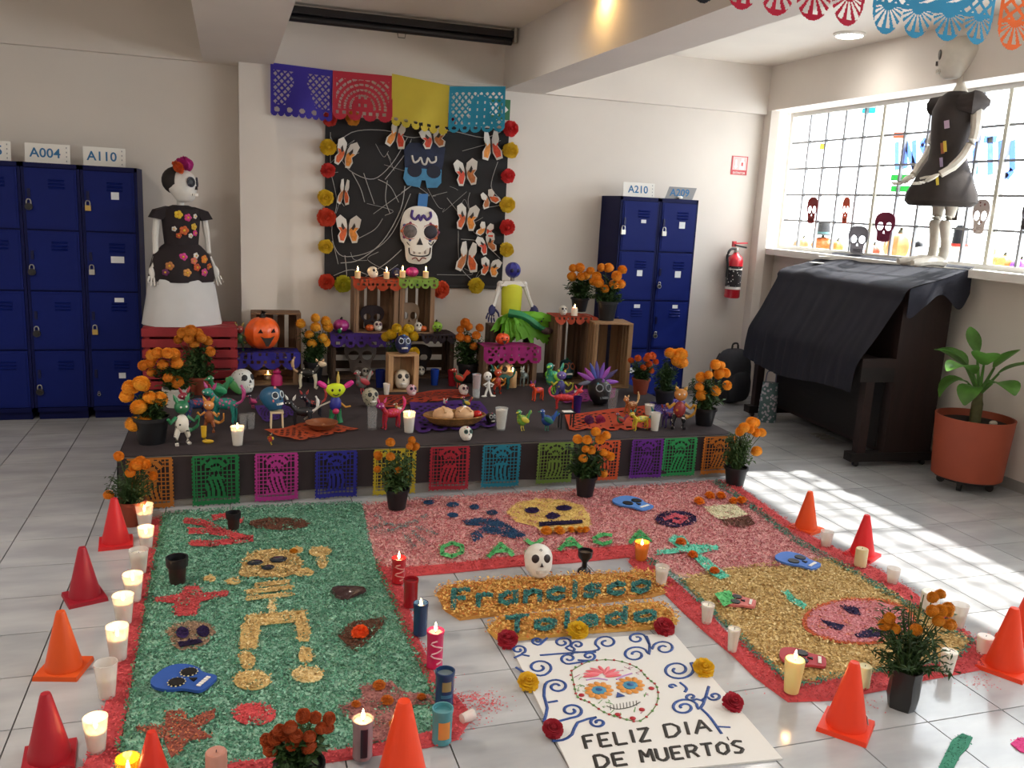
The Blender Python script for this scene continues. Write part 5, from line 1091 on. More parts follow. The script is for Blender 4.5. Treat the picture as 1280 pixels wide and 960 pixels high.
mg(731, 619, .02, [(713, 544), (722, 543), (732, 533), (740, 543), (747, 539), (720, 554), (730, 557), (719, 567), (746, 561), (753, 565), (762, 570), (751, 590)], 11, 'marigold on the pink carpet before the orange red banner', 'black', '#f0a22a', spread=.36, pot_w=27, pot_h=26)
mg(496, 635, .02, [(484, 547), (511, 546), (507, 552), (517, 556), (484, 564), (471, 566), (495, 585), (471, 584)], 11, 'marigold on the carpet before the yellow banner', 'black', '#d98a1c', spread=.32, pot_w=29, pot_h=26, leaf=LEAF2)
mg(165, 655, 0, [(154, 564), (174, 575), (183, 576), (167, 584), (191, 593), (141, 613), (178, 573)], 14, 'marigold in a brown pot at the left carpet corner', 'terra', '#e0881a', spread=.4, pot_w=34, pot_h=32, fine=True)
mg(374, 990, .02, [(350, 893), (362, 885), (378, 878), (392, 882), (345, 905), (357, 900), (368, 895), (384, 897), (398, 893), (365, 909), (384, 912), (335, 912), (407, 902), (340, 920), (409, 889)], 17, 'brownish orange marigold at the bottom picture edge', 'black', '#a8481a', spread=.42, pot_w=60, pot_h=40)
mg(1127, 882, 0, [(1115, 736), (1135, 731), (1151, 731), (1124, 749), (1132, 740), (1149, 746), (1081, 756), (1089, 769), (1080, 767), (1105, 764), (1149, 761), (1169, 755), (1166, 769), (1176, 756)], 15, 'tall marigold in a black grow bag at the lower right', 'bag', '#cf8416', spread=.42, pot_w=38, pot_h=52, fine=True)

# ------------------------------------------------------------------ things on the crates
yb = LC[0].y+.02-.06
def onY(px, z, Y): return Vector((PY(px, 350, Y).x, Y, z))
for px, la, zz in ((447, 'lit candle at the left end of the orange cut paper', ZT1), (483, 'lit candle at the right end of the orange cut paper', ZT1), (503, 'lit candle left of the pink foil pumpkin', ZT2), (532, 'lit candle at the right end of the lime cut paper', ZT2)):
    v = onY(px, zz+.007, yb-.03); t = thing('votive_candle', la, 'candle', v, group='candles on the stacked crates'); k = 1/S(v); MB().lathe([(3.6*k, 0), (3.8*k, 8*k), (3.2*k, 8.5*k), (1*k, 8.2*k)], 14).obj('wax', mat('#e8c896', .5, sss=.3, name='warm_wax'), t); flame(t, 8.2*k, 1.0, glow=.12)
v = onY(467, ZT1+.007, yb); skull(v, 15/S(v), 'white skull between the candles on the orange cut paper', '#dcd3c4', '#141214', rz=.5)
v = onY(515, ZT2+.007, yb+.03); pumpkin(v, 7.5/S(v), 'pink foil pumpkin between candles on the lime cut paper', '#a3206e', '#2a2024')
v = onY(495, ZT1+.007, yb+.08); skull(v, 13/S(v), 'dark blue skull behind the candles on the crates', '#252a52', '#0d0e1c')
zl = Z0+LC[2]+.009
v = onY(427, zl, LC[0].y-.06); pumpkin(v, 9.5/S(v), 'pink pumpkin with dark stem on the low crate', '#a02474', '#241c20'); v = onY(425, zl, LC[0].y-.135); t = thing('green_trinket', 'tiny green figure in front of the pink pumpkin', 'figurine', v); MB().ell((0, 0, .018), (.016, .012, .018), 10, 7).obj('body', mat('#1f7a3a', .5), t); MB().ell((0.012, -.006, .034), (.007, .007, .01), 8, 5).obj('head', WHITE, t)
v = onY(547, zl, LC[0].y-.06); pumpkin(v, 8.0/S(v), 'lime green pumpkin at the right end of the low crate', '#86b02c', '#15140f', face=True)
# inside the tall crates
v = Vector((c2.x, c2.y-.02, zt+.014)); k = 1/S(v)
flat_skull(None, 30*k, 30*k, .012, mat('#2c1f26', .7, name='dark_board'), 'dark oval skull board in the left tall crate', v+Vector((-.01, .05, 0)), eyes=.14)
skull(v+Vector((.02, -.06, 0)), 13*k, 'small white decorated skull in the left tall crate', '#ded8cc', '#24202a', ring='#8a3a5a', deco=[(0, .85, .05, '#b03a6a')])
t = pumpkin(v+Vector((-.045, -.06, 0)), 5*k, 'tiny orange pumpkin in the left tall crate', '#c8591c')
v = Vector((c3.x, c3.y-.02, zt+.014)); flat_skull(None, 27*k, 34*k, .012, mat('#a58d76', .7, var=.1, sc=20, name='tan_board'), 'tan skull board with round eyes in the right tall crate', v+Vector((-.035, .05, 0)), eyes=.15)
skull(v+Vector((.02, -.07, 0)), 12*k, 'small white skull at the foot of the right tall crate', '#ded8cc', '#24202a'); pumpkin(v+Vector((.06, -.07, 0)), 4.5*k, 'tiny orange pumpkin in the right tall crate', '#c8591c')
v = LC[0]+Vector((-LC[1]*.24, .06, .014)); k = 1/S(v); flat_skull(None, 40*k, 42*k, .012, mat('#6d6058', .7, var=.1, sc=20, name='grey_brown_board'), 'grey skull board with black ringed eyes in the low crate', v, eyes=.15)
v = LC[0]+Vector((LC[1]*.24, .06, .014)); flat_skull(None, 36*k, 36*k, .012, mat('#241a1c', .7, name='dark_board2'), 'dark brown skull board in the right half of the low crate', v, eyes=.13)
skull(LC[0]+Vector((LC[1]*.24, -.08, .014)), 12*k, 'tiny white skull on an orange base in the low crate', '#ded8cc', '#24202a'); 
v = LC[0]+Vector((-LC[1]*.22, -.10, .014)); skull(v, 11*k, 'tiny pale skull in front of the grey skull board', '#b9b2a6', '#2a262a', ring='#4a5a5a')
v = SC1[0]+Vector((0, -.02, .014)); k = 1/S(v); skull(v, 25*k, 'white skull inside the small pale crate', '#d6cbb8', '#1c1512')
v = SC1[0]+Vector((.006, -.01, SC1[1]+.001)); skull(v, 24*k, 'dark blue painted skull on the small pale crate', '#1f2a5c', '#0c0e1e', ring='#c8d0dc', deco=[(0, .9, .06, '#3a7ab0'), (-.2, .75, .05, '#c8d0dc'), (.2, .75, .05, '#c8d0dc'), (0, .72, .04, '#7aa0c8')], teeth='#e0dcd4')
v = PC[0]+Vector((-.005, -.04, .014)); skull(v, 27/S(v), 'bone coloured skull in the crate under magenta paper', '#b59f80', '#1c130f', teeth='#8a7a62')
v = PC[0]+Vector((-.055, -.05, PC[2]+.008)); k = 1/S(v); pumpkin(v, 8.7*k, 'small orange pumpkin lantern on the magenta cut paper', '#dd5020', '#2a1a10', face=True)
v = BL[0]+Vector((-.01, -.02, BL[2]+.008)); k = 1/S(v); pumpkin(v, 21*k, 'large orange pumpkin lantern with a laughing face', '#ee601c', '#141110', face=True, squash=1.0, rz=.25)
v = BL[0]+Vector((-.17, -.05, BL[2]+.008)); alebrije(0, 0, 0, 34, 'small green and red figurine beside the large pumpkin lantern', 'biped', ('#2c5a34', '#8a7a3a', '#8a3a34'), at=v)
v = R1[0]+Vector((0, -.03, .014)); k = 1/S(v); skull(v, 26*k, 'dark teal skull inside the right tall crate', '#22505a', '#10181c', ring='#b0603a', deco=[(0, .95, .08, '#2a6a4a'), (0, .75, .05, '#b0603a')])
v = R1[0]+Vector((-.09, -.10, R1[2]+.009)); skull(v, 12*k, 'tiny white skull on the burnt orange cut paper', '#c9c5bd', '#24202a')
v = R1[0]+Vector((.0, -.11, R1[2]+.009)); t = thing('votive_candle', 'white candle on the burnt orange cut paper', 'candle', v); MB().lathe([(4*k, 0), (4*k, 8*k), (3*k, 10*k), (1*k, 9*k)], 14).obj('wax', mat('#eedcc8', .5, sss=.3), t); flame(t, 9*k, .8, glow=.1)
# ------------------------------------------------------------------ sawdust carpet
GREEN = flake_mat(['#2a6046', '#377359', '#48876a', '#639d82', '#245240', '#82ae98', '#306950', '#3c775d'])
PINK = flake_mat(['#9a4a4e', '#ad5c60', '#b97074', '#c68a8a', '#8c3c42', '#a8565c', '#d0a29c'])
GOLD = flake_mat(['#b4965a', '#c4a86c', '#a48448', '#d2bc88', '#bc9e60', '#967640'])
GOLD2 = flake_mat(['#b98a35', '#c99c46', '#a87326', '#d9b566', '#b5651c', '#c28a3a'])
REDS = flake_mat(['#a52a2e', '#b83438', '#982428', '#c2474a', '#ad2f38'])
TEAL = flake_mat(['#145a58', '#1a6a64', '#0f4a4c', '#227a70']); TEALL = flake_mat(['#2f9a82', '#3fae94', '#57c0a6', '#248a70', '#8fd0bc'])
DKG = flake_mat(['#1f5a3a', '#28683f', '#2f7a4a', '#1a4a34']); PURP = flake_mat(['#20123c', '#281646', '#1a0e30'], lift=0); NAVYF = flake_mat(['#123a60', '#184468', '#0e304e'], lift=.008)
TAN = flake_mat(['#8a6c52', '#9a7c60', '#7a5e48']); BRWN = flake_mat(['#5c3626', '#684030', '#50301f'], lift=.01); LIME = flake_mat(['#2f8a48', '#3a9a52', '#54b068']); ORNG = flake_mat(['#b8521c', '#c8641f', '#a8441a']); BRICK = flake_mat(['#8a3a24', '#9c4a2a', '#74301f', '#a85c34']); YELF = flake_mat(['#c0a050', '#d0b468', '#b09040'])
ZB = .001; CH = .016; ZF = .017
sawdust('green_sawdust_panel', [[(205, 643), (330, 634), (452, 629), (462, 680), (468, 702), (503, 785), (545, 878), (540, 915), (450, 935), (380, 945), (290, 955), (215, 975), (140, 985), (152, 930), (170, 830), (188, 730)]], ZB, CH, GREEN, 34000, .0095, 'green sawdust carpet panel at the left', kind='stuff')
sawdust('pink_sawdust_panel', [[(453, 632), (560, 623), (740, 613), (893, 603), (985, 668), (1038, 700), (985, 711), (905, 713), (862, 722), (845, 718), (812, 700), (790, 682), (690, 690), (560, 705), (490, 711), (469, 701)]], ZB, CH, PINK, 34000, .009, 'pink sawdust carpet panel at the back centre', kind='stuff')
sawdust('golden_sawdust_panel', [[(850, 725), (905, 714), (1000, 702), (1040, 701), (1112, 742), (1212, 802), (1195, 824), (1110, 838), (1000, 856), (975, 843), (892, 768)]], ZB, CH, GOLD, 30000, .0105, 'golden sawdust carpet panel at the right', kind='stuff')
for la, pl in (('red sawdust border along the left edge of the green panel', [(188, 650), (204, 645), (187, 730), (169, 830), (151, 930), (139, 985), (92, 985), (112, 945), (132, 880), (150, 800), (166, 730)]),
               ('red sawdust border between the green panel and the dark candles', [(469, 704), (497, 713), (507, 745), (522, 795), (545, 845), (572, 872), (592, 895), (572, 925), (535, 935), (450, 948), (380, 958), (300, 968), (215, 985), (205, 985), (290, 957), (380, 947), (450, 937), (541, 917), (547, 880), (503, 786)]),
               ('red sawdust border below the pink panel', [(492, 712), (560, 706), (690, 691), (788, 682), (812, 690), (800, 700), (785, 697), (715, 704), (640, 709), (560, 717), (500, 722)]),
               ('red sawdust border along the inner edge of the golden panel', [(795, 690), (812, 702), (842, 727), (876, 757), (905, 790), (928, 805), (974, 846), (1002, 858), (1110, 842), (1196, 827), (1216, 805), (1234, 822), (1225, 838), (1150, 852), (1110, 862), (1040, 876), (985, 878), (942, 846), (918, 822), (878, 788), (850, 762), (826, 738), (800, 718), (785, 702)]),
               ('red sawdust border along the outer right carpet edge', [(895, 603), (912, 601), (960, 635), (1000, 664), (1060, 694), (1110, 720), (1190, 775), (1236, 815), (1216, 804), (1160, 768), (1100, 732), (1040, 700), (990, 668), (940, 635)])):
    sawdust('red_sawdust_border', [pl], ZB, .014, REDS, 26000, .008, la, kind='stuff', edge=.010)
sawdust('green_sawdust_stripe', stroke_polys([[(205, 648), (188, 740), (170, 835), (150, 940)], [(470, 704), (505, 785), (545, 878)]], 9), ZF-.006, .008, DKG, 26000, .008, 'dark green sawdust stripe edging the green panel', kind='stuff', bed=False)
sawdust('green_sawdust_stripe', stroke_polys([[(896, 604), (940, 634), (1000, 680), (1060, 712), (1110, 742), (1214, 803), (1195, 824), (1110, 838), (1000, 857), (974, 844), (927, 802), (892, 768), (850, 728), (812, 702)]], 9), ZF-.006, .010, flake_mat(['#1f5a48', '#2a6f58', '#357f66', '#184a3c']), 26000, .009, 'dark green sawdust stripe edging the pink and golden panels', kind='stuff', bed=False)
def fig(name, polys, m, label, dens=30000, size=.008, hgt=.006, z=ZF, bed=True): return sawdust(name, polys, z, hgt, m, dens, size, label, 'sawdust figure', kind=None, bed=bed)
def E_(cx, cy, rx, ry, n=16): return ell_poly(cx, cy, rx, ry, n)
fig('red_sawdust_bird', stroke_polys([[(232, 651), (255, 654), (277, 665), (312, 674)], [(238, 664), (262, 664), (280, 668)], [(240, 679), (262, 680), (290, 677), (314, 674)], [(268, 647), (285, 645), (300, 652)]], 9), REDS, 'red branching sawdust figure at the back of the green panel')
fig('brown_sawdust_oval', [E_(349, 655, 38, 7.5)], BRWN, 'flat brown sawdust oval at the back of the green panel')
t = thing('golden_sawdust_skeleton', 'golden sawdust skeleton with dark eyes on the green panel', 'sawdust figure', (0, 0, 0))
for nm_, pl_ in (('skull', E_(340, 705, 38, 18)), ('shoulder_clump', E_(312, 716, 14, 6)), ('hand', E_(400, 690, 14, 6)), ('finger', E_(372, 688, 7, 4)), ('forearm', E_(403, 703, 6, 8)), ('upper_arm', E_(380, 716, 12, 5)), ('hand', E_(262, 724, 8, 4)), ('forearm', E_(292, 727, 9, 4)),
                 ('rib', [(318, 730), (362, 725), (362, 730), (318, 735)]), ('rib', [(308, 738), (366, 732), (366, 737), (308, 743)]), ('rib', [(308, 746), (366, 741), (366, 745), (308, 751)]), ('spine', [(336, 750), (344, 750), (344, 764), (336, 764)]),
                 ('pelvis', [(310, 770), (380, 763), (388, 790), (386, 802), (374, 802), (370, 778), (325, 782), (320, 812), (300, 812), (300, 790)]), ('knee', E_(382, 820, 9, 10)), ('knee', E_(309, 826, 10, 11)), ('foot', E_(384, 844, 20, 10)), ('foot', E_(315, 851, 23, 12))):
    sawdust(nm_, [pl_], ZF, .008, GOLD, 26000, .010, parent=t)
for q, (cx, cy, rx, ry) in enumerate(((319, 703, 10, 7), (348, 699, 11, 6), (335, 709, 8, 5))): tag(mo('dark_pebble', MB().ell((0, 0, 0), (1, 1, .35), 14, 6).mesh('dark_pebble', mat('#12202c', .2, coat=.6, name='glossy_seed')), None, P(cx, cy, ZF+.010), (0, 0, .3), (rx/S(P(cx, cy, .02)), rx*.9/S(P(cx, cy, .02)), .018)), ('left glossy dark eye', 'right glossy dark eye', 'glossy dark nose')[q]+' of the golden sawdust skeleton', 'seed', 'glossy dark seeds')
v = P(367, 690, ZF+.008); pompom(v, 6/S(v), '#d08a1c', 'tiny marigold head beside the golden skeleton skull', (0, 0, 0), group='loose flower heads')
t = tag(MB().lathe([(.001, 0), (.062, 0), (.058, .012), (.03, .022), (.001, .024)], 16, sx=1.15, sy=.9, wob=lambda a, z: 1+.18*math.sin(3*a+1), cap=False).obj('dark_blob', mat('#32191c', .25, coat=.5, bump=.4, bsc=60, name='molasses'), None, P(434, 741, ZF+.004)), 'glossy dark brown lump on the green panel', 'lump')
fig('brown_sawdust_patch', [[(422, 795), (440, 778), (482, 772), (478, 783), (447, 815), (440, 812)]], BRWN, 'brown four sided sawdust patch under an orange flower head')
v = P(450, 791, ZF+.016); pompom(v, 12/S(v), '#ee5c1c', 'orange marigold head on the brown patch', (.2, 0, 0), group='loose flower heads')
fig('red_sawdust_person', [[(193, 747), (225, 744), (232, 733), (248, 733), (254, 742), (286, 739), (284, 745), (250, 752), (245, 770), (218, 770), (218, 754), (194, 752)]], REDS, 'red sawdust figure with outstretched arms on the green panel')
o_ = fig('tan_sawdust_skull', [[(208, 790), (218, 780), (240, 777), (262, 780), (269, 790), (260, 803), (245, 812), (225, 813), (215, 806), (212, 797)]], TAN, 'tan sawdust skull on the green panel')
for nm_, pl_ in zip(('eye', 'eye', 'mouth'), [E_(228, 791, 8, 7), E_(254, 789, 8, 7), [(222, 803), (250, 799), (254, 803), (225, 809)]]): sawdust(nm_, [pl_], ZF+.009, .005, PURP, 30000, .008, parent=o_)
fig('brick_sawdust_star', [[(166, 909), (206, 908), (208, 890), (228, 888), (236, 900), (270, 886), (268, 898), (248, 912), (266, 922), (238, 926), (214, 948), (205, 925)]], BRICK, 'brick red sawdust star at the front of the green panel')
fig('red_sawdust_oval', [E_(318, 893, 27, 14)], REDS, 'red sawdust oval beside the brownish marigold')
fig('mauve_sawdust_shape', [[(425, 885), (453, 872), (452, 858), (490, 852), (503, 865), (540, 870), (545, 880), (510, 882), (500, 900), (480, 925), (458, 928), (452, 905), (430, 895)]], flake_mat(['#7a4040', '#8c5450', '#6a3436', '#9a6660']), 'mauve brown sawdust shape at the front corner of the green panel')
for q, (x, y, r) in enumerate(((474, 857, 9), (484, 876, 9), (445, 881, 7), (527, 872, 7), (493, 905, 8))): 
    v = P(x, y, ZF+.012); pompom(v, r/S(v), '#cc7424', ('rearmost', 'large', 'leftmost', 'rightmost', 'frontmost')[q]+' orange flower head on the mauve sawdust shape', (.2, 0, q), group='loose flower heads')
# pink panel figures
o_ = fig('yellow_sawdust_skull', [[(633, 640), (645, 630), (670, 624), (700, 625), (728, 632), (737, 645), (737, 657), (725, 664), (680, 666), (668, 658), (645, 652)]], YELF, 'pale yellow sawdust skull on the pink panel')
for nm_, pl_ in zip(('eye', 'eye', 'nose', 'mouth'), [E_(665, 638, 9, 3.5), E_(705, 635, 10, 3.2), [(682, 645), (690, 640), (701, 645), (692, 649), (684, 648)], [(674, 653), (728, 650), (728, 654), (674, 658)]]): sawdust(nm_, [pl_], ZF+.009, .005, PURP, 30000, .008, parent=o_)
for q, x in enumerate((683, 699, 714, 725, 732)): v = P(x, 664-(q > 1)*1, ZF+.010); pompom(v, (8 if q < 2 else 6.5)/S(v), '#e89a22', ('first', 'second', 'third', 'fourth', 'fifth')[q]+' marigold head from the left under the yellow skull', (.3, 0, q), group='loose flower heads')
fig('navy_sawdust_dog', [[(578, 651), (600, 648), (622, 650), (656, 668), (654, 674), (635, 672), (612, 667), (600, 666), (604, 672), (592, 678), (588, 668), (606, 658), (583, 656)]], NAVYF, 'navy blue sawdust animal on the pink panel')
for e_, w_ in ((E_(536, 628, 7, 2.6), 'leftmost'), (E_(566, 631, 8, 2.8), 'second'), (E_(593, 634, 6, 3), 'third'), (E_(566, 644, 7, 2.8), 'front'), (E_(615, 641, 7, 3), 'rightmost')): fig('navy_sawdust_spot', [e_], NAVYF, w_+' of the small navy sawdust spots on the pink panel', z=.020)
t = thing('teal_sawdust_deer', 'grey teal sawdust line animal on the pink panel', 'sawdust figure', (0, 0, 0))
for nm_, ln_ in (('back_line', [(465, 662), (480, 655), (500, 658), (520, 652), (533, 645)]), ('belly_line', [(472, 666), (490, 664), (512, 657)]), ('leg', [(505, 668), (518, 685)]), ('leg', [(515, 664), (532, 680)]), ('tail', [(522, 660), (545, 668)]), ('ear', [(470, 645), (478, 650)])):
    sawdust(nm_, stroke_polys([ln_], 5), ZF+.003, .006, flake_mat(['#4a6a68', '#3a5558', '#6f8a82', '#7a5a58']), 30000, .008, parent=t, bed=False)
def foam(px, py, wp, rz, c, label, holes=False, w_h=1.25, dot=None):
    v = P(px, py, ZF+.010); w = wp/S(v); t = flat_skull(None, w, w*w_h, .010, mat(c, .7, name='foam'), label, v-Vector((-math.sin(rz)*w*w_h*.5, math.cos(rz)*w*w_h*.5, 0)), (0, 0, rz), 'foam skulls on the carpet', eyes=.14, name='foam_skull', holes=holes)
    if dot:
        for s in (-1, 1):
            for q in range(12): MB().ell((0, 0, 0), (.0035, .0035, .002), 6, 4).obj('painted_dot', mat(dot, .6), t, (s*w*.21+w*.17*math.cos(q*PI/6), w*w_h*.52+w*w_h*.135*math.sin(q*PI/6), .008))
    for q in range(5): MB().box((0, 0, 0), (w*.06, w*.09, .003)).obj('tooth', WHITE, t, (-w*.16+q*w*.08, w*w_h*.13, .008))
    return t
foam(230, 849, 60, 1.0, '#2350a0', 'large blue foam skull with dotted eyes on the green panel', dot='#d8d0a0'); foam(791, 629, 40, .45, '#4a80c8', 'light blue foam skull at the back of the pink panel'); foam(997, 701, 42, .5, '#4a74c0', 'blue foam skull at the edge of pink and golden panels'); foam(1003, 823, 44, .95, '#a83a44', 'dark pink foam skull behind the yellow lit candle', dot='#1a1420')
t = foam(921, 751, 36, .9, '#c8706a', 'green and pink foam skull on the golden panel'); fig('green_sawdust_patch', [[(893, 742), (912, 738), (920, 752), (905, 758)]], LIME, 'green half of the foam skull on the golden panel', z=ZF+.016, hgt=.003)
fig('purple_sawdust_spiral', [E_(845, 649, 26, 10)], PURP, 'round dark purple sawdust spiral on the pink panel')
fig('pink_sawdust_curl', stroke_polys([[(831, 649), (845, 644), (857, 648), (850, 653), (842, 651)]], 5), flake_mat(['#c04a5a', '#b23a4a']), 'pink curl inside the purple sawdust spiral', z=ZF+.005, hgt=.004)
fig('teal_sawdust_cross', [[(835, 676), (842, 669), (856, 672), (862, 681), (896, 682), (898, 687), (874, 692), (888, 702), (912, 721), (900, 724), (885, 716), (868, 698), (858, 690), (820, 694), (822, 689), (848, 685)]], TEALL, 'teal sawdust cross with orange centres')
for q, (x, y) in enumerate(((851, 678), (866, 694), (893, 714))): v = P(x, y, ZF+.010); pompom(v, 7.5/S(v), '#e07a24', ('upper', 'middle', 'lower')[q]+' orange flower head on the teal sawdust cross', (.1, 0, q), group='loose flower heads')
fig('white_sawdust_pot', [[(880, 634), (918, 630), (935, 643), (905, 650), (892, 646)]], flake_mat(['#b8b090', '#a0a078', '#d0c8a8']), 'pale sawdust vase under marigold heads'); fig('brown_sawdust_pot', [[(902, 650), (936, 645), (944, 655), (930, 659), (908, 657)]], BRWN, 'brown sawdust base of the pale vase')
for q, (x, y) in enumerate(((874, 627), (887, 620), (901, 620), (917, 627), (927, 626))): v = P(x, y, ZF+.014); pompom(v, 7.5/S(v), '#ec8c20', ('first', 'second', 'third', 'fourth', 'fifth')[q]+' marigold head from the left above the sawdust vase', (.2, 0, q), group='loose flower heads')
# lettering in the carpet
LT = {'O': [[(.5, 0), (.1, .25), (.1, .75), (.5, 1), (.9, .75), (.9, .25), (.5, 0)]], 'A': [[(.05, 0), (.5, 1), (.95, 0)], [(.25, .4), (.75, .4)]], 'X': [[(.1, 0), (.9, 1)], [(.1, 1), (.9, 0)]], 'C': [[(.9, .85), (.5, 1), (.1, .7), (.1, .3), (.5, 0), (.9, .15)]],
      'F': [[(.15, 0), (.15, 1), (.9, 1)], [(.15, .55), (.7, .55)]], 'r': [[(.2, 0), (.2, .62), (.2, .45), (.5, .62), (.85, .56)]], 'a': [[(.85, .62), (.85, 0)], [(.85, .5), (.45, .62), (.12, .45), (.12, .15), (.45, 0), (.85, .15)]], 'n': [[(.15, 0), (.15, .62)], [(.15, .42), (.5, .62), (.85, .45), (.85, 0)]], 'c': [[(.85, .5), (.5, .62), (.12, .42), (.12, .18), (.5, 0), (.85, .12)]], 'i': [[(.5, 0), (.5, .6)], [(.5, .78), (.5, .85)]], 's': [[(.85, .55), (.45, .62), (.15, .48), (.8, .2), (.5, 0), (.1, .08)]], 'o': [[(.5, 0), (.12, .15), (.12, .47), (.5, .62), (.88, .47), (.88, .15), (.5, 0)]],
      'T': [[(.05, 1), (.95, 1)], [(.5, 1), (.5, 0)]], 'l': [[(.5, 0), (.5, 1)]], 'e': [[(.12, .32), (.85, .32), (.75, .55), (.45, .62), (.12, .42), (.12, .15), (.5, 0), (.85, .1)]], 'd': [[(.85, 1), (.85, 0)], [(.85, .5), (.45, .62), (.12, .45), (.12, .15), (.45, 0), (.85, .15)]],
      'E': [[(.9, 1), (.1, 1), (.1, 0), (.9, 0)], [(.1, .5), (.7, .5)]], 'L': [[(.1, 1), (.1, 0), (.9, 0)]], 'I': [[(.5, 1), (.5, 0)]], 'Z': [[(.1, 1), (.9, 1), (.1, 0), (.9, 0)]], 'D': [[(.1, 0), (.1, 1), (.55, 1), (.9, .7), (.9, .3), (.55, 0), (.1, 0)]], 'M': [[(.05, 0), (.1, 1), (.5, .4), (.9, 1), (.95, 0)]], 'U': [[(.1, 1), (.1, .2), (.4, 0), (.65, 0), (.9, .2), (.9, 1)]], 'R': [[(.1, 0), (.1, 1), (.65, 1), (.9, .8), (.65, .52), (.1, .5)], [(.5, .5), (.9, 0)]], 'S': [[(.9, .9), (.4, 1), (.1, .75), (.85, .3), (.6, 0), (.1, .08)]]}
def lay(txt, p0, p1, h, lean=0.0, wf=.78, widths=None):
    """polylines in pixels for a word whose baseline runs p0..p1"""
    out = []; W_ = [(.5 if c in 'iIl' else 1.0) for c in txt]; tot = sum(W_); x = 0
    for c, w in zip(txt, W_):
        for st in LT.get(c, []):
            out.append([(p0[0]+(p1[0]-p0[0])*((x+(q[0]*wf+(1-wf)/2)*w)/tot)+lean*q[1]*h, p0[1]+(p1[1]-p0[1])*((x+q[0]*w)/tot)-q[1]*h) for q in st])
        x += w
    return out
for ch, (x, y), hp, wp in zip('OAXACA', ((548, 697), (608, 696), (655, 690), (697, 687), (740, 681), (785, 678)), (17, 15, 14, 13, 12, 12), (34, 36, 26, 32, 28, 30)):
    fig('carpet_letter', stroke_polys(lay(ch, (x, y), (x+wp, y-wp*.06), hp, wf=.9), 5.0), LIME, {'O': 'green sawdust letter O on the pink panel', 'X': 'green sawdust letter X behind the white skull', 'C': 'green sawdust letter C on the pink panel'}.get(ch, f'green sawdust letter A at the '+({608: 'left', 697: 'middle', 785: 'right'}.get(x, ''))+' of the pink panel'), hgt=.006, z=.020)
sawdust('golden_sawdust_strip', [[(545, 742), (560, 733), (600, 729), (700, 722), (815, 716), (826, 724), (833, 742), (815, 747), (700, 760), (640, 768), (575, 776), (556, 764)]], ZB, .022, GOLD2, 30000, .011, 'upper golden sawdust strip with a teal name', kind='stuff', edge=.012)
sawdust('golden_sawdust_strip', [[(608, 788), (621, 774), (720, 763), (822, 754), (836, 762), (848, 776), (838, 786), (740, 792), (640, 802), (620, 800)]], ZB, .022, GOLD2, 30000, .011, 'lower golden sawdust strip with a teal name', kind='stuff', edge=.012)
sawdust('teal_sawdust_name', stroke_polys(lay('Francisco', (560, 761), (816, 739), 21, .05, wf=.84), 6.0), .024, .008, TEAL, 60000, .008, 'teal sawdust name on the upper golden strip', 'lettering', edge=.0015)
sawdust('teal_sawdust_name', stroke_polys(lay('Toledo', (628, 791), (824, 775), 18, .05, wf=.84), 6.0), .024, .008, TEAL, 60000, .008, 'teal sawdust name on the lower golden strip', 'lettering', edge=.0015)
# golden panel figures
fig('orange_sawdust_rim', [E_(1074, 777, 72, 29, 28)], ORNG, 'orange rim of the sawdust pumpkin'); o_ = fig('pink_sawdust_pumpkin', [E_(1074, 777, 66, 26, 28)], flake_mat(['#b0646a', '#bb747a', '#a0525a', '#c88c8c']), 'pink sawdust pumpkin face on the golden panel', z=ZF+.004)
for nm_, pl_ in zip(('eye', 'eye', 'mouth'), [[(1050, 757), (1072, 760), (1076, 769), (1062, 767)], [(1026, 775), (1056, 782), (1050, 788), (1038, 785)], [(1068, 793), (1090, 786), (1110, 790), (1098, 797), (1072, 797)]]): sawdust(nm_, [pl_], ZF+.009, .005, PURP, 30000, .008, parent=o_)
fig('teal_sawdust_squiggle', stroke_polys([[(983, 741), (990, 750), (1005, 758)]], 8), TEALL, 'teal sawdust stem of the pumpkin')
sawdust('green_sawdust_stroke', [[(1172, 962), (1180, 945), (1190, 925), (1203, 917), (1216, 922), (1210, 935), (1200, 945), (1190, 965)]], ZB, .006, flake_mat(['#1c6a54', '#23785e', '#175a48']), 30000, .005, 'teal green powder stroke on the tiles at the lower right', kind='stuff', edge=.003)
sawdust('pink_sawdust_spot', [[(1263, 930), (1272, 923), (1290, 922), (1290, 944), (1275, 940)]], ZB, .006, flake_mat(['#b81f6a', '#c62f7a']), 30000, .005, 'magenta powder spot at the lower right corner', kind='stuff', edge=.003)
q = []
for cx, cy, s, n in ((608, 878, 14, 240), (585, 900, 10, 120), (590, 870, 8, 90), (480, 722, 8, 60), (1240, 800, 14, 150), (1225, 850, 12, 90), (560, 850, 8, 60), (905, 868, 20, 25), (1085, 880, 14, 40)):
    for i in range(n): v = P(cx+RNG.normal(0, s), cy+RNG.normal(0, s*.5), .0015); q.append(tuple(v))
tag(mo('spilled_sawdust', quads_mesh('sawdust', flakes(np.array(q), .006, .1), flake_mat(['#b0383c', '#c0484c', '#c05a62']))), 'red sawdust crumbs spilled on the tiles beside the borders', 'sawdust', kind='stuff')

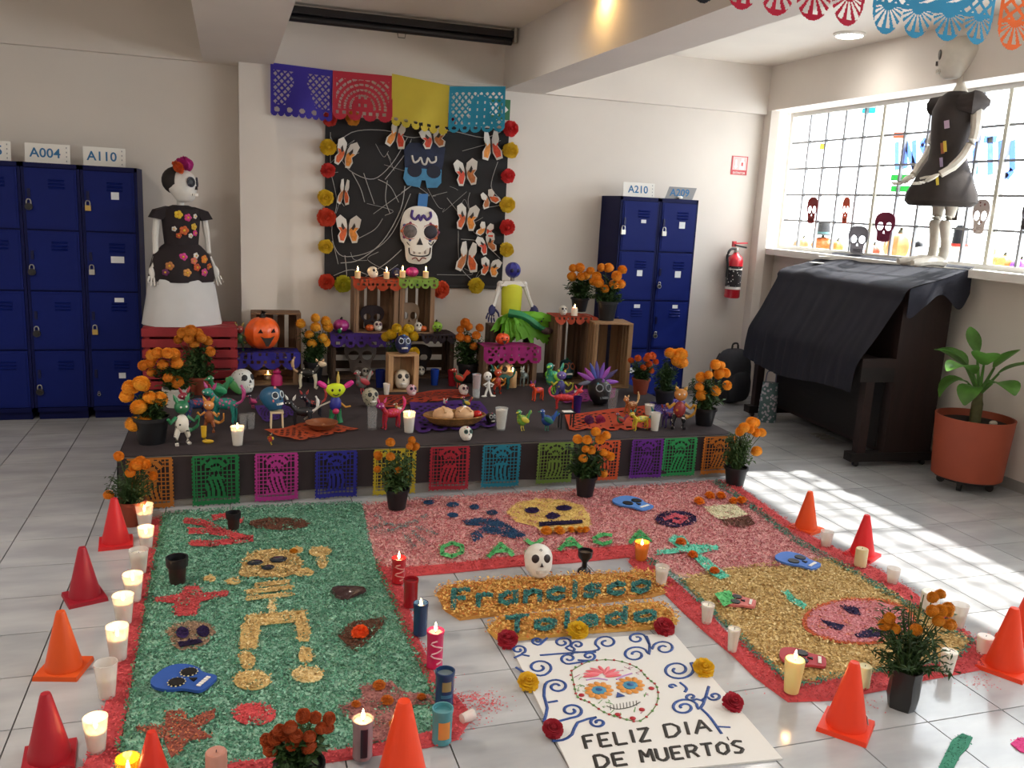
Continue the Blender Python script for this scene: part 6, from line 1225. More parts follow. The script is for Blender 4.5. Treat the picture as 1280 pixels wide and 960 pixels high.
# ------------------------------------------------------------------ poster on the floor
TL, TR, BR = P(637, 806), P(842, 793), P(978, 950); BLc = TL+(BR-TR); ZP = .006
pt = thing('floor_poster', 'white poster with blue scrolls, a calavera and greeting text', 'poster', TL)
q = [p-TL for p in (TL, TR, BR, BLc)]
MB().prism([(p.x, p.y) for p in q], .0, ZP).obj('poster_board', mat('#dad8d4', .6, name='poster_white'), pt)
PB = mat('#1f4488', .5, var=.25, sc=20, bump=.4, bsc=80, name='blue_paint'); PK = mat('#2a2622', .6, name='black_letters')
def pw(p, z=ZP+.002): return P(p[0], p[1], z)-TL
def scroll(pts, w=4.0, m=None, nm='painted_scroll', sub=4, flat=.4, z=ZP+.001):
    pp = spline([Vector((x, y, 0)) for x, y in pts], sub); k = 1/S(TL+Vector((.3, -.4, 0)))
    MB().tube([pw((p.x, p.y), z) for p in pp], w/2*k, 6, flat=flat).obj(nm, m or PB, pt)
def spiral(cx, cy, r, turns=1.4, d=1, a0=0.0, tail=None, w=4.0):
    n = int(turns*10); pts = [(cx+r*(.22+.78*i/n)*math.cos(a0+d*2*PI*turns*(i/n-1)), cy+.62*r*(.22+.78*i/n)*math.sin(a0+d*2*PI*turns*(i/n-1))) for i in range(n+1)]
    scroll(pts+(tail or []), w, sub=2)
for a in ((703, 803, 12, 1.4, 1, 1.2, [(720, 815), (745, 815)]), (722, 806, 9, 1.2, -1, 2.0, [(715, 818)]), (758, 803, 15, 1.4, -1, 2.2, [(740, 814), (700, 817), (675, 819)]), (796, 798, 12, 1.3, 1, 0, [(812, 806)]), (794, 818, 17, 1.5, 1, 0, [(812, 806), (808, 795)]), (830, 810, 15, 1.4, -1, 3.0, [(812, 808)]), (674, 834, 17, 1.4, 1, 1.5, [(655, 840), (645, 834)]), (711, 823, 11, 1.2, -1, 1.5, [(735, 826)]), (736, 820, 9, 1.2, 1, 1.5, [(722, 825)]), (847, 837, 21, 1.7, -1, 5.6, [(868, 829)]), (696, 858, 15, 1.4, -1, 3.4, [(680, 870), (684, 885), (680, 902)]), (714, 888, 15, 1.4, 1, 1.6, [(700, 901), (690, 902)]), (748, 903, 11, 1.3, 1, -1.8, [(722, 903), (715, 918), (703, 925), (690, 926)]), (855, 884, 18, 1.6, 1, .2, [(879, 880), (886, 858)]), (864, 871, 8, 1.2, -1, .6, [(878, 876)]), (893, 870, 9, 1.2, 1, 3.0, [(878, 875)]), (648, 812, 10, 1.3, 1, 1.2, [(662, 820)]), (672, 801, 8, 1.2, -1, 1.2, [(684, 797)]), (840, 858, 5, .9, 1, 0, [])): spiral(*a[:6], tail=a[6])
scroll([(877, 886), (888, 897), (902, 917)]); scroll([(896, 908), (913, 909)], 3); scroll([(850, 853), (858, 860), (856, 865)]); scroll([(685, 878), (697, 876)]); scroll([(643, 822), (652, 818)])
def cc(x, y): return (580+x/3.2, 740+y/3.2)
so = [cc(*p) for p in ((430, 315), (500, 278), (600, 272), (690, 300), (735, 345), (772, 380), (770, 450), (705, 515), (625, 502), (560, 480), (500, 440), (455, 420), (440, 370))]
scroll(so+[so[0]], 1.6, mat('#6a7a4a', .6), 'skull_outline', 3)
for i, p in enumerate(spline([Vector((x, y, 0)) for x, y in so], 3, True)): MB().ell((0, 0, 0), (.0055, .0055, .003), 7, 4).obj('outline_bead', mat(('#a83238', '#5a8a4a')[i % 2], .6), pt, pw((p.x, p.y)))
rr = random.Random(2)
for (ex, ey) in ((540, 393), (665, 373)):
    c = cc(ex, ey)
    for q in range(11): a = 2*PI*q/11; MB().ell((0, 0, 0), (.017, .012, .003), 8, 4).obj('eye_petal', mat('#cf8a3c', .6), pt, pw((c[0]+13*math.cos(a), c[1]+8*math.sin(a))), (0, 0, -a))
    MB().ell((0, 0, 0), (.030, .026, .004), 16, 5).obj('eye_disc', mat('#3c86a6', .5), pt, pw(c)); MB().ell((0, 0, .003), (.014, .012, .003), 12, 4).obj('pupil', mat('#1f4f86', .5), pt, pw(c))
for q in range(9): a = PI*q/8; c = cc(553, 335); MB().ell((0, 0, 0), (.034, .009, .003), 8, 4).obj('pink_petal', mat(('#d8606a', '#e07a84')[q % 2], .6), pt, pw((c[0]-14*math.cos(a), c[1]-7*math.sin(a))), (0, 0, math.atan2(7*math.sin(a), -14*math.cos(a))))
scroll([cc(490, 352), cc(530, 345), cc(575, 352)], 3, mat('#b58ac0', .6), 'brow'); scroll([cc(610, 350), cc(640, 335), cc(672, 325)], 3, mat('#b58ac0', .6), 'brow')
MB().prism([(-.016, -.012), (.016, -.012), (.0, .016)], 0, .003).obj('nose', mat('#2f4a8c', .6), pt, pw(cc(620, 412)))
scroll([cc(570, 455), cc(610, 468), (580+665/3.2, 740+460/3.2), cc(705, 440)], 1.6, mat('#3a3a34', .6), 'mouth_line')
for q in range(9): x = 585+q*13; y = 462-(q*2.2); scroll([cc(x, y-10), cc(x+2, y+10)], .9, mat('#3a3a34', .6), 'stitch', 2)
for p in ((470, 412), (750, 385), (615, 490), (675, 505), (712, 470)): MB().ell((0, 0, 0), (.011, .010, .004), 10, 5).obj('red_rose', mat('#a8242c', .6), pt, pw(cc(*p)))
for q in range(26):
    x, y = rr.choice(((470, 340), (700, 340), (730, 420), (560, 455), (650, 300), (480, 380), (690, 480), (600, 480))); p = cc(x+rr.uniform(-25, 25), y+rr.uniform(-14, 14)); scroll([p, (p[0]+rr.uniform(-5, 5), p[1]+rr.uniform(-2, 3)), (p[0]+rr.uniform(-6, 6), p[1]+rr.uniform(-4, 4))], 1.1, mat('#6a9a5a' if q % 3 else '#b0708a', .6), 'vine', 2)
for word, p0, p1, h in (('FELIZ', (729, 936), (817, 925), 15.5), ('DIA', (830, 922), (892, 914), 15.5), ('DE', (743, 960), (788, 955), 15), ('MUERTOS', (801, 953), (934, 940), 15)):
    for ln in lay(word, p0, p1, h, -.28, wf=.84): 
        for a_, b_ in zip(ln, ln[1:]): scroll([a_, b_], 4.4, PK, 'letter_stroke', 2, .3)
scroll([(909, 921), (911, 925)], 1.5, PK, 'letter_stroke', 2)
for (x, y), c, la in (((634, 800), '#a81c30', 'red paper flower at the top left poster corner'), ((722, 789), '#e0b81c', 'yellow paper flower on the top poster edge'), ((830, 785), '#a81c2c', 'red paper flower at the top right poster corner'), ((660, 853), '#e0b41c', 'yellow paper flower on the left poster edge'), ((879, 836), '#e3b81e', 'yellow paper flower on the right poster edge'), ((691, 912), '#a01a2c', 'red paper flower low on the left poster edge'), ((916, 879), '#a81a30', 'red paper flower low on the right poster edge')):
    v = P(x, y, .022); pompom(v, 15/S(v), c, la, (.45, 0, 0), group='paper flowers around the poster')

# ------------------------------------------------------------------ cones and candles on the floor
cone(145, 680, 60, 'small red cone beside the brown marigold pot', '#d0232a', .1); cone(106, 748, 68, 'dark red cone, second of the left row', '#a3182c', .35); cone(80, 838, 80, 'orange cone in the left row', '#e2571c', -.25); cone(62, 950, 92, 'dark red cone nearest to the lower left corner', '#b01c2c', .1); cone(192, 990, 84, 'bright red cone cut by the bottom edge at the left', '#e0341f', .2); cone(502, 992, 128, 'bright orange red cone cut by the bottom edge in the middle', '#ee451c', .1)
cone(1007, 662, 50, 'orange cone farthest at the right carpet edge', '#f0561c', .4); cone(1077, 695, 54, 'red cone beside the cream pillar candle', '#e8242c', .5); cone(1057, 910, 90, 'orange red cone with a white sticker before the golden panel', '#f0401e', .7, True); cone(1255, 836, 82, 'orange cone at the right picture edge, in front', '#f4441c', .5); cone(1283, 800, 80, 'orange cone at the right picture edge, behind', '#f2401e', .3)
for a in ((181, 656, 22, 27, 'lit cup candle nearest to the brown marigold pot', True, .6), (183, 684, 20, 27, 'lit cup candle second in the left row', True, .6), (174, 715, 24, 30, 'unlit milky cup candle in the left row', False, .8), (167, 750, 25, 35, 'lit cup candle beside the dark red cone', True, .7), (155, 778, 26, 37, 'lit tapering cup candle in the left row', True, .75), (148, 823, 28, 44, 'brightest lit cup candle in the left row', True, .65), (134, 870, 28, 46, 'half empty unlit glass candle in the left row', False, .55), (121, 938, 30, 46, 'lit glass candle above the lower left corner', True, .62)):
    cup_candle(*a[:2], 0.012 if a[0] > 140 else .008, a[2], a[3], a[4], a[5], a[6], group='cup candles along the left carpet edge')
cup_candle(161, 985, .012, 30, 42, 'lit candle in a yellow glass at the bottom left', True, .5, cup=mat('#c8a01c', .1, alpha=.55, name='yellow_glass'), wax=mat('#d8b030', .5, sss=.3), glow=.3)
pillar_candle(271, 982, .02, 26, 48, 'pale pink pillar candle at the bottom edge', '#c08a7a')
jar_candle(498, 727, .016, 18, 32, 'lit red candle at the inner corner of the green panel', '#b5202a', True, '#c8343a', swirl='#d88a80'); jar_candle(513, 757, .016, 19, 36, 'unlit dark red candle', '#8c141f', False, '#7a1018'); jar_candle(525, 792, .016, 19, 42, 'lit dark blue candle in a glass', '#1c3358', True, '#4a6a86', waxfill=.82)
jar_candle(543, 832, .016, 22, 48, 'lit pink candle with white print', '#c22458', True, '#e0808a', swirl='#e0b0b8', waxfill=.94); jar_candle(555, 880, .014, 25, 46, 'unlit dark blue printed candle glass', '#1f3a62', False, '#6a7a80', band=[(.5, .78, '#8a7a50', .5), (.3, .4, '#2a6a8a', .6)], waxfill=.9); jar_candle(552, 926, .008, 27, 46, 'turquoise candle glass near the front corner', '#4a8a92', False, '#9ab0aa', band=[(.2, .7, '#c8803a', .6)], waxfill=.88); jar_candle(453, 945, .016, 27, 52, 'lit candle in a white printed glass at the front', '#8f7a7e', True, '#e0c8a8', band=[(.1, .85, '#241c2a', .35)], waxfill=.94)
v = P(577, 905, .004); t = thing('clear_glass', 'small clear glass lying beside the turquoise candle', 'glass', v+Vector((0, 0, .018)), rot=(0, PI/2, .4)); MB().lathe([(.016, 0), (.02, .045), (.018, .045), (.014, .004)], 16).obj('tumbler', CUP, t)
v = P(673, 722, .0); skull(v, 43/S(v), 'white ceramic skull with a small cross on its forehead', '#e2ded6', '#2a1c1c', rz=-.15, deco=[(0, .86, .018, '#2a2424'), (0, .82, .016, '#2a2424'), (.03, .84, .014, '#2a2424'), (-.03, .84, .014, '#2a2424')], teeth='#d8d2c8')
v = P(730, 715, 0); k = 1/S(v); t = thing('black_goblet', 'black clay goblet on the tiles', 'goblet', v); MB().lathe([(8.5*k, 0), (8*k, 3*k), (3.5*k, 7*k), (3.2*k, 13*k), (4.5*k, 15*k), (9*k, 21*k), (9.5*k, 29*k), (8.6*k, 29*k), (8*k, 24*k), (2*k, 20*k)], 20).obj('goblet_body', mat('#17151a', .35, name='black_clay'), t); MB().lathe([(8*k, 25.5*k), (3*k, 26*k)], 14).obj('resin', mat('#5a4a3a', .9, var=.3), t)
cup_candle(801, 699, .015, 19, 23, 'lit candle in an orange cup on the red border', True, .7, cup=mat('#d87a2a', .4, alpha=.8, name='orange_cup'), wax=mat('#e8b060', .5, sss=.3), group='candles along the golden panel', glow=.3)
cup_candle(826, 730, .015, 18, 24, 'milky cup candle at the bend of the red border', False, .8, group='candles along the golden panel'); cup_candle(883, 778, .012, 17, 25, 'white cup candle on the inner red border', False, .92, group='candles along the golden panel'); cup_candle(915, 813, .012, 16, 30, 'slim white cup candle on the inner red border', False, .95, group='candles along the golden panel')
pillar_candle(989, 864, .014, 25, 44, 'lit yellow candle at the front of the golden panel', '#e6cf86', True, taper=.72, glow=.4); pillar_candle(1078, 857, .014, 17, 27, 'cream candle half behind the stickered cone', '#e0d6a8'); pillar_candle(1075, 707, .014, 15, 23, 'cream pillar candle beside the red cone', '#d8c69a'); pillar_candle(1183, 840, .012, 20, 29, 'white candle on the front red border', '#ece6da', taper=.72); pillar_candle(1161, 760, .014, 22, 22, 'white pillar candle behind the tall marigold', '#f0ece4'); pillar_candle(1229, 817, .004, 20, 24, 'white candle beside the right orange cones', '#f0e4dc', taper=.8)
cup_candle(1196, 783, .012, 22, 30, 'glass candle with pale wax at the right carpet edge', False, .6, group='candles along the right carpet edge'); cup_candle(1032, 683, .006, 16, 20, 'clear glass candle behind the far red cone', False, .4, group='candles along the right carpet edge'); cup_candle(1115, 729, .006, 17, 20, 'clear glass candle between red cone and marigold', False, .4, group='candles along the right carpet edge')
# upturned black pots on the green panel
for px, py, w, h, la in ((222, 728, 26, 34, 'black and brown plastic pot standing on the green panel'), (292, 661, 18, 22, 'small black plastic pot at the back of the green panel')):
    v = P(px, py, ZF); k = 1/S(v); t = thing('plastic_pot', la, 'pot', v); MB().lathe([(w*.36*k, 0), (w*.42*k, h*.66*k), (w*.48*k, h*.67*k)], 20).obj('pot_body', mat('#2a1c1a', .4, name='brown_plastic'), t); MB().lathe([(w*.5*k, h*.66*k), (w*.52*k, h*k), (w*.45*k, h*k), (w*.42*k, h*.7*k)], 20).obj('pot_rim', POTB, t)
# ------------------------------------------------------------------ small things on the altar cloth
def sz(px, py, h, z=Z0): v = P(px, py, z); return v, h/S(v)
TK = mat('#d9c6a0', .6)
# left group of painted figurines
alebrije(228, 556, Z0, 62, 'spotted white figurine with a green head, front left of the altar', 'biped', ('#d8d4c8', '#2c7a50', '#1f6a44'), rz=.4, spots=spot_mat('#1a1a1a', '#ddd8cc', 11, .22), legspots=spot_mat('#1a1a1a', '#ddd8cc', 11, .22))
v, h = sz(255, 554, 22); t = thing('yellow_boot', 'small yellow boot beside the spotted figurine', 'boot', v); k = h/22; MB().tube([(0, 0, 22*k), (0, 0, 8*k), (1*k, -1*k, 4*k)], [3.6*k, 3*k, 3.6*k], 9).obj('shaft', mat('#c8a01e', .5), t); MB().ell((5*k, -2*k, 2.6*k), (7*k, 3.2*k, 2.6*k), 10, 6).obj('foot', mat('#c8a01e', .5), t)
alebrije(262, 540, Z0, 44, 'orange headed dotted figurine behind the yellow boot', 'biped', ('#8a4a2a', '#c8863a', '#d08a4a'), rz=-.3)
alebrije(246, 525, Z0, 44, 'dark blue figurine with red arms', 'quad', ('#26406a', '#a0303a', '#8a2a3a'), rz=.5); alebrije(282, 528, Z0, 50, 'teal figurine with white dots and a pink tail', 'quad', ('#1f7a70', '#b84a86', '#2a8a7a'), rz=-.4); alebrije(272, 505, Z0, 46, 'green dragon like figurine with a raised tail', 'bird', ('#1f6a44', '#2a8a5a', '#2f7a4a'), rz=.3)
v, h = sz(306, 492, 32); skull(v, h, 'black and white striped skull with a green leaf', '#d4d6d2', '#161618', rz=.6, spots=spot_mat('#1c2226', '#d6d8d4', 6, .16)); 
v, h = sz(292, 494, 10); t = thing('green_leaf', 'green fabric leaf beside the striped skull', 'leaf', v); MB().ell((0, 0, h*1.2), (h*.5, h*.16, h*1.4), 10, 7, R=Matrix.Rotation(-.7, 3, 'Y')).obj('blade', mat('#4a8a4a', .6), t)
cup_candle(297, 556, Z0, 17, 24, 'lit cup candle at the front left of the altar', True, .8, group='candles on the altar cloth', glow=.15)
for px, py, la in ((304, 537, 'left clear drinking glass beside the lit altar candle'), (314, 536, 'right clear drinking glass beside the lit altar candle')):
    v, h = sz(px, py, 20); t = thing('drinking_glass', la, 'glass', v, group='clear drinking glasses'); MB().lathe([(h*.2, 0), (h*.26, h), (h*.24, h), (h*.17, h*.06)], 16).obj('tumbler', mat('#dfe3e3', .05, alpha=.07, name='clear_glass'), t)
# blue skull on a stool
v, h = sz(346, 534, 22); t = thing('tiny_stool', 'tiny wooden stool under the blue skull', 'stool', v); k = h/22
MB().box((0, 0, 20*k), (16*k, 12*k, 2.5*k)).obj('seat', TK, t)
for sx in (-1, 1):
    for sy in (-1, 1): MB().tube([(sx*6.5*k, sy*4.5*k, 19*k), (sx*7.2*k, sy*5*k, 0)], 1.1*k, 6).obj('leg', TK, t)
skull(v+Vector((-.015, 0, 21.4*k)), 31*k, 'blue painted skull with white ringed eyes on the tiny stool', '#235a80', '#0f1c2c', rz=.7, ring='#c8d4d8', deco=[(0, .9, .07, '#c87a6a'), (-.25, .4, .06, '#c86a6a')])
flat_picado('arch', ((318, 510), (362, 502), (372, 520), (330, 530)), Z0, '#4a2a82', 'purple cut paper lying by the blue skull', 3, 40, 40)
alebrije(338, 556, Z0, 20, 'red and yellow parrot figurine at the front edge', 'bird', ('#a8242a', '#c8a82a', '#16161c'), rz=1.2)
flat_picado('bust', ((330, 540), (392, 529), (452, 537), (372, 553)), Z0, '#c2512a', 'orange cut paper sheet under the clay dish', 4, 60, 60)
v = P(402, 536, Z0+.014); k = 1/S(v); t = thing('clay_dish', 'brown clay dish on the orange cut paper', 'dish', v); MB().lathe([(11*k, 0), (16*k, 3*k), (20.5*k, 9*k), (19.5*k, 9.2*k), (15*k, 4.2*k), (3*k, 2.8*k)], 24).obj('dish_body', mat('#7a4222', .4, var=.2, sc=10, name='clay'), t); MB().ell((2*k, 0, 5*k), (3*k, 2*k, 1.4*k), 8, 5).obj('incense', mat('#8a5a3a', .8), t)
alebrije(378, 533, Z0, 40, 'black and white cat figurine with a raised white tail', 'quad', ('#15151a', '#d8d6d0', '#17171c'), rz=-.2, spots=spot_mat('#d8d6d0', '#15151a', 8, .16))
alebrije(385, 485, Z0, 40, 'skeleton dog figurine with orange and white bones', 'quad', ('#14120f', '#c8a27a', '#d6bfa0'), rz=PI-.2, spots=spot_mat('#e0dccf', '#17150f', 9, .26), legspots=mat('#d9cfb4', .6), ears='short')
alebrije(392, 520, Z0, 34, 'dark figurine with a red spotted raised tail', 'quad', ('#1c1a26', '#a83a34', '#2a2230'), rz=.2)
# yellow faced figurine
v, h = sz(419, 529, 62); t = thing('painted_figurine', 'yellow faced figurine with pink ears, horns and a stick arm', 'figurine', v, group='painted wooden figurines', scale=h)
MB().ell((0, 0, .40), (.12, .1, .17), 12, 8).obj('body', mat('#2a2f8a', .45), t)
for s in (-1, 1): MB().tube([(s*.05, 0, .28), (s*.08, 0, .12), (s*.1, -.03, .01)], [.07, .05, .06], 7).obj('leg', mat('#1f7a4a', .45), t)
MB().tube([(-.08, 0, .46), (-.3, -.05, .38), (-.62, -.1, .12)], .018, 6).obj('stick_arm', mat('#b8b0a0', .6), t); MB().tube([(.08, 0, .44), (.2, -.04, .34), (.3, -.05, .36)], .02, 6).obj('arm', mat('#c8903a', .5), t)
MB().ell((0, -.1, .27), (.07, .04, .06), 8, 6).obj('belly_patch', mat('#c02a5a', .5), t)
hd = MB().ell((0, -.02, .68), (.19, .09, .15), 14, 9, fn=lambda q: (q.x*(1+.3*q.z), q.y, q.z)).obj('head', mat('#c6dc1e', .5), t)
for s in (-1, 1):
    MB().lathe([(.04, 0), (.06, .1), (.045, .2), (.01, .22)], 8).obj('ear', mat('#cc2a86', .5), hd, (s*.17, 0, .74), (0, s*1.0, 0)); MB().ell((s*.07, -.10, .70), (.025, .015, .03), 8, 5).obj('eye', INK, hd)
MB().tube(spline([(-.06, -.11, .62), (0, -.115, .595), (.06, -.11, .62)], 4), .011, 5).obj('smile', INK, hd); MB().lathe([(.03, 0), (.035, .1), (.003, .26)], 8).obj('horn', mat('#b8a04a', .5), hd, (.05, 0, .82)); MB().lathe([(.02, 0), (.003, .12)], 7).obj('horn', mat('#8a9a4a', .5), hd, (-.14, 0, .82))
v, h = sz(346, 481, 20); t = thing('pink_bell', 'small pink bell shaped figure behind the blue skull', 'figure', v); MB().lathe([(h*.36, 0), (h*.34, h*.5), (h*.2, h*.7), (h*.28, h*.82), (h*.1, h)], 14).obj('body', mat('#c0246a', .5), t); MB().ell((0, 0, h*.9), (h*.2, h*.2, h*.18), 10, 7).obj('head', mat('#a82a5a', .5), t)
v, h = sz(335, 475, 12); t = thing('votive_candle', 'small lit candle beside the pink bell figure', 'candle', v); MB().lathe([(h*.42, 0), (h*.42, h*.6), (h*.15, h*.58)], 12).obj('wax', mat('#d8c0a0', .5, sss=.3), t); flame(t, h*.6, .7, glow=.06)
alebrije(452, 492, Z0, 38, 'grey insect like figurine with red wings', 'bird', ('#6a6660', '#a8343a', '#8a867c'), rz=.4)
v, h = sz(464, 508, 24); t = skull(v, h, 'mottled skull behind the tall clear glass', '#8f8f7c', '#1c1c1a', rz=.2, spots=spot_mat('#2a3a2a', '#b0aa94', 7, .3))
v, h = sz(465, 536, 30); t = thing('drinking_glass', 'tall clear glass of water in front of the mottled skull', 'glass', v, group='clear drinking glasses'); MB().lathe([(h*.20, 0), (h*.22, h), (h*.20, h), (h*.17, h*.06)], 18).obj('tumbler', mat('#dfe3e3', .05, alpha=.07, name='clear_glass'), t); MB().lathe([(h*.165, h*.07), (h*.19, h*.7)], 16).obj('water', mat('#c8cccc', .05, alpha=.08), t)
for px, py, w, hh, c, la in ((475, 484, 13, 22, '#16246a', 'left blue glass cup beside the small crate'), (543, 481, 11, 20, '#1c3f9a', 'right blue glass cup beside the small crate'), (565, 482, 12, 20, '#8a1a24', 'red glass cup near the marigold'), (721, 517, 11, 22, '#2a1a5a', 'dark purple candle glass near the orange cut paper')):
    v, h = sz(px, py, hh); k = h/hh; t = thing('coloured_cup', la, 'cup', v); MB().lathe([(w*.38*k, 0), (w*.5*k, h), (w*.44*k, h), (w*.34*k, h*.1)], 16).obj('cup_body', mat(c, .15, name='tinted_cup'), t); MB().lathe([(w*.42*k, h*.6), (w*.2*k, h*.61)], 12).obj('wax', WAX, t)
cup_candle(483, 493, Z0, 9, 14, 'small unlit cup candle left of the small crate', False, .8, group='candles on the altar cloth'); cup_candle(721, 500, Z0, 8, 12, 'tiny cup candle before the purple candle glass', False, .8, group='candles on the altar cloth')
for px, py, hh, la, c, rg in ((515, 495, 15, 'pink sugar skull before the small crate', '#d8b0b8', '#8a5a8a'), (580, 494, 14, 'white sugar skull at the centre of the altar', '#e2d8d0', '#b06a7a'), (583, 551, 19, 'white sugar skull at the front edge of the altar', '#e0dad0', '#3a7a6a'), (614, 530, 15, 'little black and white skull beside the milk glass', '#2a2a2a', '#d8d6d0')):
    v, h = sz(px, py, hh); skull(v, h, la, c, '#1c1a20', rz=.2, ring=rg, deco=[(0, .88, .06, '#b83a4a'), (.2, .8, .04, '#3a8a6a'), (-.2, .8, .04, '#b8862a')])
flat_picado('arch', ((470, 497), (578, 487), (590, 497), (478, 512)), Z0, '#a83a22', 'red orange cut paper sheet at the centre of the altar', 6, 60, 60); flat_picado('bust', ((512, 505), (600, 502), (622, 535), (520, 543)), Z0, '#4a1f7a', 'purple cut paper sheet under the bread basket', 7, 60, 60)
v = P(511, 545, Z0+.012); cup_candle(511, 540, Z0, 16, 26, 'lit cup candle in front of the red figurine', True, .75, group='candles on the altar cloth', glow=.15)
alebrije(489, 535, Z0, 40, 'red and magenta figurine with a long leg', 'quad', ('#a81f2c', '#b82a6a', '#8a1f6a'), rz=.3); alebrije(498, 520, Z0, 22, 'tan and white figurine beside the lit candle', 'bird', ('#b8863a', '#d8d4c8', '#8a5a2a'), rz=.2)
# bread basket
v = P(568, 530, Z0+.012); k = 1/S(v); t = thing('bread_basket', 'oval woven basket with bread', 'basket', v); BK = mat('#8a6030', .8, var=.3, sc=30, bump=.5, bsc=80, name='wicker')
MB().lathe([(24*k, 0), (32*k, 4*k), (39*k, 12*k), (38*k, 12.5*k), (31*k, 5*k), (8*k, 2*k)], 30, sy=.62).obj('basket_body', BK, t); MB().tube([(39*k*math.cos(a), 39*k*.62*math.sin(a), 12*k) for a in np.linspace(0, 2*PI, 31)], 1.2*k, 6).obj('rim', BK, t)
for i, (dx, la) in enumerate(((-15, 'left round loaf of bread of the dead in the basket'), (12, 'right round loaf of bread of the dead in the basket'))):
    b = thing('bread_loaf', la, 'bread', v+Vector((dx*k, -.004, 7.5*k)), i*.7, group='loaves in the basket'); BM = mat('#cfa67e', .7, var=.25, sc=14, name='sugared_crust')
    MB().ell((0, 0, 5*k), (13.5*k, 12*k, 8.5*k), 16, 9).obj('loaf', BM, b)
    for a in (0, PI/2): MB().tube([(12*k*math.cos(a)*q, 12*k*math.sin(a)*q, (13.6-4.5*q*q)*k) for q in np.linspace(-.9, .9, 9)], [1.9*k, 1.4*k, 1.8*k, 1.3*k, 1.2*k, 1.3*k, 1.8*k, 1.4*k, 1.9*k], 6).obj('dough_bone', BM, b)
    MB().ell((0, 0, 14*k), (2.8*k, 2.8*k, 2.2*k), 8, 6).obj('dough_knob', WHITE if i else BM, b)
b = thing('red_apple', 'shiny red apple at the right end of the basket', 'fruit', v+Vector((29*k, -.005, 6.5*k))); MB().ell((0, 0, 5.5*k), (6*k, 6*k, 5.6*k), 14, 10, fn=lambda q: Vector(q)*(1-.12*max(0, q.z-.75)*4)).obj('apple_body', mat('#b81418', .2, coat=.5, name='apple_skin'), b); MB().tube([(0, 0, 10*k), (.6*k, 0, 13*k)], .5*k, 5).obj('stem', BRWN if False else mat('#4a3420', .8), b)
alebrije(582, 512, Z0, 22, 'yellow and blue bird mask figurine behind the basket', 'bird', ('#1f4a5a', '#c8a82a', '#8a1f3a'), rz=.1); alebrije(556, 507, Z0, 12, 'small white and pink fish figurine on the red cut paper', 'bird', ('#d0ccc4', '#b82a5a', '#c8c4bc'), rz=.6)
# milk glass, toy skeleton, tall glasses
v, h = sz(626, 537, 28); t = thing('milk_glass', 'glass filled with milk', 'glass', v); MB().lathe([(h*.20, 0), (h*.29, h), (h*.27, h), (h*.18, h*.05)], 18).obj('tumbler', mat('#dfe3e3', .05, alpha=.3), t); MB().lathe([(h*.175, h*.06), (h*.255, h*.9), (h*.1, h*.9)], 16).obj('milk', mat('#d6c8b4', .5), t)
v, h = sz(610, 496, 32); t = thing('toy_skeleton', 'small white toy skeleton with arms akimbo', 'toy', v, scale=h); WB = mat('#e2dfd8', .4, name='white_plastic_toy')
MB().ell((-.05, 0, .82), (.17, .15, .18), 12, 9).obj('head', WB, t); MB().tube([(0, 0, .66), (0, 0, .34)], [.05, .08], 8).obj('torso', WB, t)
for s in (-1, 1): MB().tube([(0, 0, .58), (s*.2, -.03, .48), (s*.1, -.06, .42)], .04, 6).obj('arm', WB, t); MB().tube([(s*.03, 0, .34), (s*.09, 0, .16), (s*.13, -.04, .05)], .045, 6).obj('leg', WB, t); MB().ell((s*.18, -.06, .04), (.12, .07, .04), 8, 5).obj('foot', WB, t); MB().ell((-.05+s*.06, -.13, .83), (.03, .02, .04), 8, 5).obj('eye', INK, t)
v, h = sz(595, 497, 30); t = thing('pink_drink_glass', 'tall clear glass with a pinkish drink', 'glass', v); MB().lathe([(h*.15, 0), (h*.19, h), (h*.17, h), (h*.13, h*.06)], 16).obj('tumbler', mat('#dfe3e3', .05, alpha=.3), t); MB().lathe([(h*.13, h*.4), (h*.165, h*.95), (h*.1, h*.95)], 14).obj('drink', mat('#b05a5a', .3), t)
alebrije(573, 484, Z0, 30, 'red flower like figurine beside the red cup', 'bird', ('#2a4a2a', '#c8452a', '#b83a2a'), rz=-.3)
alebrije(621, 492, Z0, 34, 'red and orange figurine behind the toy skeleton', 'biped', ('#a8321c', '#c8802a', '#b8401c'), rz=.2); alebrije(628, 486, Z0, 30, 'dark teal figurine before the magenta crate', 'quad', ('#16524a', '#1f6a5a', '#1a5a50'), rz=-.5)
pillar_candle(640, 484, Z0, 11, 20, 'tan glowing candle before the bone coloured skull', '#c8a070', True, glow=.08); alebrije(655, 482, Z0, 26, 'silver grey figurine right of the tan candle', 'quad', ('#7d8a88', '#a8b0ae', '#8a9492'), rz=.8)
alebrije(672, 500, Z0, 26, 'orange backed turtle like figurine with purple fringe', 'quad', ('#d8481c', '#6a2a7a', '#c83a1c'), rz=.3, tail=False); alebrije(690, 492, Z0, 50, 'tall teal and green winged figurine', 'bird', ('#3a9a7a', '#8ac83a', '#2f8a78'), rz=.5); alebrije(700, 500, Z0, 40, 'purple and yellow horned figurine', 'biped', ('#4a4a8a', '#b8b83a', '#6a5aa0'), rz=-.3, ears='horn'); alebrije(706, 511, Z0, 30, 'long red lizard figurine', 'quad', ('#c02a2a', '#d84a5a', '#c8343a'), rz=PI-.2, wide=1.5)
flat_picado('arch', ((700, 490), (770, 486), (768, 500), (705, 506)), Z0, '#8a2a72', 'magenta cut paper under the lizard figurine', 9, 50, 40)
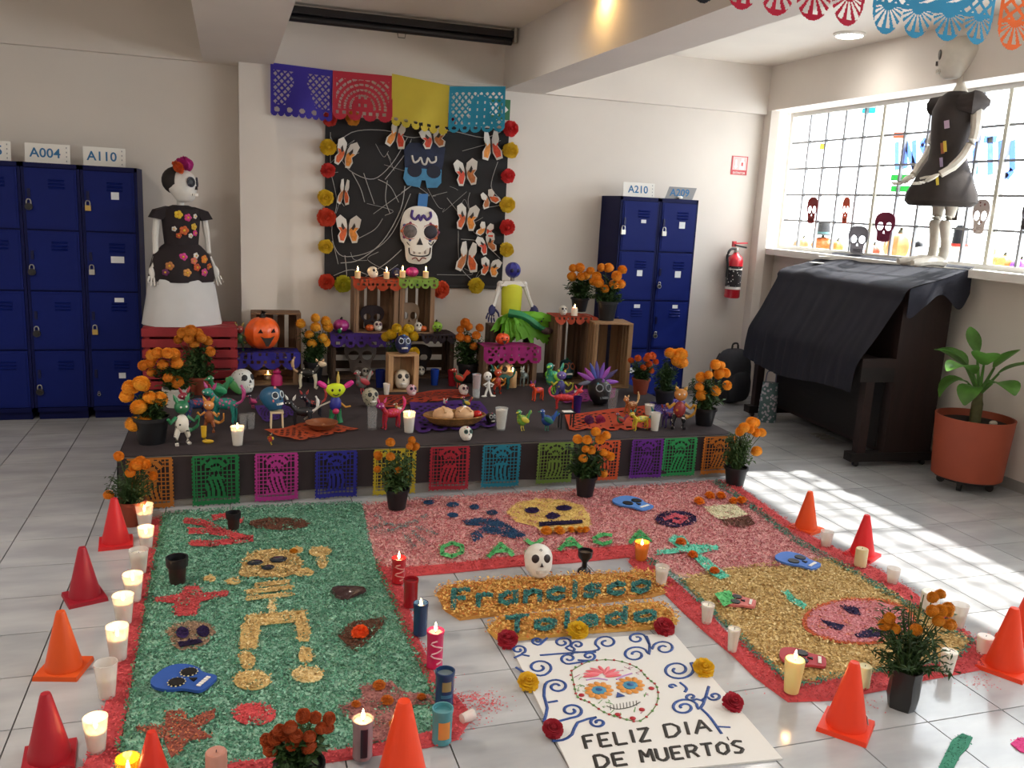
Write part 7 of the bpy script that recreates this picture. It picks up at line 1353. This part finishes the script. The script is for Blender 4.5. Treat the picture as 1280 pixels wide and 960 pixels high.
# black feathered skull
v, h = sz(750, 506, 34); t = skull(v, h, 'black painted skull crowned with purple feathers', '#141318', '#060608', ring='#8a8f94', teeth='#6f7478', deco=[(0, .85, .07, '#6a3a8a'), (-.2, .75, .05, '#3a7a8a'), (.2, .75, .05, '#8a7a3a')])
for i, (a, L, c) in enumerate(((-1.1, 1.15, '#7a2a8a'), (-.7, 1.0, '#8a2a8a'), (-.35, 1.1, '#2a3a8a'), (-.05, 1.15, '#3a2a7a'), (.3, 1.1, '#5a2a8a'), (.65, 1.05, '#8a3a9a'), (1.0, 1.2, '#3a2a5a'), (1.6, 1.0, '#8a4ab0'), (-1.7, 1.0, '#5a5a6a'))):
    L *= .68; MB().ell((0, 0, L*.5), (.085, .025, L*.5), 8, 9, fn=lambda q: (q.x*(1.1-.5*abs(q.z)), q.y, q.z)).obj('feather', mat(c, .6, var=.2, sc=10, name='feather'), t, (math.sin(a)*.15, .08, .86), (0, a, 0))
flat_picado('bust', ((706, 520), (806, 508), (818, 538), (712, 540)), Z0, '#c84a26', 'bright orange cut paper sheet at the right of the altar', 11, 60, 60)
alebrije(652, 538, Z0, 34, 'yellow green figurine on a small base', 'bird', ('#6a9a3a', '#c8b83a', '#3a8a4a'), rz=.3); alebrije(683, 538, Z0, 34, 'blue peacock figurine at the front edge', 'bird', ('#1f3f8a', '#1f6a5a', '#2a56a8'), rz=-.2)
v, h = sz(707, 535, 22); t = thing('tiny_table', 'tiny black table with a white cloth', 'table', v); k = h/22; MB().box((0, 0, 20*k), (20*k, 12*k, 2*k)).obj('table_top', BLACK, t); MB().box((1*k, -.5*k, 21.4*k), (12*k, 8*k, .8*k)).obj('white_cloth', WHITE, t)
for sx in (-1, 1):
    for sy in (-1, 1): MB().box((sx*8*k, sy*4.5*k, 9.5*k), (1.6*k, 1.6*k, 19*k)).obj('leg', BLACK, t)
v, h = sz(765, 512, 26); t = thing('drinking_glass', 'clear glass beside the feathered skull', 'glass', v, group='clear drinking glasses'); MB().lathe([(h*.2, 0), (h*.24, h), (h*.22, h), (h*.17, h*.06)], 16).obj('tumbler', mat('#dfe3e3', .05, alpha=.07, name='clear_glass'), t)
for cx, la in ((736, 'left purple flower rosette on the orange cut paper'), (750, 'right magenta flower rosette on the orange cut paper')):
    v = P(cx, 525, Z0+.022); pompom(v, 7/S(v), '#6a2a5a' if cx < 740 else '#a8305a', la, (.9, 0, 0), group='paper rosettes on the altar', seed=1)
alebrije(788, 520, Z0, 30, 'tan and brown figurine carrying a candle like horn', 'quad', ('#9a5a2a', '#d8b07a', '#b8763a'), rz=.4, ears='horn'); alebrije(800, 537, Z0, 28, 'yellow and teal lizard figurine at the right', 'quad', ('#c8b02a', '#1f7a7a', '#c8a82a'), rz=.2, wide=1.4); alebrije(775, 533, Z0, 22, 'green and red figurine on the orange cut paper', 'bird', ('#2a6a4a', '#a83a3a', '#7a3a5a'), rz=-.3)
cup_candle(811, 520, Z0, 13, 15, 'white cup candle behind the front right one', False, .9, group='candles on the altar cloth'); cup_candle(818, 538, Z0, 13, 23, 'tan cup candle at the right front of the altar', False, .85, group='candles on the altar cloth')
alebrije(847, 536, Z0, 56, 'tall figurine with black and white striped legs', 'biped', ('#8a2a2a', '#b8862a', '#b87a3a'), rz=-.3, legspots=spot_mat('#e0dcd4', '#16161a', 12, .3), ears='horn'); alebrije(835, 533, Z0, 30, 'purple figurine with a red spotted back', 'quad', ('#3a2a6a', '#a83a2a', '#4a2a6a'), rz=.3)
flat_picado('bust', ((812, 505), (852, 500), (862, 512), (822, 520)), Z0, '#5a4a9a', 'lilac cut paper at the right platform end', 13, 40, 40)
alebrije(232, 505, Z0, 26, 'small green figurine at the far left of the altar', 'biped', ('#2a5a3a', '#3a6a4a', '#4a7a5a'), rz=.1); alebrije(316, 510, Z0, 22, 'magenta figurine below the striped skull', 'bird', ('#6a2a4a', '#b83a6a', '#3a2a4a'), rz=.2)
